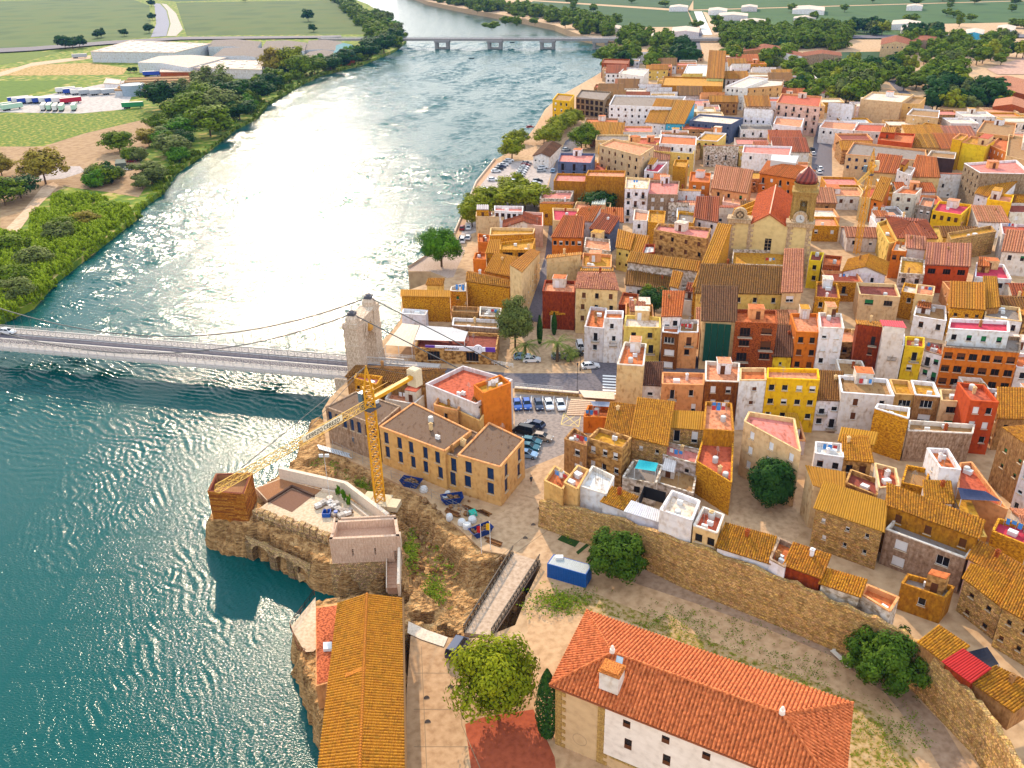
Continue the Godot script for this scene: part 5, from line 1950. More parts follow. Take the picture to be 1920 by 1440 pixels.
	for x in [-1, 1]:
		for z in [-1, 1]:
			mb.box(Vector3(x * (L / 2 - 0.06), 1.29, z * 1.17), Vector3(0.14, 2.58, 0.14))
		mb.box(Vector3(x * (L / 2 - 0.05), 2.55, 0), Vector3(0.12, 0.13, 2.2))
	for z in [-1, 1]:
		mb.box(Vector3(0, 2.55, z * 1.18), Vector3(L - 0.25, 0.12, 0.1))
		mb.box(Vector3(0, 0.08, z * 1.18), Vector3(L - 0.25, 0.14, 0.1))
	part("frame", mb, blue, t)
	mb = MB.new()
	var nr := 20
	for i in nr:
		mb.box(Vector3(-L / 2 + 0.25 + (L - 0.5) * (i + 0.5) / nr, 2.58, 0), Vector3((L - 0.5) / nr * 0.6, 0.07, 2.2))
	mb.box(Vector3(0, 2.56, 0), Vector3(L - 0.3, 0.03, 2.24))
	part("roof_sheet", mb, M("container_roof", Color("b4b6b4"), "plaster", 0.5, 0.6), t)
	mb = MB.new()
	for z in [-0.6, 0.6]:
		mb.box(Vector3(L / 2 + 0.02, 1.3, z), Vector3(0.06, 2.3, 1.1))
		mb.bar(Vector3(L / 2 + 0.08, 0.2, z * 0.5), Vector3(L / 2 + 0.08, 2.4, z * 0.5), 0.05)
	part("door", mb, blue, t)
	one("water_butt", slab([1042, 1046, 1056, 1046, 1056, 1040, 1042, 1040], G + 3.0, G), M("appliance_white", Color("d4d2ce"), "", 1, 0.5), "white plastic tank behind the blue shipping container", "tank")
	# bench and lamp post in the park
	t = thing("park_bench", "long pale stone bench beside the park path under the tree", "bench", P(1585, 1235, G))
	o = t.position
	mb = new_mb(o)
	mb.bar(P(1560, 1219, G + 0.5), P(1596, 1252, G + 0.5), 0.6, 0.14)
	part("seat", mb, M("bench_stone", Color("cfc2b0"), "", 1, 0.8), t)
	for f in [0.1, 0.9]:
		mb = new_mb(o)
		var p := P(1560, 1219, G).lerp(P(1596, 1252, G), f)
		mb.box(p + U * 0.22, Vector3(0.4, 0.44, 0.3))
		part("leg", mb, M("bench_stone", Color("cfc2b0"), "", 1, 0.8), t)
	for l in [[1570, 1214, 5.5, "tall thin lamp post beside the park bench"], [1323, 1255, 0, ""]]:
		if l[2] > 0:
			lamp_post(P(l[0], l[1], G), l[2], l[3])

func lamp_post(p: Vector3, h: float, label: String, group := ""):
	var t := thing("street_lamp", label, "lamp", p, group)
	var mb := MB.new()
	mb.lathe(Vector3.ZERO, [[0.16, 0.0], [0.14, 0.5], [0.06, 0.7], [0.045, h - 0.5], [0.1, h - 0.45]], 8)
	part("pole", mb, M("dark_steel2", Color("2a2624"), "", 1, 0.6), t)
	mb = MB.new()
	mb.lathe(Vector3(0, h - 0.45, 0), [[0.1, 0.0], [0.22, 0.4], [0.26, 0.42], [0.05, 0.7], [0.0, 0.8]], 6)
	part("lantern", mb, M("lantern_dark", Color("3a342e"), "", 1, 0.5), t)

# ---------------------------------------------------------------- church
func church():
	var U := Vector3.UP
	var top := G + 15.0
	var A := P(1366, 416, top)
	var B := P(1524, 427, top)
	var u := (B - A).normalized()
	var W := (B - A).length()
	var nn := u.cross(U)
	var bk := -nn
	var o := (A + B) * 0.5
	o.y = G
	var t := thing("church", "cream parish church with orange gabled nave roof and domed bell tower", "church", o)
	mark(PackedVector3Array([A, B, B + bk * 42, A + bk * 42]), 0.5)
	LANDMARKS.append(["near the domed bell tower", o + bk * 12, 1.0])
	var cream := M("church_cream", Color("d8bc80"), "plaster", 0.08, 0.9)
	var stone := M("church_stone", Color("d0b490"), "stain", 0.2, 0.9)
	var mb := new_mb(o)
	var x0 := W * 0.27
	var x1 := W * 0.69
	wall(mb, A, B, G, top, [[W * 0.5 - 0.9, 4.0, 1.8, 7.0]], 0.5)
	wall(mb, B, B + bk * 3.0, G, top, [])
	wall(mb, A + bk * 3.0, A, G, top, [])
	wall(mb, B + bk * 3, A + bk * 3, G, top, [])
	mb.quad(A, B, B + bk * 3, A + bk * 3)
	var ap := A + u * (x0 + x1) / 2 + U * 3.0
	mb.tri(A + u * x0, A + u * x1, ap)
	part("facade", mb, cream, t)
	mb = new_mb(o)
	for e in [[0.0, x0 - 0.3], [x1 + 0.3, W]]:
		var ce: Vector3 = A + u * (e[0] + e[1]) / 2 + bk * 1.4 + U * 0.5
		mb.box(ce, Vector3(e[1] - e[0] + 0.6, 1.0, 4.0), Basis(u, U, nn))
		mb.box(ce + U * 0.6, Vector3(e[1] - e[0] + 1.0, 0.25, 4.4), Basis(u, U, nn))
	part("cornice", mb, stone, t)
	for x in [0.02, 0.245, 0.71, 0.93]:
		for k in 20:
			mb = new_mb(o)
			var wq := 1.5 if k % 2 == 0 else 0.9
			mb.box(A + u * (W * x + wq / 2) - U * (0.5 + k * 0.74) + nn * 0.06, Vector3(wq, 0.7, 0.16), Basis(u, U, nn))
			part("quoin", mb, stone, t)
	mb = new_mb(o)
	for e in [[A + u * x0, ap], [ap, A + u * x1]]:
		mb.bar(e[0] + nn * 0.1, e[1] + nn * 0.1, 0.5, 0.35)
	part("gable_trim", mb, M("trim_rust", Color("9a4a22"), "", 1, 0.9), t)
	mb = new_mb(o)
	var wc := A + u * W * 0.5 + bk * 0.3
	wc.y = G + 7.5
	mb.box(wc, Vector3(1.8, 7.0, 0.1), Basis(u, U, nn))
	var wn := part("window", mb, M("glass_dark", Color("1b1a1c"), "", 1, 0.1), t)
	mb = new_mb(o)
	for k in 7:
		mb.box(wc + nn * 0.1 + U * (-3 + k), Vector3(1.8, 0.08, 0.08), Basis(u, U, nn))
	mb.box(wc + nn * 0.1, Vector3(0.1, 7.0, 0.08), Basis(u, U, nn))
	part("frame", mb, stone, wn)
	# round bell gable on the left, clock on the right
	for e in [[0.13, 0], [0.84, 1]]:
		mb = new_mb(o)
		var c: Vector3 = A + u * W * e[0] + U * 2.2 + bk * 0.8
		mb.tube(c - bk * 0.7, c + bk * 0.7, 1.9, 1.9, 20)
		mb.box(c - U * 1.2, Vector3(4.6, 1.4, 1.3), Basis(u, U, nn))
		var g := part("round_gable", mb, stone, t)
		mb = new_mb(o)
		mb.tube(c - bk * 0.85, c - bk * 0.70, 1.15, 1.15, 20)
		part("clock_face" if e[1] else "rose_window", mb, M("clock_pale", Color("b8b4ae"), "", 1, 0.6) if e[1] else M("rose_dark", Color("5a4630"), "", 1, 0.8), g)
		mb = new_mb(o)
		if e[1]:
			mb.bar(c - bk * 0.9, c - bk * 0.9 + U * 0.8, 0.1)
			mb.bar(c - bk * 0.9, c - bk * 0.9 + u * 0.6 - U * 0.2, 0.1)
		else:
			for k in 4:
				var a := TAU * k / 4
				mb.tube(c - bk * 0.95 + (u * cos(a) + U * sin(a)) * 0.5, c - bk * 0.85 + (u * cos(a) + U * sin(a)) * 0.5, 0.34, 0.34, 10)
		part("clock_hand" if e[1] else "tracery", mb, M("lantern_dark", Color("3a342e"), "", 1, 0.5) if e[1] else stone, g)
	# nave
	var n0 := A + u * x0 + bk * 3
	var n1 := A + u * x1 + bk * 3
	var D := 30.0
	mb = new_mb(o)
	wall(mb, n1, n1 + bk * D, G, top, [])
	wall(mb, n0 + bk * D, n0, G, top, [])
	wall(mb, n1 + bk * D, n0 + bk * D, G, top, [])
	part("nave_wall", mb, cream, t)
	var apb := ap + bk * 3
	mb = new_mb(o)
	mb.col = Color(1, 1, 1)
	for s in [[n1 + u * 0.5 - bk * 3 - U * 0.1, n1 + u * 0.5 + bk * D - U * 0.1, apb + bk * D, apb - bk * 3], [n0 - u * 0.5 + bk * D - U * 0.1, n0 - u * 0.5 - bk * 3 - U * 0.1, apb - bk * 3, apb + bk * D]]:
		slope(mb, s[0], s[1], s[2], s[3], 0.55, 0.0, 0.1, 0.2)
	part("nave_roof", mb, M("church_tile", Color("c4561a"), "lichen", 0.12, 0.8), t)
	mb = new_mb(o)
	mb.bar(apb + U * 0.1 - bk * 3, apb + bk * D + U * 0.1, 0.3)
	part("ridge", mb, M("ridge_pale", Color("d8a080"), "", 1, 0.9), t)
	# side aisles with buttresses on the left
	for s in [-1, 1]:
		mb = new_mb(o)
		var base: Vector3 = n0 if s < 0 else n1
		var e0: Vector3 = base + u * s * 7.0
		var lo := top - 5.0
		var a := Vector3(e0.x, lo, e0.z)
		var b := a + bk * D
		var wa := [b, a] if s < 0 else [a, b]
		wall(mb, wa[0], wa[1], G, lo, [])
		for k in 5:
			var bp := a + bk * (2.0 + k * 6.2)
			var m0: Vector3 = base + bk * (2.0 + k * 6.2)
			mb.hexa([Vector3(bp.x, lo - 2, bp.z), Vector3(bp.x, lo - 2, bp.z) + bk * 0.01 + u * s * 0.01, m0 - U * 6 + bk * 0.8, m0 - U * 6, bp + U * 0.4, bp + U * 0.4 + bk * 0.8, m0 - U * 1.0 + bk * 0.8, m0 - U * 1.0])
		part("aisle", mb, wall_mat("gold"), t)
		mb = new_mb(o)
		var q := [a, b, Vector3(base.x, lo + 1.8, base.z) + bk * D, Vector3(base.x, lo + 1.8, base.z)]
		if s < 0:
			q = [b, a, q[3], q[2]]
		slope(mb, q[0], q[1], q[2], q[3], 0.6, 0.0, 0.1, 0.3)
		part("aisle_roof", mb, roof_mat("tile"), t)
	# bell tower
	var tc := A + u * W * 0.86 + bk * 4.6
	var gold := M("tower_gold", Color("bc9a54"), "stain", 0.3, 0.9)
	mb = new_mb(o)
	mb.box(tc * Vector3(1, 0, 1) + U * (G + 6.5), Vector3(6.2, 17.5, 6.2), Basis(u, U, nn))
	mb.box(tc * Vector3(1, 0, 1) + U * (top + 0.3), Vector3(7.0, 0.5, 7.0), Basis(u, U, nn))
	part("tower_base", mb, gold, t)
	var by := top + 0.5
	mb = new_mb(o)
	for f in 4:
		var r := u.rotated(U, f * PI / 2)
		var n2 := r.cross(U)
		var c := tc * Vector3(1, 0, 1)
		wall(mb, c - r * 2.8 + n2 * 2.8, c + r * 2.8 + n2 * 2.8, by, by + 8.0, [[1.85, 1.0, 1.9, 5.4]], 0.9)
		for s in [-1, 1]:
			mb.box(c + r * s * 2.3 + n2 * 2.9 + U * (by + 4), Vector3(0.8, 8.0, 0.5), Basis(r, U, n2))
	mb.box(tc * Vector3(1, 0, 1) + U * (by + 8.2), Vector3(6.5, 0.6, 6.5), Basis(u, U, nn))
	mb.box(tc * Vector3(1, 0, 1) + U * (by + 8.7), Vector3(7.0, 0.4, 7.0), Basis(u, U, nn))
	part("belfry", mb, gold, t)
	mb = new_mb(o)
	mb.box(tc * Vector3(1, 0, 1) + U * (by + 4), Vector3(3.0, 7.0, 3.0), Basis(u, U, nn))
	part("bell_chamber", mb, gold, t)
	for s in [-1, 1]:
		mb = new_mb(o)
		mb.lathe(tc * Vector3(1, 0, 1) + nn * 2.0 + U * (by + 3.4 + s * 1.3), [[0.7, 0.0], [0.5, 0.5], [0.35, 1.0], [0.0, 1.1]], 10)
		part("bell", mb, M("bronze", Color("5a4c30"), "", 1, 0.4), t)
	var dy := by + 8.9
	mb = new_mb(o)
	mb.lathe(tc * Vector3(1, 0, 1) + U * dy, [[3.1, 0.0], [3.0, 1.4], [3.3, 1.5], [3.3, 1.9]], 20)
	part("drum", mb, gold, t)
	mb = new_mb(o)
	var kk := 24
	var prof := [[2.7, 1.9], [2.9, 2.6], [2.7, 3.5], [2.1, 4.5], [1.2, 5.3], [0.5, 5.9], [0.0, 6.3]]
	for s in prof.size() - 1:
		for i in kk:
			var tw := s * 0.13
			var p0 := TAU * i / kk + tw
			var p1 := TAU * (i + 1) / kk + tw
			var c := tc * Vector3(1, 0, 1) + U * dy
			mb.col = Color(0.9, 0.55, 0.5) if i % 2 == 0 else Color(0.45, 0.25, 0.25)
			var g := func(p, k): return c + Vector3(cos(p) * prof[k][0], prof[k][1], -sin(p) * prof[k][0])
			mb.quad(g.call(p0, s), g.call(p1, s), g.call(p1 + 0.13, s + 1), g.call(p0 + 0.13, s + 1))
	part("dome", mb, M("dome_tile", Color("8a4a3c"), "", 1, 0.35), t)
	mb = new_mb(o)
	mb.lathe(tc * Vector3(1, 0, 1) + U * (dy + 6.2), [[0.4, 0.0], [0.25, 0.6], [0.45, 0.9], [0.1, 1.3], [0.0, 2.2]], 8)
	part("finial", mb, stone, t)
	# small chapel roof in front
	house([1385, 466, 1428, 468, 1424, 450, 1390, 449], 6.5, "gold", "h", "tile", "", "", "little ochre hipped-roof porch in front of the cream church facade")

# ---------------------------------------------------------------- riverside restaurant, road, car parks
func streets():
	var U := Vector3.UP
	var asph := M("asphalt_road", Color("6d6468"), "asphalt", 0.1, 0.85)
	sheet("bridge_road", [690, 683, 830, 690, 960, 700, 1110, 700, 1155, 706, 1153, 742, 1080, 738, 960, 728, 830, 712, 690, 700], G, asph, 0.03)
	sheet("river_street", [985, 600, 1012, 605, 1040, 480, 1050, 420, 1040, 380, 1045, 330, 1075, 285, 1110, 250, 1095, 240, 1060, 265, 1035, 320, 1022, 380, 1030, 420, 1022, 480], G, asph, 0.02)
	sheet("old_town_street", [1110, 700, 1155, 706, 1290, 725, 1400, 735, 1420, 690, 1290, 665, 1160, 655, 1100, 660], G, asph, 0.02)
	sheet("high_street", [1520, 330, 1560, 330, 1560, 270, 1545, 230, 1530, 230, 1525, 270], G, asph, 0.02)
	sheet("avenue", [1760, 260, 1800, 262, 1790, 235, 1750, 205, 1700, 170, 1680, 150, 1665, 152, 1700, 190], G, asph, 0.02)
	sheet("north_road", [1290, 110, 1320, 112, 1312, 80, 1318, 60, 1300, 45, 1280, 60], G, asph, 0.05)
	var paint := M("road_paint", Color("e6e2dc"), "", 1, 0.8)
	var t := thing("zebra_crossing", "white striped zebra crossing on the road beside the cream end wall", "crossing", P(1140, 722, G))
	for i in 7:
		var mb := new_mb(t.position)
		mb.prism(PL([1130, 703 + i * 5.4, 1155, 704.5 + i * 5.4, 1155, 707 + i * 5.4, 1130, 705.5 + i * 5.4], G + 0.035), G + 0.02)
		part("stripe", mb, paint, t)
	sheet("car_park", [965, 738, 1065, 745, 1110, 770, 1100, 815, 1060, 850, 985, 880, 965, 800], G, M("car_park_asphalt", Color("9c8c82"), "asphalt", 0.1, 0.9), 0.012)
	t = thing("yellow_box_marking", "yellow criss-cross box marking on the lower car park", "marking", P(1070, 785, G))
	var mb := new_mb(t.position)
	for e in [[1057, 775, 1090, 772], [1052, 796, 1085, 800], [1057, 775, 1052, 796], [1090, 772, 1085, 800], [1057, 775, 1085, 800], [1052, 796, 1090, 772], [1055, 785, 1070, 774], [1068, 798, 1087, 785]]:
		mb.bar(P(e[0], e[1], G + 0.02), P(e[2], e[3], G + 0.02), 0.12, 0.012)
	part("line", mb, M("yellow_paint", Color("d8bc6c"), "", 1, 0.8), t)
	t = thing("bay_lines", "white parking bay lines beside the road wall", "marking", P(1010, 760, G))
	mb = new_mb(t.position)
	for x in [976, 997, 1018, 1039, 1064]:
		mb.bar(P(x, 742, G + 0.02), P(x - 4, 772, G + 0.02), 0.12, 0.012)
	part("line", mb, paint, t)
	# retaining wall and steps between road and lower car park
	t = thing("road_wall", "stone retaining wall with pale coping and railing between road and car park", "wall", P(1010, 740, G))
	mb = new_mb(t.position)
	mb.bar(P(965, 731, G + 0.3), P(1085, 741, G + 0.3), 0.5, 1.4)
	part("wall", mb, wall_mat("rubble"), t)
	mb = new_mb(t.position)
	mb.bar(P(965, 726, G + 1.05), P(1085, 736, G + 1.05), 0.7, 0.2)
	part("coping", mb, M("pale_concrete", Color("dcc8b2"), "plaster", 0.3, 0.9), t)
	mb = new_mb(t.position)
	for y in [1.4, 1.75, 2.1]:
		mb.bar(P(965, 726, G + 1.05) + U * (y - 1.05), P(1055, 734, G + 1.05) + U * (y - 1.05), 0.06)
	for i in 12:
		var p := P(965, 726, G + 1.05).lerp(P(1055, 734, G + 1.05), i / 11.0)
		mb.bar(p, p + U * 1.05, 0.07)
	part("railing", mb, M("rail_pale", Color("b4b2b0"), "", 1, 0.7), t)
	t = thing("stone_steps", "broad fan of pale stone steps beside the lower car park", "steps", P(1075, 755, G))
	for i in 9:
		mb = new_mb(t.position)
		var a := P(1062 + i * 1.0, 777 - i * 3.4, G + 0.12 + i * 0.14)
		var b := P(1100 + i * 2.0, 778 - i * 3.2, G + 0.12 + i * 0.14)
		mb.bar(a, b, 0.55, 0.2)
		part("step", mb, M("step_stone", Color("d8b898"), "plaster", 0.3, 0.9), t)
	sheet("landing", [1085, 738, 1152, 742, 1152, 756, 1095, 752], G, M("pale_concrete", Color("dcc8b2"), "plaster", 0.3, 0.9), 0.9)
	# road railing by the restaurant
	for e in [[710, 670, 860, 681, "white tubular railing along the bridge road beside the restaurant"], [872, 676, 962, 690, "grey panel railing along the bridge road beyond the restaurant"]]:
		t = thing("road_railing", e[4], "railing", P(e[0], e[1], G))
		mb = new_mb(t.position)
		var a := P(e[0], e[1], G)
		var b := P(e[2], e[3], G)
		for y in [0.5, 0.8, 1.1]:
			mb.bar(a + U * y, b + U * y, 0.08)
		part("rail", mb, M("rail_white", Color("dad6d0"), "", 1, 0.6), t)
		for i in 14:
			mb = new_mb(t.position)
			var p := a.lerp(b, i / 13.0)
			mb.bar(p, p + U * 1.12, 0.09)
			part("post", mb, M("rail_white", Color("dad6d0"), "", 1, 0.6), t)
	# restaurant
	var r := house([777, 652, 930, 656, 936, 626, 792, 618], 3.8, "old", "f", "maroon", "2x1d", "nohut", "low ochre riverside restaurant with purple and white sign band")
	var o := r.position
	var a := P(798, 650, G + 3.9)
	var b := P(929, 655, G + 3.9)
	var dr := (b - a).normalized()
	var n2 := dr.cross(U)
	var ce := (a + b) * 0.5 + n2 * 0.3
	mb = new_mb(o)
	mb.box(ce, Vector3((b - a).length() * 0.72, 1.1, 0.2), Basis(dr, U, n2))
	var sign := part("sign_board", mb, M("sign_white", Color("e2dee4"), "", 1, 0.6), r)
	mb = new_mb(o)
	for s in [-1, 1]:
		mb.box(ce + dr * s * (b - a).length() * 0.43, Vector3((b - a).length() * 0.14, 1.1, 0.2), Basis(dr, U, n2))
	part("sign_end", mb, M("sign_purple", Color("5c3490"), "", 1, 0.6), sign)
	mb = new_mb(o)
	mb.tube(ce + dr * 4.2 - n2 * 0.1, ce + dr * 4.2 + n2 * 0.2, 1.1, 1.1, 18)
	part("sign_disc", mb, M("sign_white", Color("e2dee4"), "", 1, 0.6), sign)
	mb = new_mb(o)
	mb.bar(ce + dr * 4.2 + n2 * 0.24, ce + dr * 4.2 + n2 * 0.24 + U * 0.6 + dr * 0.2, 0.09)
	for k in 12:
		var an := TAU * k / 12
		mb.box(ce + dr * (4.2 + cos(an) * 0.85) + U * sin(an) * 0.85 + n2 * 0.22, Vector3(0.1, 0.1, 0.05), Basis(dr, U, n2))
	part("clock_mark", mb, M("sign_ink", Color("2a1c10"), "", 1, 0.8), sign)
	var tm := TextMesh.new()
	tm.text = "Mandala"
	tm.font_size = 64
	tm.pixel_size = 0.013
	tm.depth = 0.03
	tm.material = M("sign_ink", Color("2a1c10"), "", 1, 0.8)
	put("lettering", tm, sign, Transform3D(Basis(dr, U, n2), ce - dr * 2.0 + n2 * 0.12 - o))
	# shade sail and awning of the restaurant terrace
	t = thing("shade_sail", "large white shade sail stretched over the restaurant terrace", "awning", P(830, 640, G))
	mb = new_mb(t.position)
	var c := [P(777, 637, G + 4.6), P(871, 640, G + 4.4), P(877, 622, G + 5.4), P(848, 614, G + 5.6), P(788, 610, G + 5.2)]
	var mid: Vector3 = (c[0] + c[1] + c[2] + c[3] + c[4]) / 5.0 - U * 0.5
	for i in 5:
		mb.tri(mid, c[i], c[(i + 1) % 5])
	part("cloth", mb, M("sail_white", Color("dad2cc"), "plaster", 0.2, 0.9), t)
	for p in c:
		mb = new_mb(t.position)
		mb.bar(p, Vector3(p.x, G, p.z), 0.12)
		part("post", mb, M("rail_white", Color("dad6d0"), "", 1, 0.6), t)
	t = thing("terrace_awning", "cream pergola awning on white posts above the river terrace", "awning", P(745, 650, G))
	mb = new_mb(t.position)
	c = [P(722, 647, G + 3.2), P(772, 650, G + 3.2), P(786, 610, G + 3.6), P(754, 606, G + 3.6)]
	for i in 8:
		mb.quad(c[0].lerp(c[1], i / 8.0 + 0.005), c[0].lerp(c[1], (i + 1) / 8.0), c[3].lerp(c[2], (i + 1) / 8.0), c[3].lerp(c[2], i / 8.0 + 0.005))
	part("canopy", mb, M("canopy_cream", Color("ddccb4"), "plaster", 0.2, 0.9), t)
	for p in [c[0], c[1], c[2], c[3], (c[0] + c[1]) * 0.5]:
		mb = new_mb(t.position)
		mb.bar(p, Vector3(p.x, G, p.z), 0.14)
		part("post", mb, M("rail_white", Color("dad6d0"), "", 1, 0.6), t)
	# river car park and promenade
	sheet("river_car_park", [925, 306, 1000, 300, 1040, 306, 1025, 350, 1005, 400, 985, 402, 880, 440, 862, 440, 880, 398, 898, 348], G, M("pale_asphalt", Color("b8a69c"), "asphalt", 0.05, 0.9), 0.02)
	sheet("promenade", [853, 437, 872, 392, 893, 343, 928, 300, 936, 302, 902, 346, 882, 396, 864, 440], G, M("promenade_paving", Color("c49a78"), "ground", 0.2, 0.9), 0.04)
	sheet("riverside_plaza", [945, 292, 990, 256, 1010, 232, 1030, 205, 1050, 195, 1075, 240, 1040, 262, 1010, 290], G, M("plaza_stone", Color("bf9a74"), "ground", 0.09, 0.95), 0.02)
	sheet("tree_platform", [765, 504, 792, 487, 853, 440, 872, 470, 850, 520, 838, 521, 807, 509, 768, 508], G, M("platform_paving", Color("b8a090"), "ground", 0.2, 0.9), 0.03)
	sheet("small_square", [1015, 612, 1095, 620, 1092, 672, 1110, 700, 960, 698, 940, 660, 985, 605], G, M("street_stone", Color("c4a27e"), "ground", 0.09, 0.95), 0.012)
	sheet("tree_court", [1375, 905, 1490, 935, 1500, 1000, 1480, 1030, 1370, 985], G, M("street_stone", Color("c4a27e"), "ground", 0.09, 0.95), 0.012)
	for e in [[853, 437, 872, 392, 893, 343, 928, 300], [765, 504, 792, 487, 853, 440]]:
		t = thing("quay_parapet", "low pale parapet along the river promenade" if e.size() == 8 else "dark railing round the riverside tree platform", "parapet", P(e[0], e[1], G))
		mb = new_mb(t.position)
		for i in range(0, e.size() - 2, 2):
			mb.bar(P(e[i], e[i + 1], G) + U * 0.35, P(e[i + 2], e[i + 3], G) + U * 0.35, 0.5 if e.size() == 8 else 0.12, 0.9)
		part("wall", mb, M("parapet_pale", Color("cdb8a2"), "plaster", 0.3, 0.9), t)

# ---------------------------------------------------------------- excavation and building-site clutter
func site_clutter():
	var U := Vector3.UP
	var k := 0
	for p in [[866, 985, 0.75], [876, 992, 0.8], [886, 980, 0.8], [795, 923, 0.8], [835, 938, 0.7], [843, 975, 0.65], [840, 932, 0.6]]:
		var b := thing("bulk_bag", "white woven bulk bag of rubble beside the castle ditch", "bag", P(p[0], p[1], G - 0.2), "rubble bags beside the ditch")
		var mb := MB.new()
		var r: float = p[2]
		mb.lathe(Vector3.ZERO, [[r * 0.8, 0.0], [r * 0.95, 0.4], [r * 0.9, 0.9], [r * 0.7, 1.15], [r * 0.45, 0.95], [0.0, 0.9]], 9)
		part("sack", mb, M("sack_white", Color("d6d4d2"), "plaster", 0.8, 0.9), b)
		k += 1
	for e in [[902, 1002, 0.55, "blue steel rubble skip beside the castle ditch flags"], [772, 911, -0.35, "dark blue steel skip behind the site fence"], [848, 942, 0.2, "small blue skip heaped with rubble by the beige building"]]:
		var s := thing("rubble_skip", e[3], "skip", P(e[0], e[1], G - 0.1))
		s.rotation.y = e[2]
		var mb := MB.new()
		var bot := [Vector3(-1.2, 0.1, 0.8), Vector3(1.2, 0.1, 0.8), Vector3(1.2, 0.1, -0.8), Vector3(-1.2, 0.1, -0.8)]
		var tp := [Vector3(-1.9, 1.3, 0.95), Vector3(1.9, 1.3, 0.95), Vector3(1.9, 1.3, -0.95), Vector3(-1.9, 1.3, -0.95)]
		for i in 4:
			var j := (i + 1) % 4
			mb.quad(bot[i], bot[j], tp[j], tp[i])
			mb.quad(bot[j] * 0.95, bot[i] * 0.95, tp[i] * Vector3(0.95, 1, 0.95), tp[j] * Vector3(0.95, 1, 0.95))
			mb.bar(tp[i], tp[j], 0.1)
		part("hull", mb, M("skip_blue", Color("1d3f8c"), "stain", 0.6, 0.6), s)
		mb = MB.new()
		for i in 26:
			mb.box(Vector3(rng.randf_range(-1.3, 1.3), rng.randf_range(0.7, 1.1), rng.randf_range(-0.7, 0.7)), Vector3.ONE * rng.randf_range(0.2, 0.5), Basis.from_euler(Vector3(rng.randf(), rng.randf(), rng.randf()) * 3))
		part("rubble", mb, M("rubble_loose", Color("a8927e"), "rock", 0.5, 0.95), s)
	# loose stones
	for i in 90:
		var pp := [rng.randf_range(765, 860), rng.randf_range(985, 1075)] if i < 55 else [rng.randf_range(885, 945), rng.randf_range(1035, 1058)]
		if i > 75:
			pp = [rng.randf_range(795, 885), rng.randf_range(930, 965)]
		var mb := MB.new()
		var s := rng.randf_range(0.3, 0.75)
		var y := 3.0 if i < 55 else (5.0 if i <= 75 else G)
		mb.ball(Vector3.ZERO, Vector3(s, s * 0.7, s * 0.8), 6, 4)
		var st := put(numbered("stone_block"), mb.mesh(M("loose_stone_%d" % (i % 3), [Color("c8a880"), Color("a88a66"), Color("b8a894")][i % 3], "rock", 0.4, 0.95)), self)
		st.position = P(pp[0], pp[1], y) + U * s * 0.3
		st.rotation = Vector3(0, rng.randf() * 6, 0.3)
		tag(st, "loose rough stone block lying in the castle ditch dig", "stone", "loose stones in the dig")
	# flags
	for f in [[903, 1040, Color("b01c1c"), "white flagpole with red flag beside the castle ditch"], [920, 1035, Color("d8a81c"), "white flagpole with yellow flag beside the castle ditch"]]:
		var t := thing("flagpole", f[3], "flagpole", P(f[0], f[1], G - 0.5))
		var mb := MB.new()
		mb.tube(Vector3.ZERO, Vector3(0, 6.0, 0), 0.07, 0.05, 6)
		part("pole", mb, M("rail_white", Color("dad6d0"), "", 1, 0.6), t)
		mb = MB.new()
		for i in 6:
			var x0 := -0.6 * i / 6.0
			var x1 := -0.6 * (i + 1) / 6.0
			mb.quad(Vector3(x1, 4.4 + x1 * 0.3, 0.12 * sin(i + 1.0)), Vector3(x0, 4.4 + x0 * 0.3, 0.12 * sin(i)), Vector3(x0, 5.8 + x0 * 0.5, 0.12 * sin(i)), Vector3(x1, 5.8 + x1 * 0.5, 0.12 * sin(i + 1.0)))
		part("flag", mb, M("flag_" + ("red" if f[2].g < 0.3 else "yellow"), f[2], "", 1, 0.9), t)
	# timber stacks and planks
	for e in [[868, 952, 890, 962], [900, 957, 918, 966], [838, 958, 862, 968], [912, 1012, 938, 1022]]:
		var t := thing("timber_stack", "stack of old planks lying beside the castle ditch", "timber", P(e[0], e[1], G), "plank stacks at the dig")
		for i in 6:
			var mb := new_mb(t.position)
			var off := Vector3(rng.randf_range(-0.4, 0.4), 0.1 + (i / 3) * 0.16, rng.randf_range(-0.5, 0.5))
			mb.bar(P(e[0], e[1], G) + off, P(e[2], e[3], G) + off, 0.3, 0.12)
			part("plank", mb, M("plank_%d" % (i % 2), [Color("b09070"), Color("8a6a4c")][i % 2], "wood", 0.5, 0.9), t)
	one("green_tarp", slab([878, 957, 890, 953, 895, 962, 884, 965], G + 0.9, G + 0.3), M("tarp_green", Color("1fa088"), "", 1, 0.7), "turquoise tarpaulin bundle among the site materials", "tarpaulin")
	# wire fence along the dig
	var fp := [625, 842, 700, 880, 770, 915, 850, 955, 905, 985]
	var t := thing("site_fence", "thin wire fence on metal posts along the castle dig", "fence", P(700, 880, G))
	for i in range(0, fp.size() - 2, 2):
		var a := P(fp[i], fp[i + 1], G)
		var b := P(fp[i + 2], fp[i + 3], G)
		var mb := new_mb(t.position)
		for y in [0.6, 1.2, 1.8]:
			mb.bar(a + U * y, b + U * y, 0.03)
		part("wire", mb, M("aerial_grey", Color("8a8884"), "", 1, 0.5), t)
		for k2 in 4:
			mb = new_mb(t.position)
			var p := a.lerp(b, k2 / 4.0)
			mb.bar(p - U * 0.3, p + U * 1.9, 0.07)
			part("post", mb, M("aerial_grey", Color("8a8884"), "", 1, 0.5), t)
	# gangway by the grey block
	t = thing("metal_gangway", "grey metal grating gangway on the slope below the grey building", "gangway", P(625, 845, 6))
	var mb := new_mb(t.position)
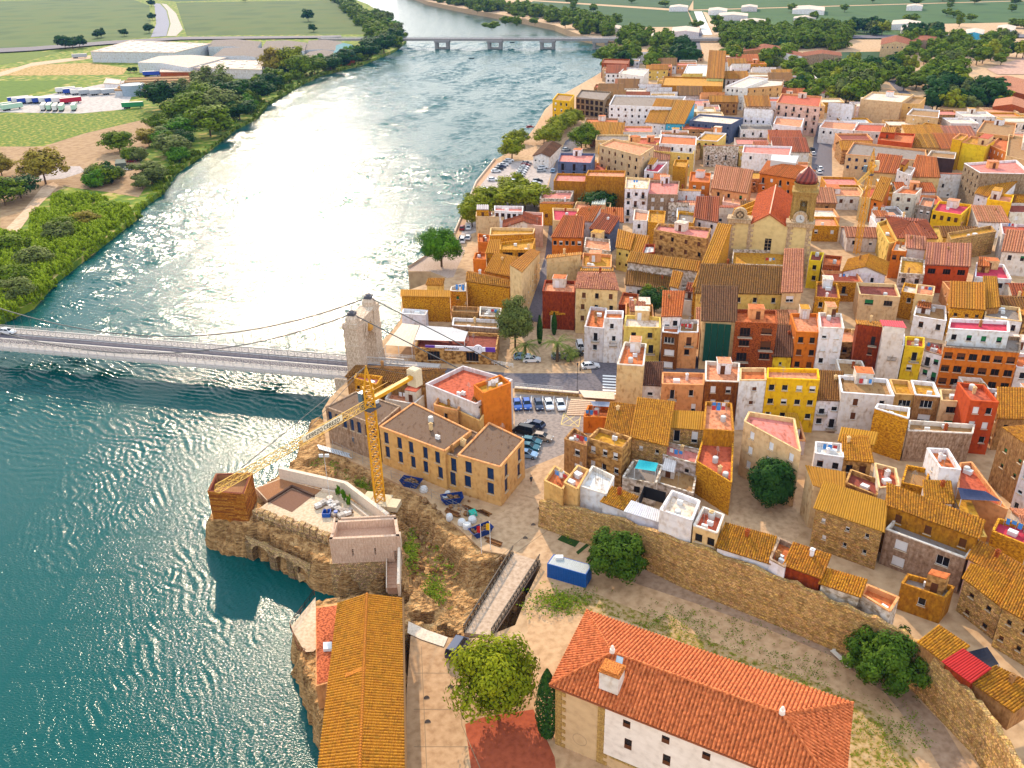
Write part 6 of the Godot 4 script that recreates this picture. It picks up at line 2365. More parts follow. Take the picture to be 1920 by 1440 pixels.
	for i in 12:
		mb.bar(P(596 + i * 5, 834 + i * 1.4, 6.2), P(600 + i * 5, 842 + i * 1.4, 6.2), 0.3, 0.06)
	mb.bar(P(596, 834, 6.2), P(656, 851, 6.2), 0.12)
	mb.bar(P(600, 842, 6.2), P(660, 859, 6.2), 0.12)
	part("grating", mb, M("lamp_metal", Color("b8b8b8"), "", 1, 0.5), t)
	# ground cover in the ditch
	stuff_leaves("ditch_weeds", "green weeds growing along the castle ditch", [[760, 1010, 782, 1060, 3.4], [790, 1085, 835, 1130, 3.0], [800, 960, 870, 1075, 3.2], [600, 850, 690, 885, 4.8], [1000, 1110, 1080, 1150, 6.2], [655, 900, 700, 930, 4.8]], 170, 0.2, "leaf")

	stuff_leaves("park_weeds", "scattered green weeds and tufts on the dry park ground", [[1170, 1140, 1330, 1190, 6.0], [1240, 1165, 1440, 1235, 6.0], [1400, 1215, 1600, 1300, 6.0], [1590, 1320, 1740, 1430, 6.0], [1030, 1110, 1110, 1145, 6.0], [1050, 975, 1110, 1010, 6.0]], 200, 0.13, "leaf")

func stuff_leaves(called: String, label: String, areas: Array, n: int, size: float, tone: String):
	var mb := MB.new()
	for a in areas:
		for i in n:
			var p := P((a[0] + a[2]) * 0.5 + rng.randfn() * (a[2] - a[0]) * 0.3, (a[1] + a[3]) * 0.5 + rng.randfn() * (a[3] - a[1]) * 0.3, a[4])
			mb.col = LEAF[tone][0].lerp(LEAF[tone][1], rng.randf())
			for k in 4:
				leaf(mb, p + Vector3(rng.randfn() * 0.25, 0.15 + rng.randf() * 0.35, rng.randfn() * 0.25), Vector3(rng.randf() - 0.5, 1, rng.randf() - 0.5).normalized(), size)
	var o := put(numbered(called), mb.mesh(leaf_mat()), self)
	tag(o, label, "plants", "", "stuff")

func person(at: Vector3, turn: float, label: String, shirt: Color, trousers: Color):
	# one continuous lathed and swept figure, mid-stride, with clothing and hair as children
	var t := thing("person", label, "person", at)
	t.rotation.y = turn
	var skin := M("skin", Color("b98a6a"), "", 1, 0.7)
	var mb := MB.new()
	mb.lathe(Vector3(0, 1.50, 0), [[0.05, 0.0], [0.085, 0.05], [0.1, 0.14], [0.085, 0.23], [0.0, 0.27]], 10)
	mb.tube(Vector3(0, 1.4, 0), Vector3(0, 1.53, 0), 0.06, 0.055, 8)
	mb.ball(Vector3(0, 1.62, 0.1), Vector3(0.015, 0.025, 0.03), 5, 4)
	for s in [-1, 1]:
		mb.tube(Vector3(s * 0.25, 1.1, 0.02 * s), Vector3(s * 0.27, 0.86, 0.14 * s), 0.045, 0.033, 7)
		mb.ball(Vector3(s * 0.27, 0.8, 0.16 * s), Vector3(0.035, 0.06, 0.045), 6, 4)
		mb.tube(Vector3(s * 0.09, 0.5, -0.08 * s), Vector3(s * 0.09, 0.06, -0.24 * s), 0.06, 0.04, 7)
		mb.box(Vector3(s * 0.09, 0.04, -0.2 * s), Vector3(0.09, 0.08, 0.25))
	part("body", mb, skin, t)
	mb = MB.new()
	mb.lathe(Vector3.ZERO, [[0.16, 0.92], [0.17, 1.1], [0.2, 1.35], [0.14, 1.46], [0.06, 1.48]], 12)
	for s in [-1, 1]:
		mb.tube(Vector3(s * 0.19, 1.4, 0), Vector3(s * 0.25, 1.1, 0.02 * s), 0.075, 0.06, 7)
	part("shirt", mb, M("shirt_" + shirt.to_html(), shirt, "", 1, 0.9), t)
	mb = MB.new()
	mb.lathe(Vector3.ZERO, [[0.15, 0.8], [0.17, 0.95]], 12)
	for s in [-1, 1]:
		mb.tube(Vector3(s * 0.09, 0.9, 0), Vector3(s * 0.09, 0.48, -0.09 * s), 0.1, 0.075, 8)
	part("trousers", mb, M("trousers_" + trousers.to_html(), trousers, "", 1, 0.9), t)
	mb = MB.new()
	mb.ball(Vector3(0, 1.68, -0.015), Vector3(0.105, 0.1, 0.11), 9, 6)
	part("hair", mb, M("hair_dark", Color("2a1e16"), "", 1, 0.9), t)

# ---------------------------------------------------------------- left bank and far plain
func shed(px: Array, hgt: float, wall_k: String, roof_k: String, label: String, ground: float, gable := 0.0, wins := "", group := ""):
	var top := ground + hgt
	var q := PL(px, top)
	if q.size() < 4:
		q.append(q[0] + q[2] - q[1])
	var o := (q[0] + q[1] + q[2] + q[3]) * 0.25
	o.y = ground
	var t := thing("shed", label, "building", o, group)
	var w := new_mb(o)
	var U := Vector3.UP
	var L := (q[1] - q[0]).length()
	var wl := plan_windows(wins, L, hgt)
	wall(w, q[0], q[1], ground, top, wl)
	var r := (q[1] - q[0]).normalized()
	for k in wl:
		add_window(t, Transform3D(Basis(r, U, r.cross(U)), Vector3(q[0].x, ground, q[0].z) + r * (k[0] + k[2] / 2) + U * (k[1] + k[3] / 2) - o), k[2], k[3], "white", false, 0.0, 999)
	for i in [1, 2, 3]:
		wall(w, q[i], q[(i + 1) % 4], ground, top, [])
	var rf := new_mb(o)
	if gable > 0:
		var m0 := (q[0] + q[1]) * 0.5 + U * gable
		var m1 := (q[2] + q[3]) * 0.5 + U * gable
		w.tri(q[0], q[1], m0)
		w.tri(q[2], q[3], m1)
		slope(rf, q[1] + r * 0.4, q[2] + r * 0.4, m1, m0, 2.0, 0.0, 0.08, 0.1)
		slope(rf, q[3] - r * 0.4, q[0] - r * 0.4, m0, m1, 2.0, 0.0, 0.08, 0.1)
	else:
		rf.quad(q[0] + U * 0.05, q[1] + U * 0.05, q[2] + U * 0.05, q[3] + U * 0.05)
		for i in 4:
			rf.bar(q[i] + U * 0.1, q[(i + 1) % 4] + U * 0.1, 0.6, 0.5)
	part("wall", w, wall_mat(wall_k), t)
	var roof := part("roof", rf, roof_mat(roof_k), t)
	if gable == 0 and L > 30:
		var nx := int(L / 12.0)
		var nz := int((q[3] - q[0]).length() / 16.0)
		for i in nx:
			for j in nz:
				var p := q[0].lerp(q[1], (i + 0.5) / nx).lerp(q[3].lerp(q[2], (i + 0.5) / nx), (j + 0.5) / nz)
				var sb := new_mb(o)
				sb.box(p + U * 0.35, Vector3(3.4, 0.6, 1.6), Basis(r, U, r.cross(U)))
				part("skylight", sb, M("skylight_pale", Color("b8b4ae"), "", 1, 0.4), roof)

func trailer(x: float, y: float, turn: float, hue: String, label: String):
	var t := thing("truck_trailer", label, "trailer", P(x, y, LG), "trailers parked by the factory")
	t.rotation.y = turn
	var cols := {"white": Color("d8d6d2"), "blue": Color("24449a"), "red": Color("b01c34"), "green": Color("2c8a52"), "mint": Color("a8c8b0"), "grey": Color("a8acb0")}
	if not meshes.has("trailer_" + hue):
		var mb := MB.new()
		mb.box(Vector3(0, 2.5, 0), Vector3(13.0, 2.7, 2.5))
		meshes["trailer_" + hue] = mb.mesh(M("trailer_" + hue, cols[hue], "plaster", 0.2, 0.6))
		mb = MB.new()
		mb.box(Vector3(0, 3.88, 0), Vector3(13.02, 0.06, 2.52))
		meshes.trailer_roof = mb.mesh(M("trailer_roof", Color("d4c8b8"), "", 1, 0.7))
		mb = MB.new()
		mb.box(Vector3(0, 1.0, 0), Vector3(12.4, 0.25, 1.2))
		mb.box(Vector3(4.5, 0.55, 0), Vector3(0.2, 1.0, 1.8))
		meshes.trailer_chassis = mb.mesh(M("chassis", Color("2a2a2c"), "", 1, 0.8))
		mb = MB.new()
		for i in 3:
			for s in [-1, 1]:
				mb.tube(Vector3(-5.0 + i * 1.35, 0.5, s * 1.2), Vector3(-5.0 + i * 1.35, 0.5, s * 0.85), 0.5, 0.5, 10)
		meshes.trailer_wheels = mb.mesh(M("tyre", Color("1a1a1a"), "", 1, 0.9))
	put("box", meshes["trailer_" + hue], t)
	put("roof", meshes.trailer_roof, t)
	put("chassis", meshes.trailer_chassis, t)
	put("wheel", meshes.trailer_wheels, t)

func field(px: Array, h: float, col: Color, lift: float, key: String, tx := "field", sc := 0.02):
	sheet("field", px, h, M("field_" + key, col, tx, sc, 1.0), lift)

func left_bank():
	var U := Vector3.UP
	# fields beyond the motorway
	field([-300, 10, 240, -4, 280, 10, 285, 70, 130, 82, 0, 92, -300, 104], LG, Color("58642c"), 0.05, "a", "field2", 0.004)
	field([330, 5, 620, 0, 700, 24, 735, 45, 710, 64, 350, 67], LG, Color("535f26"), 0.06, "b", "field2", 0.004)
	field([-700, -45, 500, -45, 620, -6, 330, 3, 240, -6, -700, 8], LG, Color("415832"), 0.04, "c", "field2", 0.002)
	field([0, 100, 118, 96, 60, 112, 0, 122], LG, Color("6c7722"), 0.08, "d")
	field([0, 152, 145, 150, 100, 165, 0, 190], LG, Color("627615"), 0.08, "e")
	field([0, 130, 60, 122, 170, 118, 240, 128, 230, 140, 0, 142], LG, Color("f4f0e0"), 0.07, "f", "dry", 0.03)
	field([0, 215, 150, 212, 280, 205, 300, 215, 150, 255, 60, 275, 0, 275], LG, Color("d8dcac"), 0.06, "g", "meadow", 0.03)
	sheet("dirt_ground", [0, 275, 80, 275, 160, 250, 280, 222, 300, 245, 260, 300, 280, 340, 260, 370, 200, 360, 120, 350, 60, 390, 0, 440], LG, M("dirt", Color("a88864"), "ground", 0.03, 1.0), 0.07)
	sheet("dirt_track", [0, 440, 40, 400, 80, 350, 100, 342, 110, 348, 60, 400, 20, 455, 0, 470], LG, M("dirt_pale", Color("d0b090"), "ground", 0.05, 1.0), 0.1)
	sheet("round_drive", [60, 330, 110, 312, 150, 312, 160, 322, 120, 335, 70, 340], LG, M("pale_asphalt", Color("b8a69c"), "asphalt", 0.05, 0.9), 0.1)
	sheet("truck_yard", [-40, 210, 0, 195, 120, 172, 190, 158, 300, 140, 330, 160, 250, 175, 235, 205, 150, 213], LG, M("yard_concrete", Color("c4b6ac"), "asphalt", 0.03, 0.95), 0.09)
	sheet("lane", [-20, 142, 60, 118, 140, 108, 170, 104, 170, 110, 60, 124, -20, 150], LG, M("dirt_pale", Color("d0b090"), "ground", 0.05, 1.0), 0.1)
	# motorway and its branch
	sheet("motorway", [-100, 97, 60, 90, 200, 79, 340, 71, 600, 69, 640, 68, 640, 71, 600, 73, 340, 76, 200, 85, 60, 97, -100, 106], LG, M("asphalt_road", Color("6d6468"), "asphalt", 0.1, 0.85), 1.2)
	sheet("branch_road", [283, 70, 293, 45, 290, 12, 285, 6, 300, 7, 312, 20, 318, 45, 312, 68], LG, M("asphalt_blue", Color("7e7e8c"), "asphalt", 0.1, 0.85), 0.3)
	sheet("branch_track", [313, 68, 320, 45, 314, 20, 303, 7, 312, 8, 330, 25, 343, 55, 330, 68], LG, M("white_gravel", Color("cfc4b4"), "gravel", 0.05, 0.95), 0.25)
	# factory
	shed([170, 97, 327, 99, 395, 82, 245, 76], 9, "steel", "palef", "huge pale warehouse with rows of roof lights beside the motorway", LG)
	shed([258, 117, 353, 127, 425, 108, 300, 105], 8, "steel", "palef", "grey factory hall with brick foot beside the truck yard", LG, 1.5)
	shed([360, 127, 490, 131, 494, 114, 387, 112], 7, "lilac", "palef", "white flat factory hall dotted with roof vents near the river", LG)
	shed([300, 135, 385, 135, 388, 127, 305, 126], 5, "brick", "palef", "low brick loading bay in front of the grey factory hall", LG)
	shed([398, 106, 520, 112, 530, 95, 420, 90], 8, "steel", "greyf", "saw-tooth roofed factory hall behind the white hall", LG, 2.0)
	shed([390, 88, 480, 92, 490, 78, 400, 75], 8, "steel", "greyf", "pale factory hall behind the saw-tooth roof", LG, 1.5)
	shed([490, 92, 570, 96, 575, 80, 500, 77], 8, "steel", "greyf", "bluish factory hall with low gable behind the riverside trees", LG, 1.5)
	shed([565, 108, 620, 114, 635, 98, 585, 94], 6, "brick", "greyf", "small brick workshop with grey gable roof by the riverside trees", LG, 2.0)
	shed([625, 108, 665, 104, 660, 84, 628, 86], 7, "brick", "teal_roof", "brick workshop with teal gable roof by the riverside trees", LG, 2.2)
	shed([570, 94, 640, 96, 640, 78, 580, 76], 7, "steel", "greyf", "long grey workshop roof beneath the motorway bank", LG, 1.2)
	for i in 5:
		shed([215 + i * 6, 170 - i * 5.2, 380 + i * 2, 163 - i * 4.6, 381 + i * 2, 160 - i * 4.6, 217 + i * 6, 167 - i * 5.2], 4, "steel", "tanf", ["nearest", "second", "third", "fourth", "farthest"][i] + " long open parking canopy counted from the blue-grey tank", LG)
	var t := thing("storage_tank", "round pale blue storage tank in the truck yard", "tank", P(252, 178, LG))
	var mb := MB.new()
	mb.lathe(Vector3.ZERO, [[8.0, 0.0], [8.0, 7.0], [0.0, 7.8]], 28)
	part("shell", mb, M("tank_blue", Color("8a9aa8"), "plaster", 0.1, 0.6), t)
	mb = MB.new()
	mb.lathe(Vector3(0, 6.9, 0), [[8.1, 0.0], [8.1, 0.3], [7.9, 0.3]], 28)
	part("rim", mb, M("lamp_metal", Color("b8b8b8"), "", 1, 0.5), t)
	shed([195, 156, 224, 158, 226, 150, 200, 147], 4, "white", "palef", "small white site office at the truck yard entrance", LG)
	for r in [[36, 192, "blue"], [44, 193, "white"], [54, 194, "blue"], [70, 193, "white"], [82, 193, "blue"], [94, 193, "white"], [106, 193, "blue"], [118, 193, "white"], [134, 194, "red"]]:
		trailer(r[0], r[1], 0.62, r[2], "%s truck trailer in the long yard row ending at the crimson trailer" % r[2])
	for r in [[124, 174, "white"], [138, 176, "blue"], [152, 177, "white"], [168, 178, "grey"], [188, 178, "grey"], [210, 177, "grey"]]:
		trailer(r[0], r[1], 0.55, r[2], "%s truck trailer in the back yard row beside the round tank" % r[2])
	for r in [[4, 205, "mint"], [24, 206, "mint"], [83, 206, "white"], [94, 206, "mint"], [105, 207, "white"], [117, 207, "mint"], [140, 206, "mint"]]:
		trailer(r[0], r[1], 1.9 if r[0] > 60 else 0.9, r[2], "%s truck trailer parked by the grass edge of the yard" % r[2])
	trailer(250, 203, 0.2, "green", "long green truck trailer beside the big dark tree")
	trailer(285, 143, 0.1, "blue", "blue and yellow truck trailer docked at the brick loading bay")
	trailer(150, 109, 0.3, "grey", "grey truck trailer driving past the huge warehouse")
	one("fishing_hut", slab([215, 307, 236, 305, 234, 298, 217, 299], LG + 2.6, LG), M("hut_dark", Color("4a5248"), "", 1, 0.8), "small dark green hut on the dirt clearing by the river", "hut")
	car(P(241, 319, LG), 0.3, "white", "white car parked on the dirt clearing by the river", "")
	car(P(247, 304, LG), 0.3, "red", "red car parked beside the dark green hut", "")
	t = thing("river_jetty", "small grey wooden jetty on the left bank", "jetty", P(278, 362, 1))
	mb = new_mb(t.position)
	mb.prism(PL([252, 360, 285, 366, 306, 357, 303, 354, 282, 361, 254, 356], 1.2), 0.9)
	part("deck", mb, M("jetty_wood", Color("9a8a7c"), "board", 0.4, 0.9), t)
	for p in [[262, 360], [285, 364], [303, 356]]:
		mb = new_mb(t.position)
		mb.tube(P(p[0], p[1], 1.0), P(p[0], p[1], 1.0) - U * 2.5, 0.15, 0.15, 6)
		part("post", mb, M("jetty_wood", Color("9a8a7c"), "board", 0.4, 0.9), t)
	# riverside thicket, too dense to count, and the trees that stand out of it
	thicket("riverside_reeds", "dense bright green reeds and bramble on the left river bank", [[20, 560, 90, 500], [60, 520, 150, 450], [110, 470, 200, 410], [150, 430, 245, 390], [100, 420, 200, 370], [0, 590, 60, 540], [0, 520, 80, 440], [60, 450, 130, 400]], 210, 2.6, "reed")
	thicket("upper_reeds", "green reed fringe along the left bank upstream", [[470, 225, 520, 190], [520, 185, 580, 155], [560, 165, 640, 135], [620, 140, 700, 118], [290, 360, 330, 320], [320, 330, 380, 285]], 90, 3.0, "leaf")
	for b in [[70, 500, 6.5, 7, "olive"], [110, 450, 6, 7, "olive"], [40, 560, 6, 7, "olive"], [165, 420, 6, 5, "autumn"], [120, 430, 5, 5, "leaf"], [20, 470, 6, 6, "leaf"], [30, 530, 6, 6, "leaf"], [200, 400, 5, 5, "reed"]]:
		tree(P(b[0], b[1], LG), b[2], b[3], b[4], "grey-green bush standing up from the left bank reeds" if b[4] == "olive" else "leafy bush standing up from the left bank reeds", "bushes in the left bank reeds", "bush")
	var big := [[86, 345, 11, 15, "autumn"], [40, 372, 9, 10, "dark"], [10, 385, 9, 11, "leaf"], [4, 330, 8, 10, "autumn"], [185, 340, 7, 7, "olive"], [225, 285, 9, 11, "leaf"], [280, 275, 8, 9, "autumn"], [285, 345, 9, 10, "olive"], [268, 355, 5, 6, "olive"], [330, 295, 10, 11, "olive"], [345, 262, 10, 12, "green"], [300, 250, 8, 10, "leaf"], [310, 268, 9, 9, "olive"],
		[360, 230, 14, 18, "leaf"], [395, 255, 14, 17, "leaf"], [420, 225, 14, 18, "olive"], [340, 235, 12, 15, "leaf"], [385, 205, 13, 17, "leaf"], [430, 200, 14, 18, "dark"], [310, 205, 15, 19, "dark"], [355, 190, 12, 15, "olive"], [400, 180, 15, 20, "olive"], [450, 225, 11, 13, "dark"], [460, 190, 11, 14, "dark"], [490, 190, 11, 14, "dark"], [510, 170, 10, 13, "dark"], [515, 140, 13, 20, "autumn"], [545, 140, 14, 22, "lime"], [565, 145, 12, 17, "leaf"], [590, 140, 11, 14, "leaf"], [620, 132, 11, 12, "dark"], [650, 122, 12, 13, "dark"], [690, 112, 13, 16, "dark"], [720, 100, 14, 18, "dark"], [740, 85, 13, 16, "dark"], [700, 95, 12, 14, "dark"]]
	for b in big:
		tree(P(b[0], b[1], LG), b[2], b[3], b[4], {"autumn": "yellowing broad tree on the left bank", "dark": "dark dense tree on the left bank", "leaf": "mid-green broad tree on the left bank", "olive": "grey-green willow-like tree on the left bank", "green": "fresh green tree on the left bank", "lime": "tall lime-green tree in the riverside wood by the factory"}[b[4]], "trees along the left bank")
	# the unbroken wood along the water upstream
	var tones := ["leaf", "dark", "olive", "leaf", "green"]
	for i in range(14, 38, 2):
		var a := P(LEFT_BANK[i], LEFT_BANK[i + 1], LG)
		var b := P(LEFT_BANK[i + 2], LEFT_BANK[i + 3], LG)
		var n := int((b - a).length() / 9.0)
		for k in n:
			var away := Vector3(-rng.randf_range(3, 30), 0, -rng.randf_range(0, 8))
			var s := rng.randf_range(4.5, 8.0)
			var tone: String = tones[rng.randi() % 5]
			tree(a.lerp(b, rng.randf()) + away, s, s * rng.randf_range(1.2, 1.6), tone, {"dark": "dark low-branched tree in the waterside wood on the left bank", "leaf": "mid-green low-branched tree in the waterside wood on the left bank", "olive": "grey-green low-branched tree in the waterside wood on the left bank", "green": "fresh green low-branched tree in the waterside wood on the left bank", "lime": "yellow-green low-branched tree in the waterside wood on the left bank"}[tone], "waterside wood on the left bank", "bank_tree", 1 if i < 24 else 0)
	for b in [[123, 92, 9], [137, 92, 8], [150, 90, 9], [112, 80, 5], [190, 70, 7], [183, 72, 6], [233, 68, 6], [280, 62, 7], [286, 38, 7], [284, 12, 8], [578, 40, 10], [588, 60, 6], [460, 4, 7], [245, 136, 3], [253, 136, 3]]:
		tree(P(b[0], b[1], LG), b[2], b[2] * 1.5, "dark", "lone dark tree among the fields beyond the factory", "lone trees in the far left fields", "tree", 0)
	var xs := []
	for i in 60:                              # tree belt on the far point of the left bank
		xs.append(P(748, 88, LG).lerp(P(640, -2, LG), i / 59.0) + Vector3(rng.randf_range(-18, 4), 0, 0))
	far_wood("upstream_left_wood", "dark belt of trees along the upstream left bank", xs, 7, 11)

func far_wood(called: String, label: String, spots: Array, r0: float, r1: float):
	var mm := MultiMesh.new()
	mm.transform_format = MultiMesh.TRANSFORM_3D
	mm.mesh = crown("crown_leaf_0_0", Vector3.ONE, 26, 1300, 0.15, LEAF.leaf[0], LEAF.leaf[1])
	mm.instance_count = spots.size()
	for i in spots.size():
		var r := rng.randf_range(r0, r1)
		mm.set_instance_transform(i, Transform3D(Basis(Vector3.UP, rng.randf() * TAU).scaled(Vector3(r, r * 0.8, r)), spots[i] + Vector3(0, r * 0.6, 0)))
	var o := MultiMeshInstance3D.new()
	o.name = called
	o.multimesh = mm
	add_child(o)
	tag(o, label, "wood", "", "stuff")

func thicket(called: String, label: String, areas: Array, n: int, high: float, tone: String):
	var mm := MultiMesh.new()
	mm.transform_format = MultiMesh.TRANSFORM_3D
	mm.mesh = crown("thicket_" + tone, Vector3(1, 1, 1), 12, 420, 0.16, LEAF[tone][0], LEAF[tone][1])
	var xs := []
	var poly := flat(LEFT_BANK + [-300, -30, -300, 622], LG)
	for a in areas:
		for i in n:
			var p := P(rng.randf_range(a[0], a[2]), rng.randf_range(minf(a[1], a[3]), maxf(a[1], a[3])), LG)
			if not Geometry2D.is_point_in_polygon(Vector2(p.x, p.z), poly):
				continue
			var s := rng.randf_range(0.6, 1.2)
			xs.append(Transform3D(Basis(Vector3.UP, rng.randf() * TAU).scaled(Vector3(1.5 * s, high * s * 0.8, 1.5 * s)), p + Vector3(0, high * s * 0.3, 0)))
	for i in range(0, LEFT_BANK.size() - 2, 2):       # a fringe right at the water
		if LEFT_BANK[i + 1] < 120 or (tone == "leaf") == (LEFT_BANK[i + 1] > 380):
			continue
		var a := P(LEFT_BANK[i], LEFT_BANK[i + 1], LG)
		var b := P(LEFT_BANK[i + 2], LEFT_BANK[i + 3], LG)
		for k in int((b - a).length() / 1.3):
			var p := a.lerp(b, rng.randf()) + Vector3(rng.randf_range(-2.0, 0.6), -rng.randf() * 1.2, rng.randf_range(-0.6, 0.6))
			var s := rng.randf_range(0.6, 1.1)
			xs.append(Transform3D(Basis(Vector3.UP, rng.randf() * TAU).scaled(Vector3(1.4 * s, 1.5 * s, 1.4 * s)), p))
	mm.instance_count = xs.size()
	for i in xs.size():
		mm.set_instance_transform(i, xs[i])
	var o := MultiMeshInstance3D.new()
	o.name = called
	o.multimesh = mm
	add_child(o)
	tag(o, label, "reeds", "", "stuff")

func far_plain():
	var g := G
	var greens := [Color("2f4e20"), Color("395622"), Color("3f5b24"), Color("485b1f"), Color("29481f"), Color("525a2d")]
	var fl := [[1000, 2, 1290, 22, 1300, 50, 1110, 52, 960, 20], [1290, 20, 1920, 2, 2000, 40, 1700, 46, 1420, 50, 1300, 40], [1440, 40, 1700, 44, 1650, 62, 1460, 62], [1560, 52, 1760, 52, 1750, 68, 1600, 70], [1480, 100, 1700, 96, 1690, 112, 1480, 120], [1480, 120, 1680, 112, 1660, 130, 1540, 142, 1470, 132], [860, -20, 1300, 0, 1290, 18, 1000, 0], [1300, -20, 1950, -25, 1950, 0, 1300, 18], [1580, 62, 1740, 60, 1740, 74, 1590, 74], [1540, 138, 1660, 132, 1640, 160, 1560, 160]]
	for i in fl.size():
		field(fl[i], g, greens[i % 6], 0.05 + i * 0.02, "r%d" % (i % 6), "field2", 0.006)
	field([1470, 116, 1610, 110, 1620, 122, 1480, 130], g, Color("7e7e24"), 0.3, "gold")
	sheet("canal", [1301, 22, 1316, 22, 1336, 66, 1318, 66], g, M("canal_white", Color("d6d2cc"), "plaster", 0.05, 0.9), 0.35)
	sheet("canal_road", [1318, 22, 1326, 24, 1352, 66, 1338, 66], g, M("dirt_pale", Color("d0b090"), "ground", 0.05, 1.0), 0.3)
	sheet("motorway_east", [1370, 69, 1920, 66, 2100, 60, 2100, 66, 1920, 72, 1370, 75], g, M("asphalt_road", Color("6d6468"), "asphalt", 0.1, 0.85), 0.9)
	sheet("sports_court", [1850, 130, 1930, 105, 1990, 115, 1990, 140, 1870, 140], g, M("court_pink", Color("c09a86"), "ground", 0.04, 1.0), 0.3)
	for s in [[1328, 20, 1362, 21, 1364, 16, 1330, 15, "white"], [1345, 30, 1402, 30, 1402, 25, 1350, 24, "lilac"], [1388, 42, 1440, 42, 1440, 37, 1390, 36, "white"], [1486, 18, 1546, 20, 1546, 13, 1490, 11, "white"], [1488, 34, 1530, 34, 1530, 31, 1490, 31, "lilac"], [1260, 60, 1310, 61, 1312, 52, 1262, 51, "lilac"], [1672, 46, 1726, 48, 1726, 40, 1675, 38, "white"], [1690, 56, 1726, 57, 1726, 50, 1690, 50, "lilac"], [1810, 63, 1842, 64, 1846, 56, 1812, 55, "blue"], [1870, 57, 1902, 58, 1905, 49, 1872, 48, "white"], [1700, 12, 1730, 12, 1730, 9, 1702, 9, "white"], [1555, 142, 1612, 148, 1618, 138, 1565, 133, "lilac"], [1255, 14, 1290, 14, 1290, 10, 1258, 10, "white"], [1140, 55, 1170, 56, 1172, 50, 1142, 49, "offwhite"], [1190, 70, 1262, 74, 1264, 66, 1195, 63, "lilac"], [1225, 102, 1275, 104, 1280, 94, 1230, 92, "lilac"], [1390, 14, 1420, 14, 1420, 10, 1392, 10, "lilac"], [1000, 22, 1030, 24, 1032, 18, 1004, 16, "offwhite"]]:
		shed(s.slice(0, 8), 5.0, s[8], "palef", "%s far farm shed or greenhouse standing among the green fields" % PAL[s[8]][0], g, 1.5, "", "far farm sheds and greenhouses")
	shed([1440, 104, 1504, 106, 1502, 98, 1442, 97], 8, "white", "brick_roof", "long white convent-like building with a row of small windows before the wood", g, 2.0, "10x1s")
	shed([1504, 106, 1578, 105, 1576, 98, 1506, 98], 6, "taupe", "brick_roof", "long brown farm range joined to the white building", g, 2.0, "8x1s")
	shed([1394, 96, 1470, 98, 1470, 88, 1398, 86], 8, "tan", "brick_roof", "old tan farmhouse range with square tower", g, 2.0, "6x1s")
	shed([1652, 84, 1706, 84, 1706, 72, 1654, 72], 9, "sand", "brick_roof", "broad sandy barn behind the dark trees", g, 2.5, "6x1")
	shed([1706, 80, 1756, 78, 1756, 68, 1706, 68], 8, "taupe", "brick_roof", "brown ruined barn beside the sandy barn", g, 1.5)
	shed([1838, 170, 1925, 178, 1925, 150, 1850, 146], 7, "brick", "stile", "long school building with salmon roof behind the dark pines", g, 2.0)
	shed([1862, 200, 1930, 206, 1930, 190, 1868, 186], 7, "brick", "stile", "second brick school wing with salmon roof beside the court", g, 2.0)
	shed([1760, 205, 1860, 218, 1870, 205, 1775, 195], 4, "brick", "tanf", "low flat sandy-roofed hall before the row of poplars", g)
	shed([1850, 226, 1935, 232, 1935, 212, 1860, 208], 5, "brick", "palef", "wide flat-roofed sports hall at the town edge", g)
	# woods: trees that can be told apart, nearest first
	var wood := [[1600, 55, 1660, 70, 10, "dark", "beside the sandy barn"], [1700, 60, 1760, 80, 12, "dark", "beyond the brown ruined barn"], [1690, 82, 1920, 125, 46, "leaf", "in the broad grove beside the sports court"], [1360, 100, 1480, 135, 26, "leaf", "before the long white convent-like building"], [1480, 140, 1640, 200, 44, "leaf", "in the avenue behind the pink apartment block"], [1590, 110, 1680, 145, 6, "dark", "in the field behind the blank cream block"], [1640, 125, 1800, 175, 26, "leaf", "behind the blank cream block"], [1740, 170, 1870, 215, 26, "dark", "among the school buildings"], [1180, 95, 1260, 150, 22, "leaf", "on the far river front by the brick tower"], [1130, 100, 1170, 150, 10, "leaf", "at the quay below the upstream bridge"], [1250, 90, 1300, 130, 12, "dark", "beside the road to the canal"]]
	var hue := {"leaf": "mid-green", "dark": "dark green", "lime": "yellow-green", "olive": "grey-green"}
	for w in wood:
		for i in w[4]:
			var p := P(rng.randf_range(w[0], w[2]), rng.randf_range(w[1], w[3]), g)
			if occupied.has(Vector2i(int(p.x / 2), int(p.z / 2))):
				continue
			var r := rng.randf_range(5.5, 9.0)
			var tone: String = w[5] if rng.randf() < 0.7 else ["lime", "dark", "olive"][rng.randi() % 3]
			tree(p, r, r * rng.randf_range(1.5, 1.9), tone, "%s %s tree %s" % ["small" if r < 6.6 else ("large" if r > 7.9 else "medium"), hue[tone], w[6]], "trees behind the town", "tree", 0)
	# upstream right bank belt and scattered far trees
	var xs := []
	for i in range(0, 16, 2):
		var a := P(RIGHT_BANK[i], RIGHT_BANK[i + 1], g)
		var b := P(RIGHT_BANK[i + 2], RIGHT_BANK[i + 3], g)
		for k in int((b - a).length() / 9.0):
			xs.append(a.lerp(b, rng.randf()) + Vector3(rng.randf_range(3, 45), 0, rng.randf_range(-30, 0)))
	far_wood("upstream_right_wood", "dark belt of trees along the upstream right bank", xs, 8, 12)
	xs = []
	for i in 110:
		xs.append(P(rng.randf_range(1345, 1590), rng.randf_range(58, 94), g))
	far_wood("plain_wood", "dark wood on the plain beyond the town beside the motorway", xs, 7, 10)
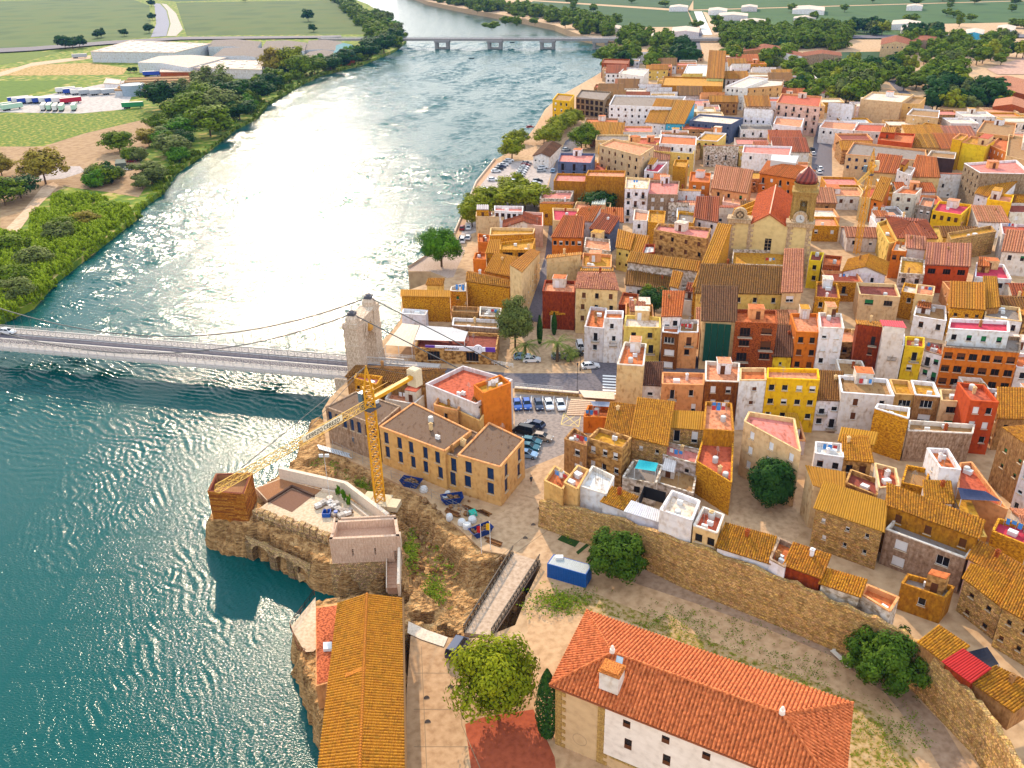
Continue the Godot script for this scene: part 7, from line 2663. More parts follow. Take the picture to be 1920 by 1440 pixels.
	for i in 45:
		var p := P(rng.randf_range(880, 1920), rng.randf_range(-12, 58), g)
		if rng.randf() < 0.6 and p.x > 150:
			p = P(rng.randf_range(1650, 1920), rng.randf_range(-10, 55), g)
		if P(1178, 88, g).x > p.x and p.z > -1000:
			continue
		tree(p, rng.randf_range(5, 10), rng.randf_range(7, 13), "leaf", "scattered green tree on the far right plain", "scattered trees on the far plain", "tree", 0)
	# bridge-side boats
	for b in [[884, 110, "small dark rowing boat in mid river"], [960, 80, "small pale boat by the upstream bridge piers"]]:
		var t := thing("rowing_boat", b[2], "boat", P(b[0], b[1], 0))
		var mb := MB.new()
		for s in [-1, 1]:
			mb.quad(Vector3(-2.2, -0.1, s * 0.4), Vector3(1.8, -0.1, s * 0.4), Vector3(2.2, 0.6, s * 0.8), Vector3(-2.4, 0.6, s * 0.8))
			mb.tri(Vector3(1.8, -0.1, s * 0.4), Vector3(3.4, 0.7, 0), Vector3(2.2, 0.6, s * 0.8))
		mb.quad(Vector3(-2.4, 0.25, 0.7), Vector3(2.2, 0.25, 0.7), Vector3(2.2, 0.25, -0.7), Vector3(-2.4, 0.25, -0.7))
		part("hull", mb, M("boat_dark", Color("2c2a2a"), "", 1, 0.7), t)
		mb = MB.new()
		mb.box(Vector3(-0.5, 0.4, 0), Vector3(0.3, 0.06, 1.4))
		part("thwart", mb, M("pallet_wood", Color("8a6844"), "", 1, 0.9), t)

# ---------------------------------------------------------------- the town
func town():
	LANDMARKS.append_array([["by the bridge road", P(1000, 700, G), 1.0], ["beside the lower car park", P(1060, 800, G), 1.0], ["above the old stone wall", P(1200, 940, G), 1.0], ["beside the court with the dark tree", P(1440, 900, G), 1.0],
		["along the wall of tiled sheds", P(1600, 1080, G), 1.0], ["near the right-hand stone houses", P(1850, 1000, G), 1.0], ["by the riverside tree platform", P(880, 500, G), 1.0], ["beside the river car park", P(1000, 360, G), 1.0],
		["near the walled-up ochre gables", P(1150, 360, G), 1.0], ["in front of the church", P(1400, 540, G), 1.0], ["near the yellow four-window house", P(1490, 700, G), 1.0], ["near the long orange block", P(1840, 660, G), 1.0],
		["by the green-netted facade", P(1340, 620, G), 1.0], ["near the yellow crane", P(1640, 420, G), 1.0], ["near the red hip-roofed villa", P(1710, 440, G), 1.0], ["around the navy office block", P(1340, 240, G), 0.9],
		["near the blank beige towers", P(1680, 220, G), 0.9], ["by the grey scaffolded block", P(1860, 330, G), 0.9], ["on the far river front", P(1080, 210, G), 0.9], ["at the far edge of town", P(1300, 160, G), 0.9], ["in the street behind the church", P(1540, 300, G), 1.0]])
	var h := func(px, hg, w, t, r, wi = "", ex = "", nt = ""): house(px, hg, w, t, r, wi, ex, nt)
	# --- by the bridge road and the lower car park
	h.call([1157, 683, 1207, 686, 1212, 645, 1171, 641], 11, "cream", "f", "terra", "", "hut", "tall blank cream end house with orange terrace beside the zebra crossing")
	h.call([1204, 720, 1239, 722, 1241, 692, 1209, 692], 6.3, "white", "s", "btile", "1x2", "", "white house with mossy brown tiles beside the tall cream end house")
	h.call([1241, 720, 1320, 722, 1321, 700, 1242, 698], 8, "salmon", "f", "salmonf", "2x2b", "nohut", "salmon house with long dark balcony above the turquoise awning roofs")
	h.call([1242, 622, 1272, 625, 1278, 597, 1245, 595], 9, "brown", "f", "terra", "1x3gw", "nohut")
	h.call([1243, 592, 1276, 592, 1281, 563, 1244, 562], 11.5, "white", "s", "otile", "2x1")
	h.call([1273, 622, 1309, 623, 1310, 600, 1276, 600], 9, "salmon", "f", "tanf", "1x3b", "nohut")
	h.call([1317, 600, 1379, 602, 1379, 561, 1316, 558], 12, "cream", "s", "btile", "", "", "cream house whose facade hangs behind dark green netting")
	h.call([1379, 604, 1458, 607, 1456, 582, 1380, 580], 12, "brick", "f", "terra", "2x4bg", "", "tall brick house with white balconies beside the green netting")
	h.call([1450, 667, 1484, 668, 1484, 630, 1452, 628], 4.5, "lemon", "s", "btile", "1x1s")
	h.call([1493, 622, 1537, 624, 1533, 588, 1482, 588], 9, "orange", "f", "salmonf", "2x3k", "hut")
	h.call([1538, 614, 1583, 616, 1577, 588, 1535, 586], 11, "white", "f", "pinkf", "2x4w", "hut")
	h.call([1608, 617, 1662, 624, 1657, 604, 1606, 600], 10, "rust", "b", "tile", "1x3b")
	h.call([1660, 646, 1695, 649, 1696, 626, 1662, 623], 8, "white", "f", "redf", "1x3b", "nohut")
	h.call([1656, 623, 1695, 627, 1690, 602, 1652, 600], 11, "offwhite", "b", "psheet")
	h.call([1697, 649, 1733, 652, 1733, 633, 1698, 631], 8, "lemon", "f", "redf", "1x3b", "nohut")
	h.call([1733, 657, 1768, 667, 1770, 645, 1737, 640], 7, "white", "f", "otile_f", "2x2b", "nohut")
	h.call([1770, 650, 1912, 661, 1915, 632, 1778, 625], 9.5, "orange", "f", "greyf", "6x3g", "nohut", "wide orange apartment block with big white-framed windows")
	h.call([1778, 616, 1893, 623, 1891, 602, 1782, 597], 12.5, "white", "f", "magenta", "4x1", "nohut", "white penthouse storey set back above the wide orange block")
	h.call([1322, 714, 1385, 716, 1387, 681, 1323, 677], 9, "brown", "f", "salmonf", "2x2w", "hut")
	h.call([1387, 713, 1437, 713, 1436, 690, 1388, 690], 11, "white", "f", "terra", "1x3sk", "nohut")
	h.call([1438, 709, 1537, 713, 1534, 692, 1439, 690], 11.5, "yellow", "f", "salmonf", "4x3", "nohut", "vivid yellow three-storey block with brown-framed windows and a dark stair strip")
	h.call([1532, 748, 1578, 750, 1576, 713, 1534, 711], 7, "white", "s", "dtile", "2x2b")
	h.call([1578, 736, 1677, 743, 1664, 711, 1572, 704], 9, "white", "f", "tanf", "2x2k", "hut", "broad plain white house with four dark shutters and sandy roof")
	h.call([1678, 739, 1717, 741, 1704, 714, 1668, 711], 7.5, "beige", "f", "ochref", "1x2gw", "nohut")
	h.call([1716, 740, 1763, 744, 1751, 717, 1708, 713], 8, "tan", "f", "ochref", "1x2g", "nohut")
	h.call([1765, 751, 1817, 754, 1811, 733, 1762, 730], 8, "cream", "f", "tanf", "1x2g", "nohut")
	h.call([1820, 751, 1873, 755, 1845, 722, 1795, 717], 11, "red", "f", "redf", "2x3w", "nohut", "brick-orange house with white blinds and smooth red flat roof")
	h.call([1873, 783, 1940, 784, 1935, 745, 1868, 744], 7, "tan", "s", "tile", "2x1s")
	h.call([1876, 816, 1930, 856, 1985, 835, 1925, 798], 10, "tan", "b", "tile", "2x2s", "", "tall stained corner house with ochre roof at the right edge")
	h.call([1918, 868, 1975, 900, 1990, 870, 1935, 840], 9, "white", "f", "tanf", "3x3", "nohut")
	# --- around the tree court
	h.call([1395, 790, 1502, 848, 1490, 785, 1404, 772], 11, "cream", "f", "pinkf", "3x3w", "nohut L1x2s", "cream four-storey house with pink terrace beside the court tree")
	h.call([1319, 805, 1376, 809, 1372, 756, 1323, 753], 9, "ochre", "f", "salmonf", "", "nohut")
	h.call([1306, 865, 1372, 906, 1376, 812, 1320, 809], 6.5, "gold", "f", "redf", "", "nohut", "ochre house with long rust-red terrace split by a white partition")
	h.call([1094, 782, 1140, 783, 1149, 763, 1103, 760], 3.6, "orange", "f", "terra", "", "nohut")
	h.call([1136, 802, 1184, 821, 1193, 775, 1146, 770], 7, "gold", "s", "tile")
	h.call([1185, 818, 1250, 834, 1261, 775, 1197, 768], 7.5, "rubble", "s", "tile", "2x2s")
	h.call([1197, 768, 1261, 775, 1263, 764, 1200, 757], 8.3, "salmon", "s", "otile")
	h.call([1254, 799, 1318, 804, 1320, 781, 1256, 778], 8, "rubble", "s", "osheet", "2x1t")
	h.call([1243, 853, 1305, 870, 1313, 843, 1248, 828], 5.5, "stain", "f", "pinkf", "2x1s", "nohut")
	h.call([1058, 823, 1100, 837, 1103, 818, 1076, 802], 8, "tan", "f", "salmonf", "1x2", "nohut L1x1")
	h.call([1102, 822, 1167, 841, 1184, 820, 1123, 802], 8.3, "old", "f", "ochref", "3x2", "nohut L")
	h.call([1167, 895, 1230, 908, 1243, 872, 1188, 862], 4.6, "stain", "f", "greyf", "1x1", "nohut")
	h.call([1232, 905, 1300, 925, 1308, 880, 1244, 868], 3.6, "stain", "f", "tanf", "", "nohut")
	house([1020, 901, 1055, 918, 1071, 892, 1040, 873], 4.4, "beige", "f", "terra", "", "nohut", "", G + 4.0)
	house([1057, 905, 1083, 918, 1104, 881, 1083, 872], 4.9, "beige", "f", "salmonf", "", "nohut", "", G + 4.0)
	house([1085, 911, 1137, 927, 1152, 893, 1111, 873], 4.6, "white", "f", "wsheetf", "", "nohut", "", G + 4.0)
	house([1130, 939, 1175, 956, 1194, 937, 1151, 920], 4.0, "white", "s", "tile", "", "", "", G + 4.0)
	house([1175, 957, 1236, 976, 1238, 962, 1187, 944], 4.2, "white", "s", "wsheet", "", "", "", G + 4.0)
	house([1237, 956, 1298, 976, 1313, 939, 1260, 919], 7.4, "white", "f", "palef", "", "nohut", "white cube house with high parapet on the old stone wall", G + 4.0)
	house([1300, 985, 1345, 1000, 1358, 965, 1318, 950], 6.8, "cream", "f", "redf", "2x1", "nohut", "", G + 4.0)
	house([1345, 1024, 1442, 1054, 1451, 1016, 1363, 992], 4.9, "white", "s", "tile", "", "", "", G + 4.0)
	house([1443, 1048, 1472, 1064, 1490, 1021, 1460, 1008], 5.6, "white", "f", "terra", "", "nohut", "", G + 4.0)
	house([1473, 1058, 1538, 1081, 1553, 1049, 1490, 1028], 5.6, "rust", "s", "tile", "", "", "", G + 4.0)
	house([1540, 1092, 1611, 1116, 1621, 1092, 1550, 1072], 4.9, "stain", "s", "tile", "", "", "", G + 4.0)
	house([1612, 1112, 1669, 1147, 1686, 1120, 1625, 1095], 4.6, "stain", "f", "terra", "", "nohut", "", G + 4.0)
	h.call([1527, 908, 1580, 924, 1580, 894, 1512, 883], 8.4, "sand", "s", "osheet")
	h.call([1530, 951, 1655, 994, 1658, 953, 1546, 916], 7.5, "rubble", "s", "osheet", "3x2s", "", "rubble-stone house with long ochre corrugated roof and white windows")
	h.call([1661, 992, 1811, 1047, 1836, 1012, 1688, 962], 6.5, "taupe", "f", "greyf", "2x2gw", "nohut", "long taupe rendered house with two shuttered windows and grey terrace")
	h.call([1666, 946, 1834, 1007, 1841, 984, 1664, 915], 9, "ochre", "s", "tile", "3x1k")
	h.call([1817, 1046, 1911, 1093, 1925, 1073, 1833, 1021], 7, "pink", "s", "tile", "1x1")
	h.call([1809, 1083, 1880, 1136, 1906, 1096, 1821, 1068], 6, "rubble", "s", "tile", "2x2s")
	h.call([1881, 1137, 1975, 1190, 1985, 1140, 1907, 1092], 7, "rubble", "s", "tile", "3x2s")
	h.call([1690, 1094, 1772, 1122, 1790, 1100, 1702, 1076], 4.6, "ochre", "f", "greyf", "1x1", "nohut")
	house([1727, 1204, 1773, 1239, 1812, 1218, 1762, 1184], 3.8, "tan", "s", "tile", "", "", "", G + 4.0)
	house([1774, 1241, 1820, 1275, 1852, 1258, 1808, 1227], 4.0, "rust", "s", "rsheet", "", "", "little shed with bright red corrugated roof behind the stone wall", G + 4.0)
	house([1823, 1276, 1900, 1330, 1950, 1300, 1868, 1262], 3.4, "tan", "s", "tile", "", "", "", G + 4.0)
	h.call([1860, 996, 1928, 1024, 1930, 986, 1872, 972], 7.4, "gold", "f", "magenta", "", "nohut")
	h.call([1762, 877, 1802, 881, 1778, 842, 1738, 840], 9.4, "white", "f", "terra", "", "nohut L1x1s")
	h.call([1795, 916, 1890, 956, 1822, 866, 1800, 868], 7, "salmon", "f", "redf", "", "nohut", "house with wide red terrace, white chimney wall and a dark blue tarpaulin")
	h.call([1648, 915, 1687, 911, 1680, 878, 1640, 868], 7, "offwhite", "f", "redf", "", "nohut")
	h.call([1737, 941, 1786, 941, 1777, 912, 1731, 910], 7, "offwhite", "s", "tile")
	h.call([1528, 850, 1582, 858, 1578, 832, 1529, 828], 7, "white", "f", "whitef", "2x2", "nohut")
	h.call([1582, 860, 1635, 865, 1622, 830, 1580, 828], 6.6, "old", "s", "tile", "2x1")
	h.call([1575, 825, 1637, 832, 1642, 817, 1580, 808], 7, "gold", "s", "osheet")
	h.call([1640, 765, 1704, 785, 1706, 765, 1646, 757], 9, "gold", "f", "ochref", "", "nohut", "blank golden brick gable house beside the plain white house")
	h.call([1702, 807, 1824, 813, 1828, 796, 1705, 788], 6.5, "taupe", "f", "tanf", "", "nohut")
	h.call([1690, 905, 1735, 915, 1745, 880, 1700, 872], 6, "gold", "f", "tanf", "1x1s", "nohut")
	h.call([1585, 905, 1645, 930, 1650, 900, 1595, 880], 6, "old", "f", "maroon", "2x1", "nohut")
	# --- between the river street and the church
	h.call([1017, 546, 1078, 549, 1079, 527, 1022, 525], 10, "rust", "f", "salmonf", "", "hut", "deep rust-red chapel-like house with columned porch")
	h.call([1080, 539, 1158, 543, 1150, 512, 1086, 511], 12, "cream", "h", "stile", "3x3k", "", "cream house with salmon hipped roof and ochre attic loggia")
	h.call([1096, 613, 1132, 616, 1138, 578, 1107, 575], 8.5, "lilac", "f", "terra", "1x2b", "nohut")
	h.call([1133, 597, 1168, 598, 1169, 583, 1136, 582], 11, "white", "f", "terra", "1x2", "nohut")
	h.call([1135, 622, 1166, 623, 1167, 600, 1136, 599], 7.6, "lilac", "f", "redf", "1x2b", "nohut")
	h.call([1170, 613, 1239, 615, 1238, 595, 1173, 591], 9, "paleyellow", "f", "palef", "2x2bk", "hut", "pale yellow art-deco house with balustraded planted terrace")
	h.call([1177, 490, 1307, 508, 1311, 497, 1184, 479], 8, "stain", "s", "tile", "", "", "long blotchy white windowless wall with ochre tiles behind it")
	h.call([1226, 431, 1326, 448, 1333, 428, 1234, 419], 12, "old", "f", "pinkf", "4x3k", "hut", "big peeling tan building with dark shutters and pink roof")
	h.call([1156, 463, 1181, 468, 1189, 452, 1160, 443], 7, "paleyellow", "s", "tile", "2x2s")
	h.call([1025, 494, 1089, 487, 1088, 473, 1028, 478], 9, "cream", "b", "tile")
	h.call([1035, 444, 1092, 445, 1095, 423, 1058, 421], 7, "orange", "s", "otile", "5x1")
	h.call([1095, 464, 1145, 471, 1143, 449, 1098, 445], 7, "stain", "f", "salmonf", "2x1", "hut")
	h.call([1106, 428, 1142, 437, 1161, 421, 1129, 412], 7, "slate", "s", "rtile", "3x2")
	h.call([1072, 413, 1110, 415, 1126, 398, 1092, 401], 7, "white", "s", "otile", "1x1")
	h.call([1136, 413, 1168, 416, 1167, 401, 1138, 400], 7, "offwhite", "s", "otile")
	h.call([1038, 413, 1078, 416, 1085, 392, 1036, 390], 8, "cream", "f", "magenta", "2x1", "nohut L6x2")
	h.call([1092, 499, 1146, 501, 1147, 478, 1093, 474], 8, "offwhite", "f", "ochref", "2x1", "hut")
	h.call([1090, 517, 1148, 518, 1148, 502, 1090, 500], 7, "tan", "b", "tile")
	h.call([1181, 471, 1205, 474, 1216, 456, 1191, 452], 6.5, "white", "s", "tile", "1x1")
	h.call([1204, 476, 1227, 473, 1228, 458, 1210, 458], 8.5, "rust", "f", "whitef", "", "nohut")
	h.call([1187, 413, 1214, 414, 1217, 396, 1190, 392], 9, "white", "f", "salmonf", "1x1", "nohut")
	h.call([1215, 416, 1245, 419, 1248, 396, 1217, 394], 9, "gold", "f", "ochref", "", "nohut")
	h.call([1270, 414, 1300, 419, 1306, 400, 1272, 397], 9, "gold", "f", "greyf", "", "nohut")
	h.call([1302, 408, 1345, 416, 1346, 388, 1306, 388], 9, "white", "s", "rtile", "2x2")
	h.call([1174, 533, 1222, 538, 1225, 521, 1176, 517], 4, "white", "s", "dtile", "3x1")
	h.call([1226, 546, 1257, 549, 1259, 528, 1229, 524], 3.6, "offwhite", "s", "dtile")
	h.call([1257, 536, 1270, 539, 1279, 522, 1263, 518], 7, "white", "s", "tile", "1x1s")
	h.call([1258, 560, 1306, 566, 1310, 542, 1268, 538], 4.0, "offwhite", "f", "greyf", "", "nohut")
	h.call([1160, 571, 1195, 573, 1197, 552, 1168, 548], 4, "brick", "f", "terra", "", "nohut")
	h.call([1183, 582, 1206, 582, 1208, 572, 1181, 570], 7, "cream", "s", "stile")
	h.call([1305, 548, 1467, 550, 1466, 500, 1322, 492], 9, "paleyellow", "g", "dtile", "5x1", "", "long cream convent range with broad mossy tiled roof in front of the church")
	h.call([1467, 547, 1503, 547, 1501, 498, 1469, 498], 10, "cream", "s", "stile", "1x1g")
	h.call([1300, 537, 1326, 537, 1366, 470, 1344, 466], 9, "gold", "s", "tile")
	h.call([1372, 495, 1470, 498, 1472, 470, 1375, 468], 7.5, "stain", "f", "ochref", "", "nohut")
	# --- the strip between street and river
	h.call([892, 406, 945, 407, 944, 397, 893, 397], 7, "sand", "f", "palef", "", "nohut")
	h.call([927, 395, 980, 398, 981, 387, 927, 386], 9, "white", "f", "pinkf", "5x1t", "nohut")
	h.call([981, 420, 1018, 424, 1018, 399, 983, 397], 7, "pink", "f", "redf", "1x1", "nohut")
	h.call([944, 426, 1016, 427, 1016, 409, 945, 408], 6, "offwhite", "p", "rtile")
	h.call([918, 441, 1000, 438, 1003, 428, 920, 427], 7, "gold", "f", "ochref", "2x1s", "nohut")
	h.call([896, 454, 918, 455, 918, 441, 896, 438], 4, "orange", "f", "terra", "", "nohut")
	h.call([937, 468, 997, 469, 1004, 447, 939, 455], 8, "gold", "f", "ochref", "2x1d", "nohut", "ochre house with two huge dark openings and a white rooftop tank")
	h.call([887, 486, 911, 487, 911, 473, 891, 474], 6, "orange", "f", "terra", "", "nohut")
	h.call([912, 474, 936, 474, 937, 460, 920, 459], 7, "gold", "s", "tile")
	h.call([910, 508, 983, 523, 991, 500, 930, 488], 6, "ochre", "s", "tile")
	h.call([875, 526, 955, 538, 959, 527, 879, 508], 8, "gold", "g", "tile", "", "", "broken ochre gable-ended house above the ruined yard")
	h.call([753, 554, 843, 556, 843, 549, 754, 547], 7, "gold", "s", "osheet", "", "", "long blank ochre riverside wall house with stepped top")
	h.call([844, 545, 873, 546, 874, 530, 846, 538], 7, "gold", "f", "ochref", "1x1s", "nohut")
	h.call([800, 533, 829, 533, 832, 526, 805, 526], 5, "paleyellow", "s", "tile")
	h.call([847, 584, 897, 587, 898, 576, 849, 574], 5, "tan", "f", "tanf", "2x1s", "nohut")
	h.call([899, 592, 938, 594, 940, 578, 900, 575], 5, "old", "f", "greyf", "1x1", "nohut")
	h.call([957, 548, 978, 562, 1012, 472, 996, 467], 8, "cream", "b", "tile", "1x2", "R8x2")
	h.call([753, 588, 798, 591, 802, 582, 756, 579], 4.4, "white", "f", "whitef", "", "nohut", "low white riverside annex with black painted stripes")
	h.call([848, 610, 935, 616, 936, 600, 850, 596], 4.2, "taupe", "f", "tanf", "2x1", "nohut")
	# --- below the bridge
	h.call([650, 706, 800, 724, 834, 693, 669, 686], 7, "tan", "h", "dtile", "", "", "low house with broad mossy hipped roof beneath the bridge tower")
	h.call([664, 709, 706, 722, 717, 706, 668, 700], 8, "gold", "f", "pinkf", "3x1s", "nohut")
	h.call([722, 748, 776, 758, 801, 736, 737, 724], 4.8, "offwhite", "f", "salmonf", "", "nohut")
	h.call([798, 720, 893, 758, 961, 712, 868, 686], 10, "lilac", "f", "redf", "", "nohut", "big pale house with red-painted roof terrace and brick chimneys by the bridge road")
	h.call([906, 738, 958, 718, 938, 703, 888, 722], 12, "orange", "f", "ochref", "", "nohut", "tall orange-stained stair tower wall rising beside the red terrace")
	h.call([813, 759, 858, 770, 868, 752, 826, 738], 8, "beige", "f", "ochref", "1x1", "nohut")
	h.call([858, 770, 900, 790, 915, 765, 870, 750], 7.4, "beige", "f", "maroon", "", "nohut")
	h.call([610, 763, 708, 798, 751, 762, 668, 734], 8, "taupe", "f", "gravelf", "7x1tl", "nohut", "plain grey-beige block with a row of blue windows above the river")
	h.call([711, 800, 834, 846, 884, 808, 775, 755], 8, "beige", "f", "gravelf", "5x2tl", "nohut", "long modern beige block with paired dark windows and brown gravel roof")
	h.call([858, 853, 938, 876, 983, 824, 917, 792], 8, "beige", "f", "gravelf", "2x2tl", "nohut R2x2tl", "modern beige corner block jutting over the street with gravel roof")
	h.call([836, 850, 860, 858, 905, 816, 882, 806], 7.2, "beige", "f", "gravelf", "1x2tl", "nohut", "narrow recessed link between the two modern beige blocks")
	# --- north of the car park
	h.call([1038, 339, 1097, 341, 1101, 326, 1045, 325], 9, "ochre", "f", "pinkf", "", "nohut")
	h.call([1098, 330, 1171, 332, 1173, 320, 1103, 319], 12, "ochre", "f", "salmonf", "", "nohut", "tall blank ochre party wall behind the round dark tree")
	h.call([1046, 303, 1108, 306, 1116, 288, 1051, 287], 12, "slate", "f", "pinkf", "3x3t", "hut", "slate-blue house with white stripes beside the river car park")
	h.call([1124, 272, 1200, 292, 1226, 275, 1150, 260], 14, "sand", "f", "salmonf", "6x4k", "hut", "large sand-coloured apartment house with many brown shutters")
	h.call([1172, 353, 1214, 354, 1219, 335, 1174, 332], 12, "white", "f", "palef", "3x4b", "nohut")
	h.call([1214, 364, 1271, 365, 1274, 340, 1218, 338], 9, "taupe", "f", "pinkf", "3x2w", "hut")
	h.call([1226, 283, 1300, 289, 1306, 270, 1232, 268], 9, "paleyellow", "f", "palef", "4x2", "nohut")
	h.call([1236, 269, 1305, 273, 1306, 256, 1240, 252], 11, "white", "f", "terra", "4x1", "nohut")
	h.call([1208, 320, 1234, 323, 1251, 305, 1219, 304], 9, "white", "f", "magenta", "2x1", "nohut")
	h.call([1262, 311, 1286, 314, 1291, 300, 1266, 299], 10, "gold", "f", "ochref", "", "nohut")
	h.call([1036, 187, 1068, 190, 1077, 178, 1046, 175], 12, "yellow", "f", "tanf", "3x4", "nohut", "yellow riverside apartment house by the far quay")
	h.call([1080, 182, 1132, 188, 1146, 172, 1090, 168], 10, "concrete", "f", "greyf", "6x3d", "nohut", "unfinished bare concrete frame building on the far river front")
	h.call([1142, 197, 1270, 202, 1286, 181, 1152, 178], 12, "white", "f", "greyf", "10x4", "nohut", "long white office block with rows of dark windows")
	h.call([1128, 118, 1178, 120, 1181, 111, 1132, 110], 10, "brick", "f", "brick_roof", "4x2s", "nohut")
	h.call([1160, 137, 1206, 143, 1217, 130, 1172, 126], 9, "white", "f", "palef", "4x2", "nohut")
	h.call([1094, 234, 1160, 236, 1159, 222, 1099, 221], 7.5, "ochre", "f", "terra", "6x2", "hut", "ornate brown villa with rooftop pavilion")
	h.call([1210, 229, 1248, 232, 1264, 213, 1230, 210], 7, "white", "s", "tile", "3x2s")
	h.call([1249, 231, 1282, 232, 1301, 214, 1266, 212], 8, "blue", "s", "tile", "3x2s", "", "sky-blue house with ochre roof near the navy office block")
	h.call([1293, 226, 1371, 233, 1394, 221, 1312, 214], 9, "slate", "f", "palef", "6x3l", "nohut", "navy striped office block with flat pale roof")
	h.call([1394, 219, 1447, 222, 1453, 208, 1399, 206], 9, "white", "b", "tile", "5x3")
	h.call([1450, 233, 1502, 239, 1508, 222, 1456, 218], 9, "white", "f", "salmonf", "4x2w", "nohut")
	h.call([1456, 192, 1536, 200, 1541, 181, 1466, 175], 14, "pink", "f", "redf", "6x4b", "hut", "pink apartment block with red balcony bands")
	h.call([1360, 162, 1395, 165, 1440, 147, 1404, 143], 12, "white", "f", "palef", "4x4", "nohut")
	h.call([1396, 166, 1466, 160, 1470, 150, 1432, 148], 11, "beige", "f", "palef", "5x3", "nohut")
	h.call([1240, 160, 1355, 162, 1356, 146, 1245, 143], 8, "ochre", "f", "ochref", "", "nohut")
	h.call([1325, 146, 1357, 147, 1358, 129, 1328, 127], 9, "green", "s", "tile", "2x1s")
	h.call([1280, 141, 1345, 143, 1346, 123, 1290, 120], 6, "white", "f", "whitef", "", "nohut")
	h.call([1614, 186, 1690, 192, 1713, 177, 1636, 172], 13, "cream", "f", "palef", "", "hut", "massive blank cream block at the town edge")
	h.call([1692, 194, 1724, 195, 1736, 183, 1702, 180], 12, "beige", "f", "tanf", "1x3s", "nohut")
	h.call([1700, 215, 1760, 221, 1762, 207, 1711, 203], 10, "cream", "f", "tanf", "2x1s", "nohut")
	h.call([1720, 238, 1750, 243, 1766, 235, 1736, 230], 8, "gold", "f", "ochref", "", "nohut")
	h.call([1551, 210, 1597, 214, 1606, 197, 1556, 198], 8, "white", "b", "gsheet", "3x1s")
	h.call([1536, 239, 1600, 245, 1611, 229, 1546, 225], 7, "white", "f", "salmonf", "4x1", "nohut")
	h.call([1601, 245, 1655, 248, 1661, 232, 1606, 230], 7, "offwhite", "f", "redf", "3x1", "nohut")
	h.call([1586, 289, 1738, 302, 1736, 281, 1601, 266], 9, "sand", "f", "greyf", "10x2l", "nohut", "long tan office range with blue windows and cluttered grey roof")
	h.call([1646, 262, 1710, 269, 1716, 251, 1651, 248], 10, "red", "f", "terra", "", "nohut")
	h.call([1804, 267, 1850, 274, 1866, 262, 1821, 255], 11, "lemon", "f", "ochref", "", "nohut")
	h.call([1786, 260, 1803, 263, 1815, 253, 1800, 250], 12, "yellow", "f", "ochref", "", "nohut")
	h.call([1831, 248, 1900, 257, 1906, 231, 1846, 226], 11, "beige", "f", "tanf", "5x3", "hut")
	h.call([1856, 272, 1891, 287, 1921, 264, 1876, 255], 10, "orange", "f", "terra", "5x3w", "nohut")
	h.call([1886, 292, 1940, 304, 1945, 262, 1892, 252], 11, "cream", "f", "tanf", "", "nohut")
	h.call([1738, 293, 1790, 298, 1793, 286, 1746, 282], 7, "dark", "f", "tanf", "", "nohut")
	h.call([1838, 324, 1935, 326, 1905, 300, 1808, 306], 13, "concrete", "f", "pinkf", "", "hut L4x3", "grey unfinished apartment block with brown grid gable near the crane")
	h.call([1829, 362, 1870, 374, 1906, 356, 1851, 345], 7, "white", "s", "tile", "2x1s")
	h.call([1851, 374, 1896, 380, 1901, 366, 1861, 361], 8, "yellow", "f", "salmonf", "", "nohut")
	h.call([1682, 319, 1707, 329, 1716, 315, 1694, 310], 11, "white", "f", "palef", "2x3s", "nohut")
	h.call([1634, 322, 1680, 325, 1688, 310, 1645, 305], 9, "cream", "s", "otile")
	h.call([1707, 331, 1762, 332, 1751, 315, 1717, 310], 9, "cream", "s", "otile")
	h.call([1674, 362, 1717, 365, 1729, 353, 1694, 349], 9, "offwhite", "f", "terra", "2x2", "hut")
	h.call([1634, 372, 1653, 377, 1668, 355, 1649, 352], 8, "orange", "s", "tile", "1x2")
	h.call([1612, 369, 1633, 372, 1647, 350, 1624, 349], 8, "cream", "f", "redf", "1x2b", "nohut")
	h.call([1748, 395, 1802, 403, 1823, 384, 1761, 377], 7, "yellow", "f", "magenta", "4x1k", "hut", "yellow house with crimson terrace and white roof hut")
	h.call([1723, 385, 1747, 389, 1753, 373, 1730, 370], 8, "grey", "f", "salmonf", "2x1w", "nohut")
	h.call([1684, 446, 1757, 447, 1735, 412, 1662, 405], 9, "paleyellow", "h", "rtile", "5x1", "", "villa with broad red hipped tile roof and square chimneys")
	h.call([1645, 418, 1667, 457, 1684, 452, 1664, 412], 8, "paleyellow", "f", "ochref", "5x2", "nohut")
	h.call([1783, 449, 1868, 434, 1858, 423, 1777, 437], 7, "rubble", "f", "ochref", "", "nohut")
	h.call([1880, 439, 1925, 442, 1927, 421, 1876, 419], 8, "lilac", "f", "redf", "2x1g", "nohut")
	h.call([1736, 495, 1818, 499, 1816, 474, 1737, 472], 8, "red", "s", "stile", "3x1g", "", "terracotta house with salmon tiles and dark veranda")
	h.call([1672, 470, 1700, 472, 1706, 456, 1680, 452], 8, "orange", "f", "palef", "2x1", "nohut")
	h.call([1701, 464, 1735, 467, 1733, 454, 1698, 450], 9, "offwhite", "s", "stile")
	h.call([1686, 512, 1733, 515, 1734, 487, 1690, 482], 8, "stain", "f", "ochref", "2x1", "nohut")
	h.call([1517, 488, 1540, 490, 1545, 474, 1521, 472], 8, "lemon", "f", "maroon", "1x2", "nohut")
	h.call([1543, 497, 1575, 499, 1579, 481, 1546, 478], 7, "brick", "f", "terra", "1x1", "nohut")
	h.call([1582, 508, 1660, 515, 1665, 491, 1592, 486], 6, "white", "p", "tile", "2x1")
	h.call([1828, 519, 1897, 524, 1882, 496, 1831, 492], 6, "white", "f", "magenta", "2x1", "hut")
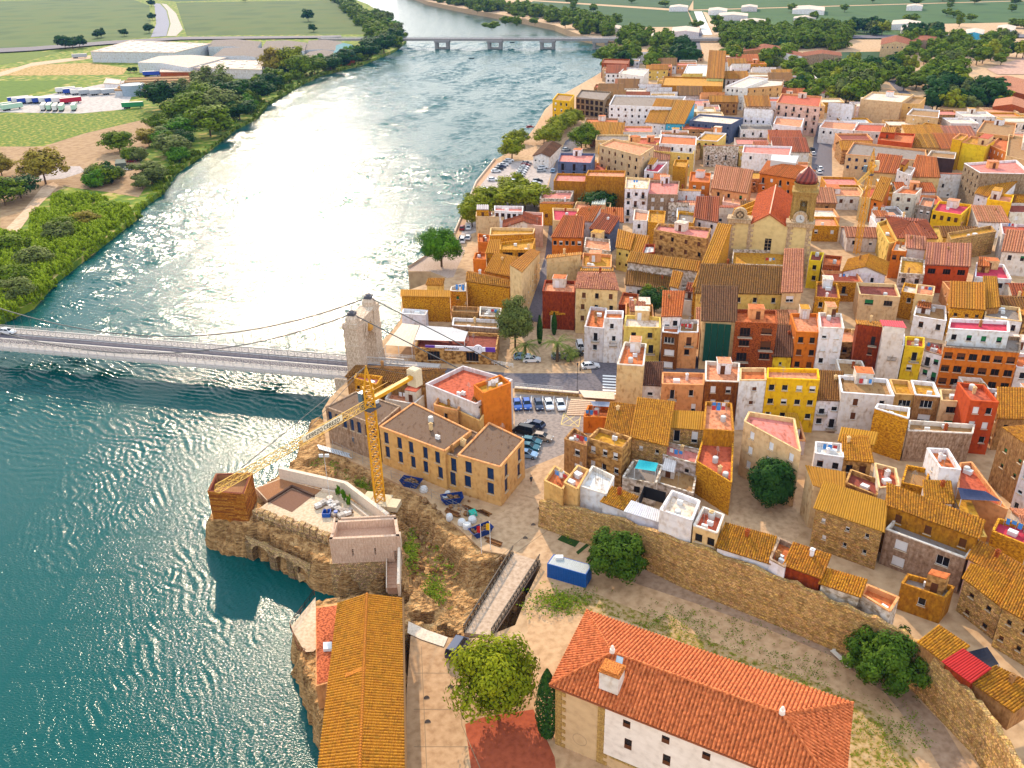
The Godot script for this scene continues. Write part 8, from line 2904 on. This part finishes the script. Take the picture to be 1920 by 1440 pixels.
	h.call([1612, 552, 1688, 557, 1679, 533, 1606, 530], 7, "cream", "f", "maroon", "2x1g", "nohut")
	h.call([1529, 557, 1575, 560, 1569, 531, 1531, 528], 8, "gold", "f", "maroon", "2x2", "hut")
	h.call([1690, 547, 1720, 552, 1726, 536, 1696, 530], 7, "gold", "f", "palef", "1x1", "nohut")
	h.call([1716, 551, 1750, 555, 1753, 537, 1719, 533], 8, "cream", "f", "salmonf", "1x2", "nohut")
	h.call([1783, 575, 1846, 580, 1841, 549, 1780, 546], 7.5, "gold", "s", "tile", "3x1s")
	h.call([1847, 577, 1874, 575, 1862, 541, 1840, 540], 7, "tan", "s", "tile")
	h.call([1713, 592, 1775, 602, 1773, 574, 1719, 568], 5, "white", "f", "tanf", "2x1", "nohut")
	h.call([1846, 593, 1916, 603, 1912, 577, 1851, 570], 6, "white", "f", "greyf", "3x1", "nohut")
	h.call([1880, 470, 1935, 474, 1938, 452, 1885, 448], 7, "offwhite", "s", "stile", "2x1")
	h.call([1425, 325, 1520, 340, 1528, 320, 1440, 302], 11, "orange", "h", "otile", "6x3b", "", "wide orange apartment block with white roof lantern in front of the street")
	h.call([1335, 352, 1400, 362, 1410, 340, 1342, 330], 8, "salmon", "s", "stile", "3x1")
	h.call([1355, 378, 1395, 385, 1400, 366, 1358, 362], 6, "pink", "f", "salmonf", "1x1", "hut")
	h.call([1292, 340, 1330, 343, 1333, 325, 1295, 322], 8, "orange", "f", "terra", "2x2w", "hut")
	h.call([1392, 286, 1480, 292, 1485, 275, 1395, 272], 9, "white", "f", "pinkf", "3x1", "nohut")
	h.call([1305, 262, 1345, 265, 1362, 250, 1322, 247], 8, "paleyellow", "f", "ochref", "3x1", "hut")
	town_fill()

# small houses that close the rows wherever no bigger house stands
func town_fill():
	var quarter := flat([1035, 380, 1060, 330, 1110, 290, 1150, 240, 1120, 180, 1140, 150, 1200, 115, 1300, 108, 1400, 128, 1480, 150, 1560, 205, 1640, 190, 1760, 225, 1960, 225, 1960, 1230, 1840, 1180, 1700, 1062, 1560, 1020, 1400, 975, 1300, 940, 1190, 915, 1090, 880, 1072, 800, 1150, 772, 1310, 760, 1330, 690, 1180, 640, 1150, 560, 1030, 520], G)
	var holes := []
	for s in [[1512, 335, 1566, 335, 1570, 270, 1552, 225, 1526, 225, 1520, 270], [1100, 655, 1300, 662, 1440, 690, 1430, 740, 1300, 726, 1110, 705], [1440, 690, 1700, 700, 1900, 715, 1900, 730, 1700, 712, 1440, 702], [1370, 890, 1500, 930, 1500, 1030, 1370, 990], [1195, 585, 1250, 590, 1250, 545, 1195, 545], [1090, 390, 1160, 395, 1160, 370, 1090, 370], [1165, 545, 1185, 545, 1182, 470, 1160, 470]]:
		holes.append(flat(s, G))
	var walls := ["white", "offwhite", "cream", "gold", "salmon", "tan", "stain", "old"]
	var flats := ["salmonf", "terra", "redf", "pinkf", "palef", "ochref", "maroon", "tanf", "greyf"]
	var pales := ["white", "offwhite", "cream", "white", "lilac", "sand", "paleyellow", "white"]
	var pale_flats := ["palef", "pinkf", "salmonf", "greyf", "palef", "whitef", "tanf"]
	var tiles := ["tile", "tile", "otile", "dtile", "rtile", "stile"]
	var r := Rect2(quarter[0], Vector2.ZERO)
	for p in quarter:
		r = r.expand(p)
	var n := 0
	var turn := 0.16
	var ux := Vector2(cos(turn), sin(turn))
	var uz := Vector2(-sin(turn), cos(turn))
	rng.seed = 4242
	var z := r.end.y
	while z > r.position.y:
		var far := clampf((-z - 170) / 200.0, 0, 1)
		var dz := lerpf(8.0, 15.0, far)
		var x := r.position.x
		while x < r.end.x:
			var w := rng.randf_range(4.6, 8.0) + far * 8.0
			var c := Vector2(x + w / 2, z)
			x += w
			if not Geometry2D.is_point_in_polygon(c, quarter):
				continue
			var bad := false
			for hpoly in holes:
				if Geometry2D.is_point_in_polygon(c, hpoly):
					bad = true
			if bad:
				continue
			var free := 0
			for i in 5:
				for j in 5:
					var q := c + ux * (i - 2) * w * 0.22 + uz * (j - 2) * dz * 0.22
					if not occupied.has(Vector2i(int(round(q.x / 2)), int(round(q.y / 2)))):
						free += 1
			if free < (20 if far < 0.5 else 15):
				continue
			if rng.randf() > 0.43 + far * 0.14:
				continue
			var hgt := rng.randf_range(3.0, 5.0) + far * 2.4
			var dd := dz * rng.randf_range(0.86, 0.97)
			var ww := w * 0.97
			var g3 := func(a, b): return Vector3(c.x + ux.x * a + uz.x * b + rng.randf_range(-0.3, 0.3), G + hgt, c.y + ux.y * a + uz.y * b + rng.randf_range(-0.3, 0.3))
			var flat_roof := rng.randf() < 0.68
			var rt: String = "f" if flat_roof else ["s", "g", "b", "s"][rng.randi() % 4]
			house_at(g3.call(-ww / 2, dd / 2), g3.call(ww / 2, dd / 2), g3.call(ww / 2, -dd / 2), g3.call(-ww / 2, -dd / 2), G, (walls if rng.randf() > 0.4 else pales)[rng.randi() % 8], rt, (flats if rng.randf() > 0.4 else pale_flats)[rng.randi() % 7] if flat_roof else tiles[rng.randi() % tiles.size()], ["2x1", "2x2", "1x2b", "2x1k", "2x2w"][rng.randi() % 5] if w < 12.0 else ["4x3", "4x2b", "5x3w", "4x3k", "3x3"][rng.randi() % 5])
			n += 1
		z -= dz
	print("filled ", n)

func town_trees():
	tree(P(1155, 1082, G), 5.2, 8.0, "park", "round dark-leaved tree beside the blue shipping container", "", "tree", 2)
	tree(P(930, 1335, G), 5.4, 11.5, "lime", "large yellow-green plane tree over the red court", "", "tree", 2)
	tree(P(1655, 1278, G), 5.4, 7.5, "park", "spreading dark green tree beside the park bench", "", "tree", 2)
	tree(P(1441, 948, G), 4.3, 9.0, "dark", "tall dense dark tree in the small court", "", "tree", 2)
	tree(P(828, 500, G), 8.0, 12.0, "green", "broad vivid green tree on the riverside platform", "", "tree", 2)
	tree(P(966, 652, G), 4.8, 12.5, "olive", "tall feathery grey-green tree beside the restaurant", "", "tree", 2)
	tree(P(1226, 592, G), 4.2, 8.0, "dark", "dark tree in the walled garden behind the yellow deco house", "", "tree", 1)
	tree(P(1124, 402, G), 7.0, 9.0, "dark", "round very dark tree before the blank ochre gable", "", "tree", 1)
	cypress(P(1026, 1380, G), 1.5, 11.0, "dense dark cypress against the corner of the red-roofed building")
	cypress(P(1012, 645, G), 0.7, 7.5, "slim cypress in the small square by the red chapel house")
	cypress(P(1039, 628, G), 0.7, 6.0, "second slim cypress beside the red chapel house porch")
	palm(P(985, 672, G), 3.2, 4.2, "short palm beside the feathery tree at the road")
	palm(P(1045, 678, G), 4.6, 4.6, "big spreading palm beside the bridge road planter")
	palm(P(1068, 678, G), 2.2, 2.6, "small palm beside the black parked car")
	for p in [[900, 408, 6], [925, 398, 8], [955, 390, 7], [985, 395, 7], [1002, 388, 8], [885, 425, 5], [965, 372, 7]]:
		tree(P(p[0], p[1], G), p[2], 9.5, "lime", "yellow-green plane tree at the end of the river car park", "plane trees of the river car park", "tree", 1)
	for p in [[960, 298, 7, 11], [975, 270, 5, 7], [1020, 270, 6, 8], [1030, 262, 6, 8], [1042, 255, 6, 9], [1055, 248, 6, 9], [1063, 242, 6, 9], [1077, 235, 6, 9], [1035, 272, 5, 8]]:
		tree(P(p[0], p[1], G), p[2], p[3], "lime", "yellow-green plane tree on the river avenue", "plane trees along the river avenue", "tree", 1)
	for p in [[1090, 280, 6, 10], [1098, 276, 7, 11]]:
		tree(P(p[0], p[1], G), p[2], p[3], "leaf", "green tree at the bend beside the villa gardens", "trees at the villa gardens", "tree", 1)
	for p in [[1700, 460, 3], [1215, 565, 2.5], [1770, 455, 3], [1335, 505, 3]]:
		tree(P(p[0], p[1], G), p[2], 5, "leaf", "small garden tree between the old town roofs", "garden trees among the roofs", "tree", 1)

func town_cars():
	var g := "cars in the lower car park"
	for c in [[970, 763, "blue", 0], [988, 762, "blue", 0], [1010, 763, "navy", 0], [1029, 763, "white", 0], [1051, 764, "white", 0]]:
		car(P(c[0], c[1], G), -PI / 2 + 0.1, c[2], {"blue": "blue car nose-out below the road wall", "navy": "dark blue car in the bay row below the road wall", "white": "white car nose-out in the bay row below the road wall"}[c[2]], g)
	car(P(982, 812, G), 2.7, "black", "black boxy van in the lower car park", g, true)
	car(P(1003, 800, G), 2.6, "navy", "dark saloon behind the black van", g)
	car(P(1017, 824, G), -0.35, "beige", "beige-roofed estate car parked crooked in the lower car park", g)
	car(P(996, 832, G), -0.3, "teal", "teal saloon beside the beige estate car", g)
	car(P(992, 843, G), -0.3, "teal", "second teal car between the teal saloon and the silver-blue car", g)
	car(P(988, 856, G), -0.3, "sky", "silver-blue car nearest the beige corner block", g)
	car(P(858, 1220, G), 1.15, "navy", "dark off-road pickup parked beside the big plane tree", "", true)
	for c in [[1087, 652, "white", 1.6, true, "white van in the small square"], [1078, 668, "black", 0.5, false, "black car under the small palm"], [980, 672, "sky", 0.1, false, "pale blue car under the feathery tree"], [997, 678, "white", 0.0, false, "white car behind the bridge road railing"], [1050, 672, "grey", 0.0, false, "grey car half hidden behind the big palm"], [1107, 690, "white", 0.1, false, "white car by the zebra crossing"]]:
		car(P(c[0], c[1], G), c[3], c[2], c[5], "", c[4])
	g = "cars in the river car park"
	var pool := ["white", "silver", "white", "navy", "black", "white", "grey", "red", "white", "silver"]
	var i := 0
	for r in [[955, 303, 930, 323, 6, 0.15], [988, 308, 962, 350, 12, 0.15], [1024, 305, 1015, 322, 4, 0.15], [908, 357, 905, 362, 2, 0.1], [1008, 341, 1005, 346, 2, 0.1]]:
		for k in r[4]:
			var f := float(k) / maxf(1, r[4] - 1)
			var hue: String = pool[i % pool.size()]
			car(P(lerpf(r[0], r[2], f), lerpf(r[1], r[3], f), G), r[5] + rng.randf_range(-0.06, 0.06), hue, "%s car in the rows of the river car park" % hue, g)
			i += 1
	for c in [[924, 339, "white", 0.0], [867, 430, "red", 1.5], [879, 429, "white", 1.5], [866, 449, "navy", 1.5], [878, 448, "white", 1.5], [1037, 322, "sky", 1.4], [1046, 280, "white", 1.0], [1062, 282, "silver", 0.6], [994, 240, "red", 0.3]]:
		car(P(c[0], c[1], G), c[3], c[2], "%s car parked on the quay road beside the river" % c[2], "cars along the quay road")
	for c in [[1535, 325, "white"], [1537, 318, "white"], [1545, 345, "silver"], [1522, 282, "black"], [1524, 290, "white"], [1545, 360, "black"]]:
		car(P(c[0], c[1], G), 1.5, c[2], "%s car in the narrow street behind the church" % c[2], "cars in the street behind the church")
	car(P(868, 454, G), 1.5, "white", "white box van beside the riverside tree", "", true)
	person(P(996, 907, G), 0.4, "person in dark shirt walking up the street beside the beige corner block", Color("3a4048"), Color("2a2c34"))
	lamp_post(P(1082, 737, G), 7.0, "black street lamp beside the zebra crossing", "")
	lamp_post(P(1088, 695, G), 6.0, "black street lamp beside the black parked car", "")

# ---------------------------------------------------------------- roof-top things that single houses out
func extras():
	var U := Vector3.UP
	# dark green netting on the facade
	var t := thing("facade_net", "dark green scaffold netting hung over a house facade", "netting", P(1345, 640, G))
	var a := P(1323, 604, G + 11.5)
	var b := P(1372, 607, G + 11.5)
	var r := (b - a).normalized()
	var nn := r.cross(U)
	for i in 4:
		var mb := new_mb(t.position)
		var x0 := (b - a).length() * i / 4.0
		var wd := (b - a).length() / 4.0 - 0.06
		mb.box(a + r * (x0 + wd / 2) - U * 4.6 + nn * 0.55, Vector3(wd, 9.2, 0.05), Basis(r, U, nn))
		part("net_panel", mb, M("net_green", Color("0e4a3c"), "board", 0.5, 0.9), t)
	for s in [["turquoise_awning", [1190, 878, 1229, 884, 1234, 868, 1198, 862], G + 6.9, Color("1f9aa6"), "turquoise shade cloth over a roof terrace below the ochre flat roof", "awning"], ["blue_tarpaulin", [1796, 914, 1848, 921, 1878, 940, 1802, 936], G + 7.9, Color("2c3452"), "dark blue tarpaulin stretched over the red terrace", "tarpaulin"], ["grey_shade_cloth", [1107, 752, 1149, 754, 1146, 763, 1112, 761], G + 4.4, Color("7c8496"), "grey shade cloth beside the stone steps", "awning"], ["black_shade_net", [1808, 1224, 1851, 1213, 1873, 1245, 1842, 1258], G + 6.0, Color("1c1e2c"), "black shade net beside the red corrugated shed", "awning"]]:
		t = thing(s[0], s[4], s[5], P(s[1][0], s[1][1], G))
		var q := PL(s[1], s[2])
		var mb := new_mb(t.position)
		var n := 6
		for i in n:
			for j in n:
				var g := func(i2, j2):
					var p: Vector3 = q[0].lerp(q[1], float(i2) / n).lerp(q[3].lerp(q[2], float(i2) / n), float(j2) / n)
					return p - U * 0.5 * sin(PI * i2 / n) * sin(PI * j2 / n)
				mb.quad(g.call(i, j), g.call(i + 1, j), g.call(i + 1, j + 1), g.call(i, j + 1))
		part("cloth", mb, M("cloth_" + s[0], s[3], "plaster", 0.4, 0.9), t)
		for p in q:
			mb = new_mb(t.position)
			mb.bar(p, p - U * 2.4, 0.08)
			part("post", mb, M("lamp_metal", Color("b8b8b8"), "", 1, 0.5), t)
	# black mesh screen round a terrace on the wall
	t = thing("terrace_screen", "black mesh screen round a small terrace on the old stone wall", "screen", P(1220, 935, G + 5))
	var mb := new_mb(t.position)
	for e in [[1198, 945, 1207, 922], [1207, 922, 1248, 934]]:
		mb.bar(P(e[0], e[1], G + 6.2), P(e[2], e[3], G + 6.2), 0.06, 2.2)
	part("mesh", mb, M("mesh_black", Color("16161a"), "", 1, 0.8), t)
	# columned porch of the rust-red house
	t = thing("columned_porch", "small pale columned porch on the rust-red chapel-like house", "porch", P(1047, 610, G))
	for x in [1035, 1058]:
		mb = new_mb(t.position)
		mb.tube(P(x, 617, G), P(x, 617, G) + U * 4.0, 0.4, 0.34, 10)
		part("column", mb, M("pale_concrete", Color("dcc8b2"), "plaster", 0.3, 0.9), t)
	mb = new_mb(t.position)
	var c := (P(1035, 617, G) + P(1058, 617, G)) * 0.5
	mb.box(c + U * 4.3 - Vector3(0, 0, 0.6), Vector3(4.4, 0.5, 2.4))
	mb.box(c + U * 4.75 - Vector3(0, 0, 0.7), Vector3(3.8, 0.4, 2.0))
	part("canopy", mb, roof_mat("tile"), t)
	# white house with brown gable roof at the end of the car park
	house([1000, 292, 1030, 294, 1052, 272, 1022, 268], 5, "white", "p", "btile", "4x1s", "", "white boathouse with brown gable roof at the end of the river car park")
	# blue glazed strip on the yellow block
	t = thing("stair_window_strip", "dark stepped glass strip up the vivid yellow block", "window", P(1441, 760, G))
	a = P(1446, 718, G + 10.4)
	for i in 10:
		mb = new_mb(t.position)
		mb.box(a - U * i * 0.8 + Vector3(0.1, 0, 0.1), Vector3(0.8, 0.66, 0.1))
		part("pane", mb, M("glass_dark", Color("1b1a1c"), "", 1, 0.1), t)
	# white lantern on the wide orange block
	one("roof_lantern", slab([1445, 300, 1492, 306, 1498, 292, 1447, 290], G + 14.5, G + 11.0), M("skylight_pale", Color("b8b4ae"), "", 1, 0.4), "white boxy roof lantern on the wide orange apartment block", "lantern")

func _ready():
	rng.seed = 20240
	set_view()
	make_textures()
	ground()
	park()
	streets()
	print("ground ", Time.get_ticks_msec())
	suspension_bridge()
	far_bridge()
	castle_site()
	big_buildings()
	print("landmarks ", Time.get_ticks_msec())
	church()
	town()
	print("town ", Time.get_ticks_msec())
	var mast := P(713, 945, G - 0.2)
	tower_crane(mast, P(404, 912, 26.4), 26.4, 11.5, "tall yellow tower crane with lattice mast and lettered jib beside the castle site", true)
	var m2 := P(1605, 480, G)
	tower_crane(m2, m2 + Vector3(-9, 0, 14), G + 26.0, 8.0, "slim yellow tower crane among the houses right of the church", false, 0.8)
	extras()
	left_bank()
	far_plain()
	town_trees()
	town_cars()
	site_clutter()
	print("done ", Time.get_ticks_msec(), " nodes ", get_child_count())
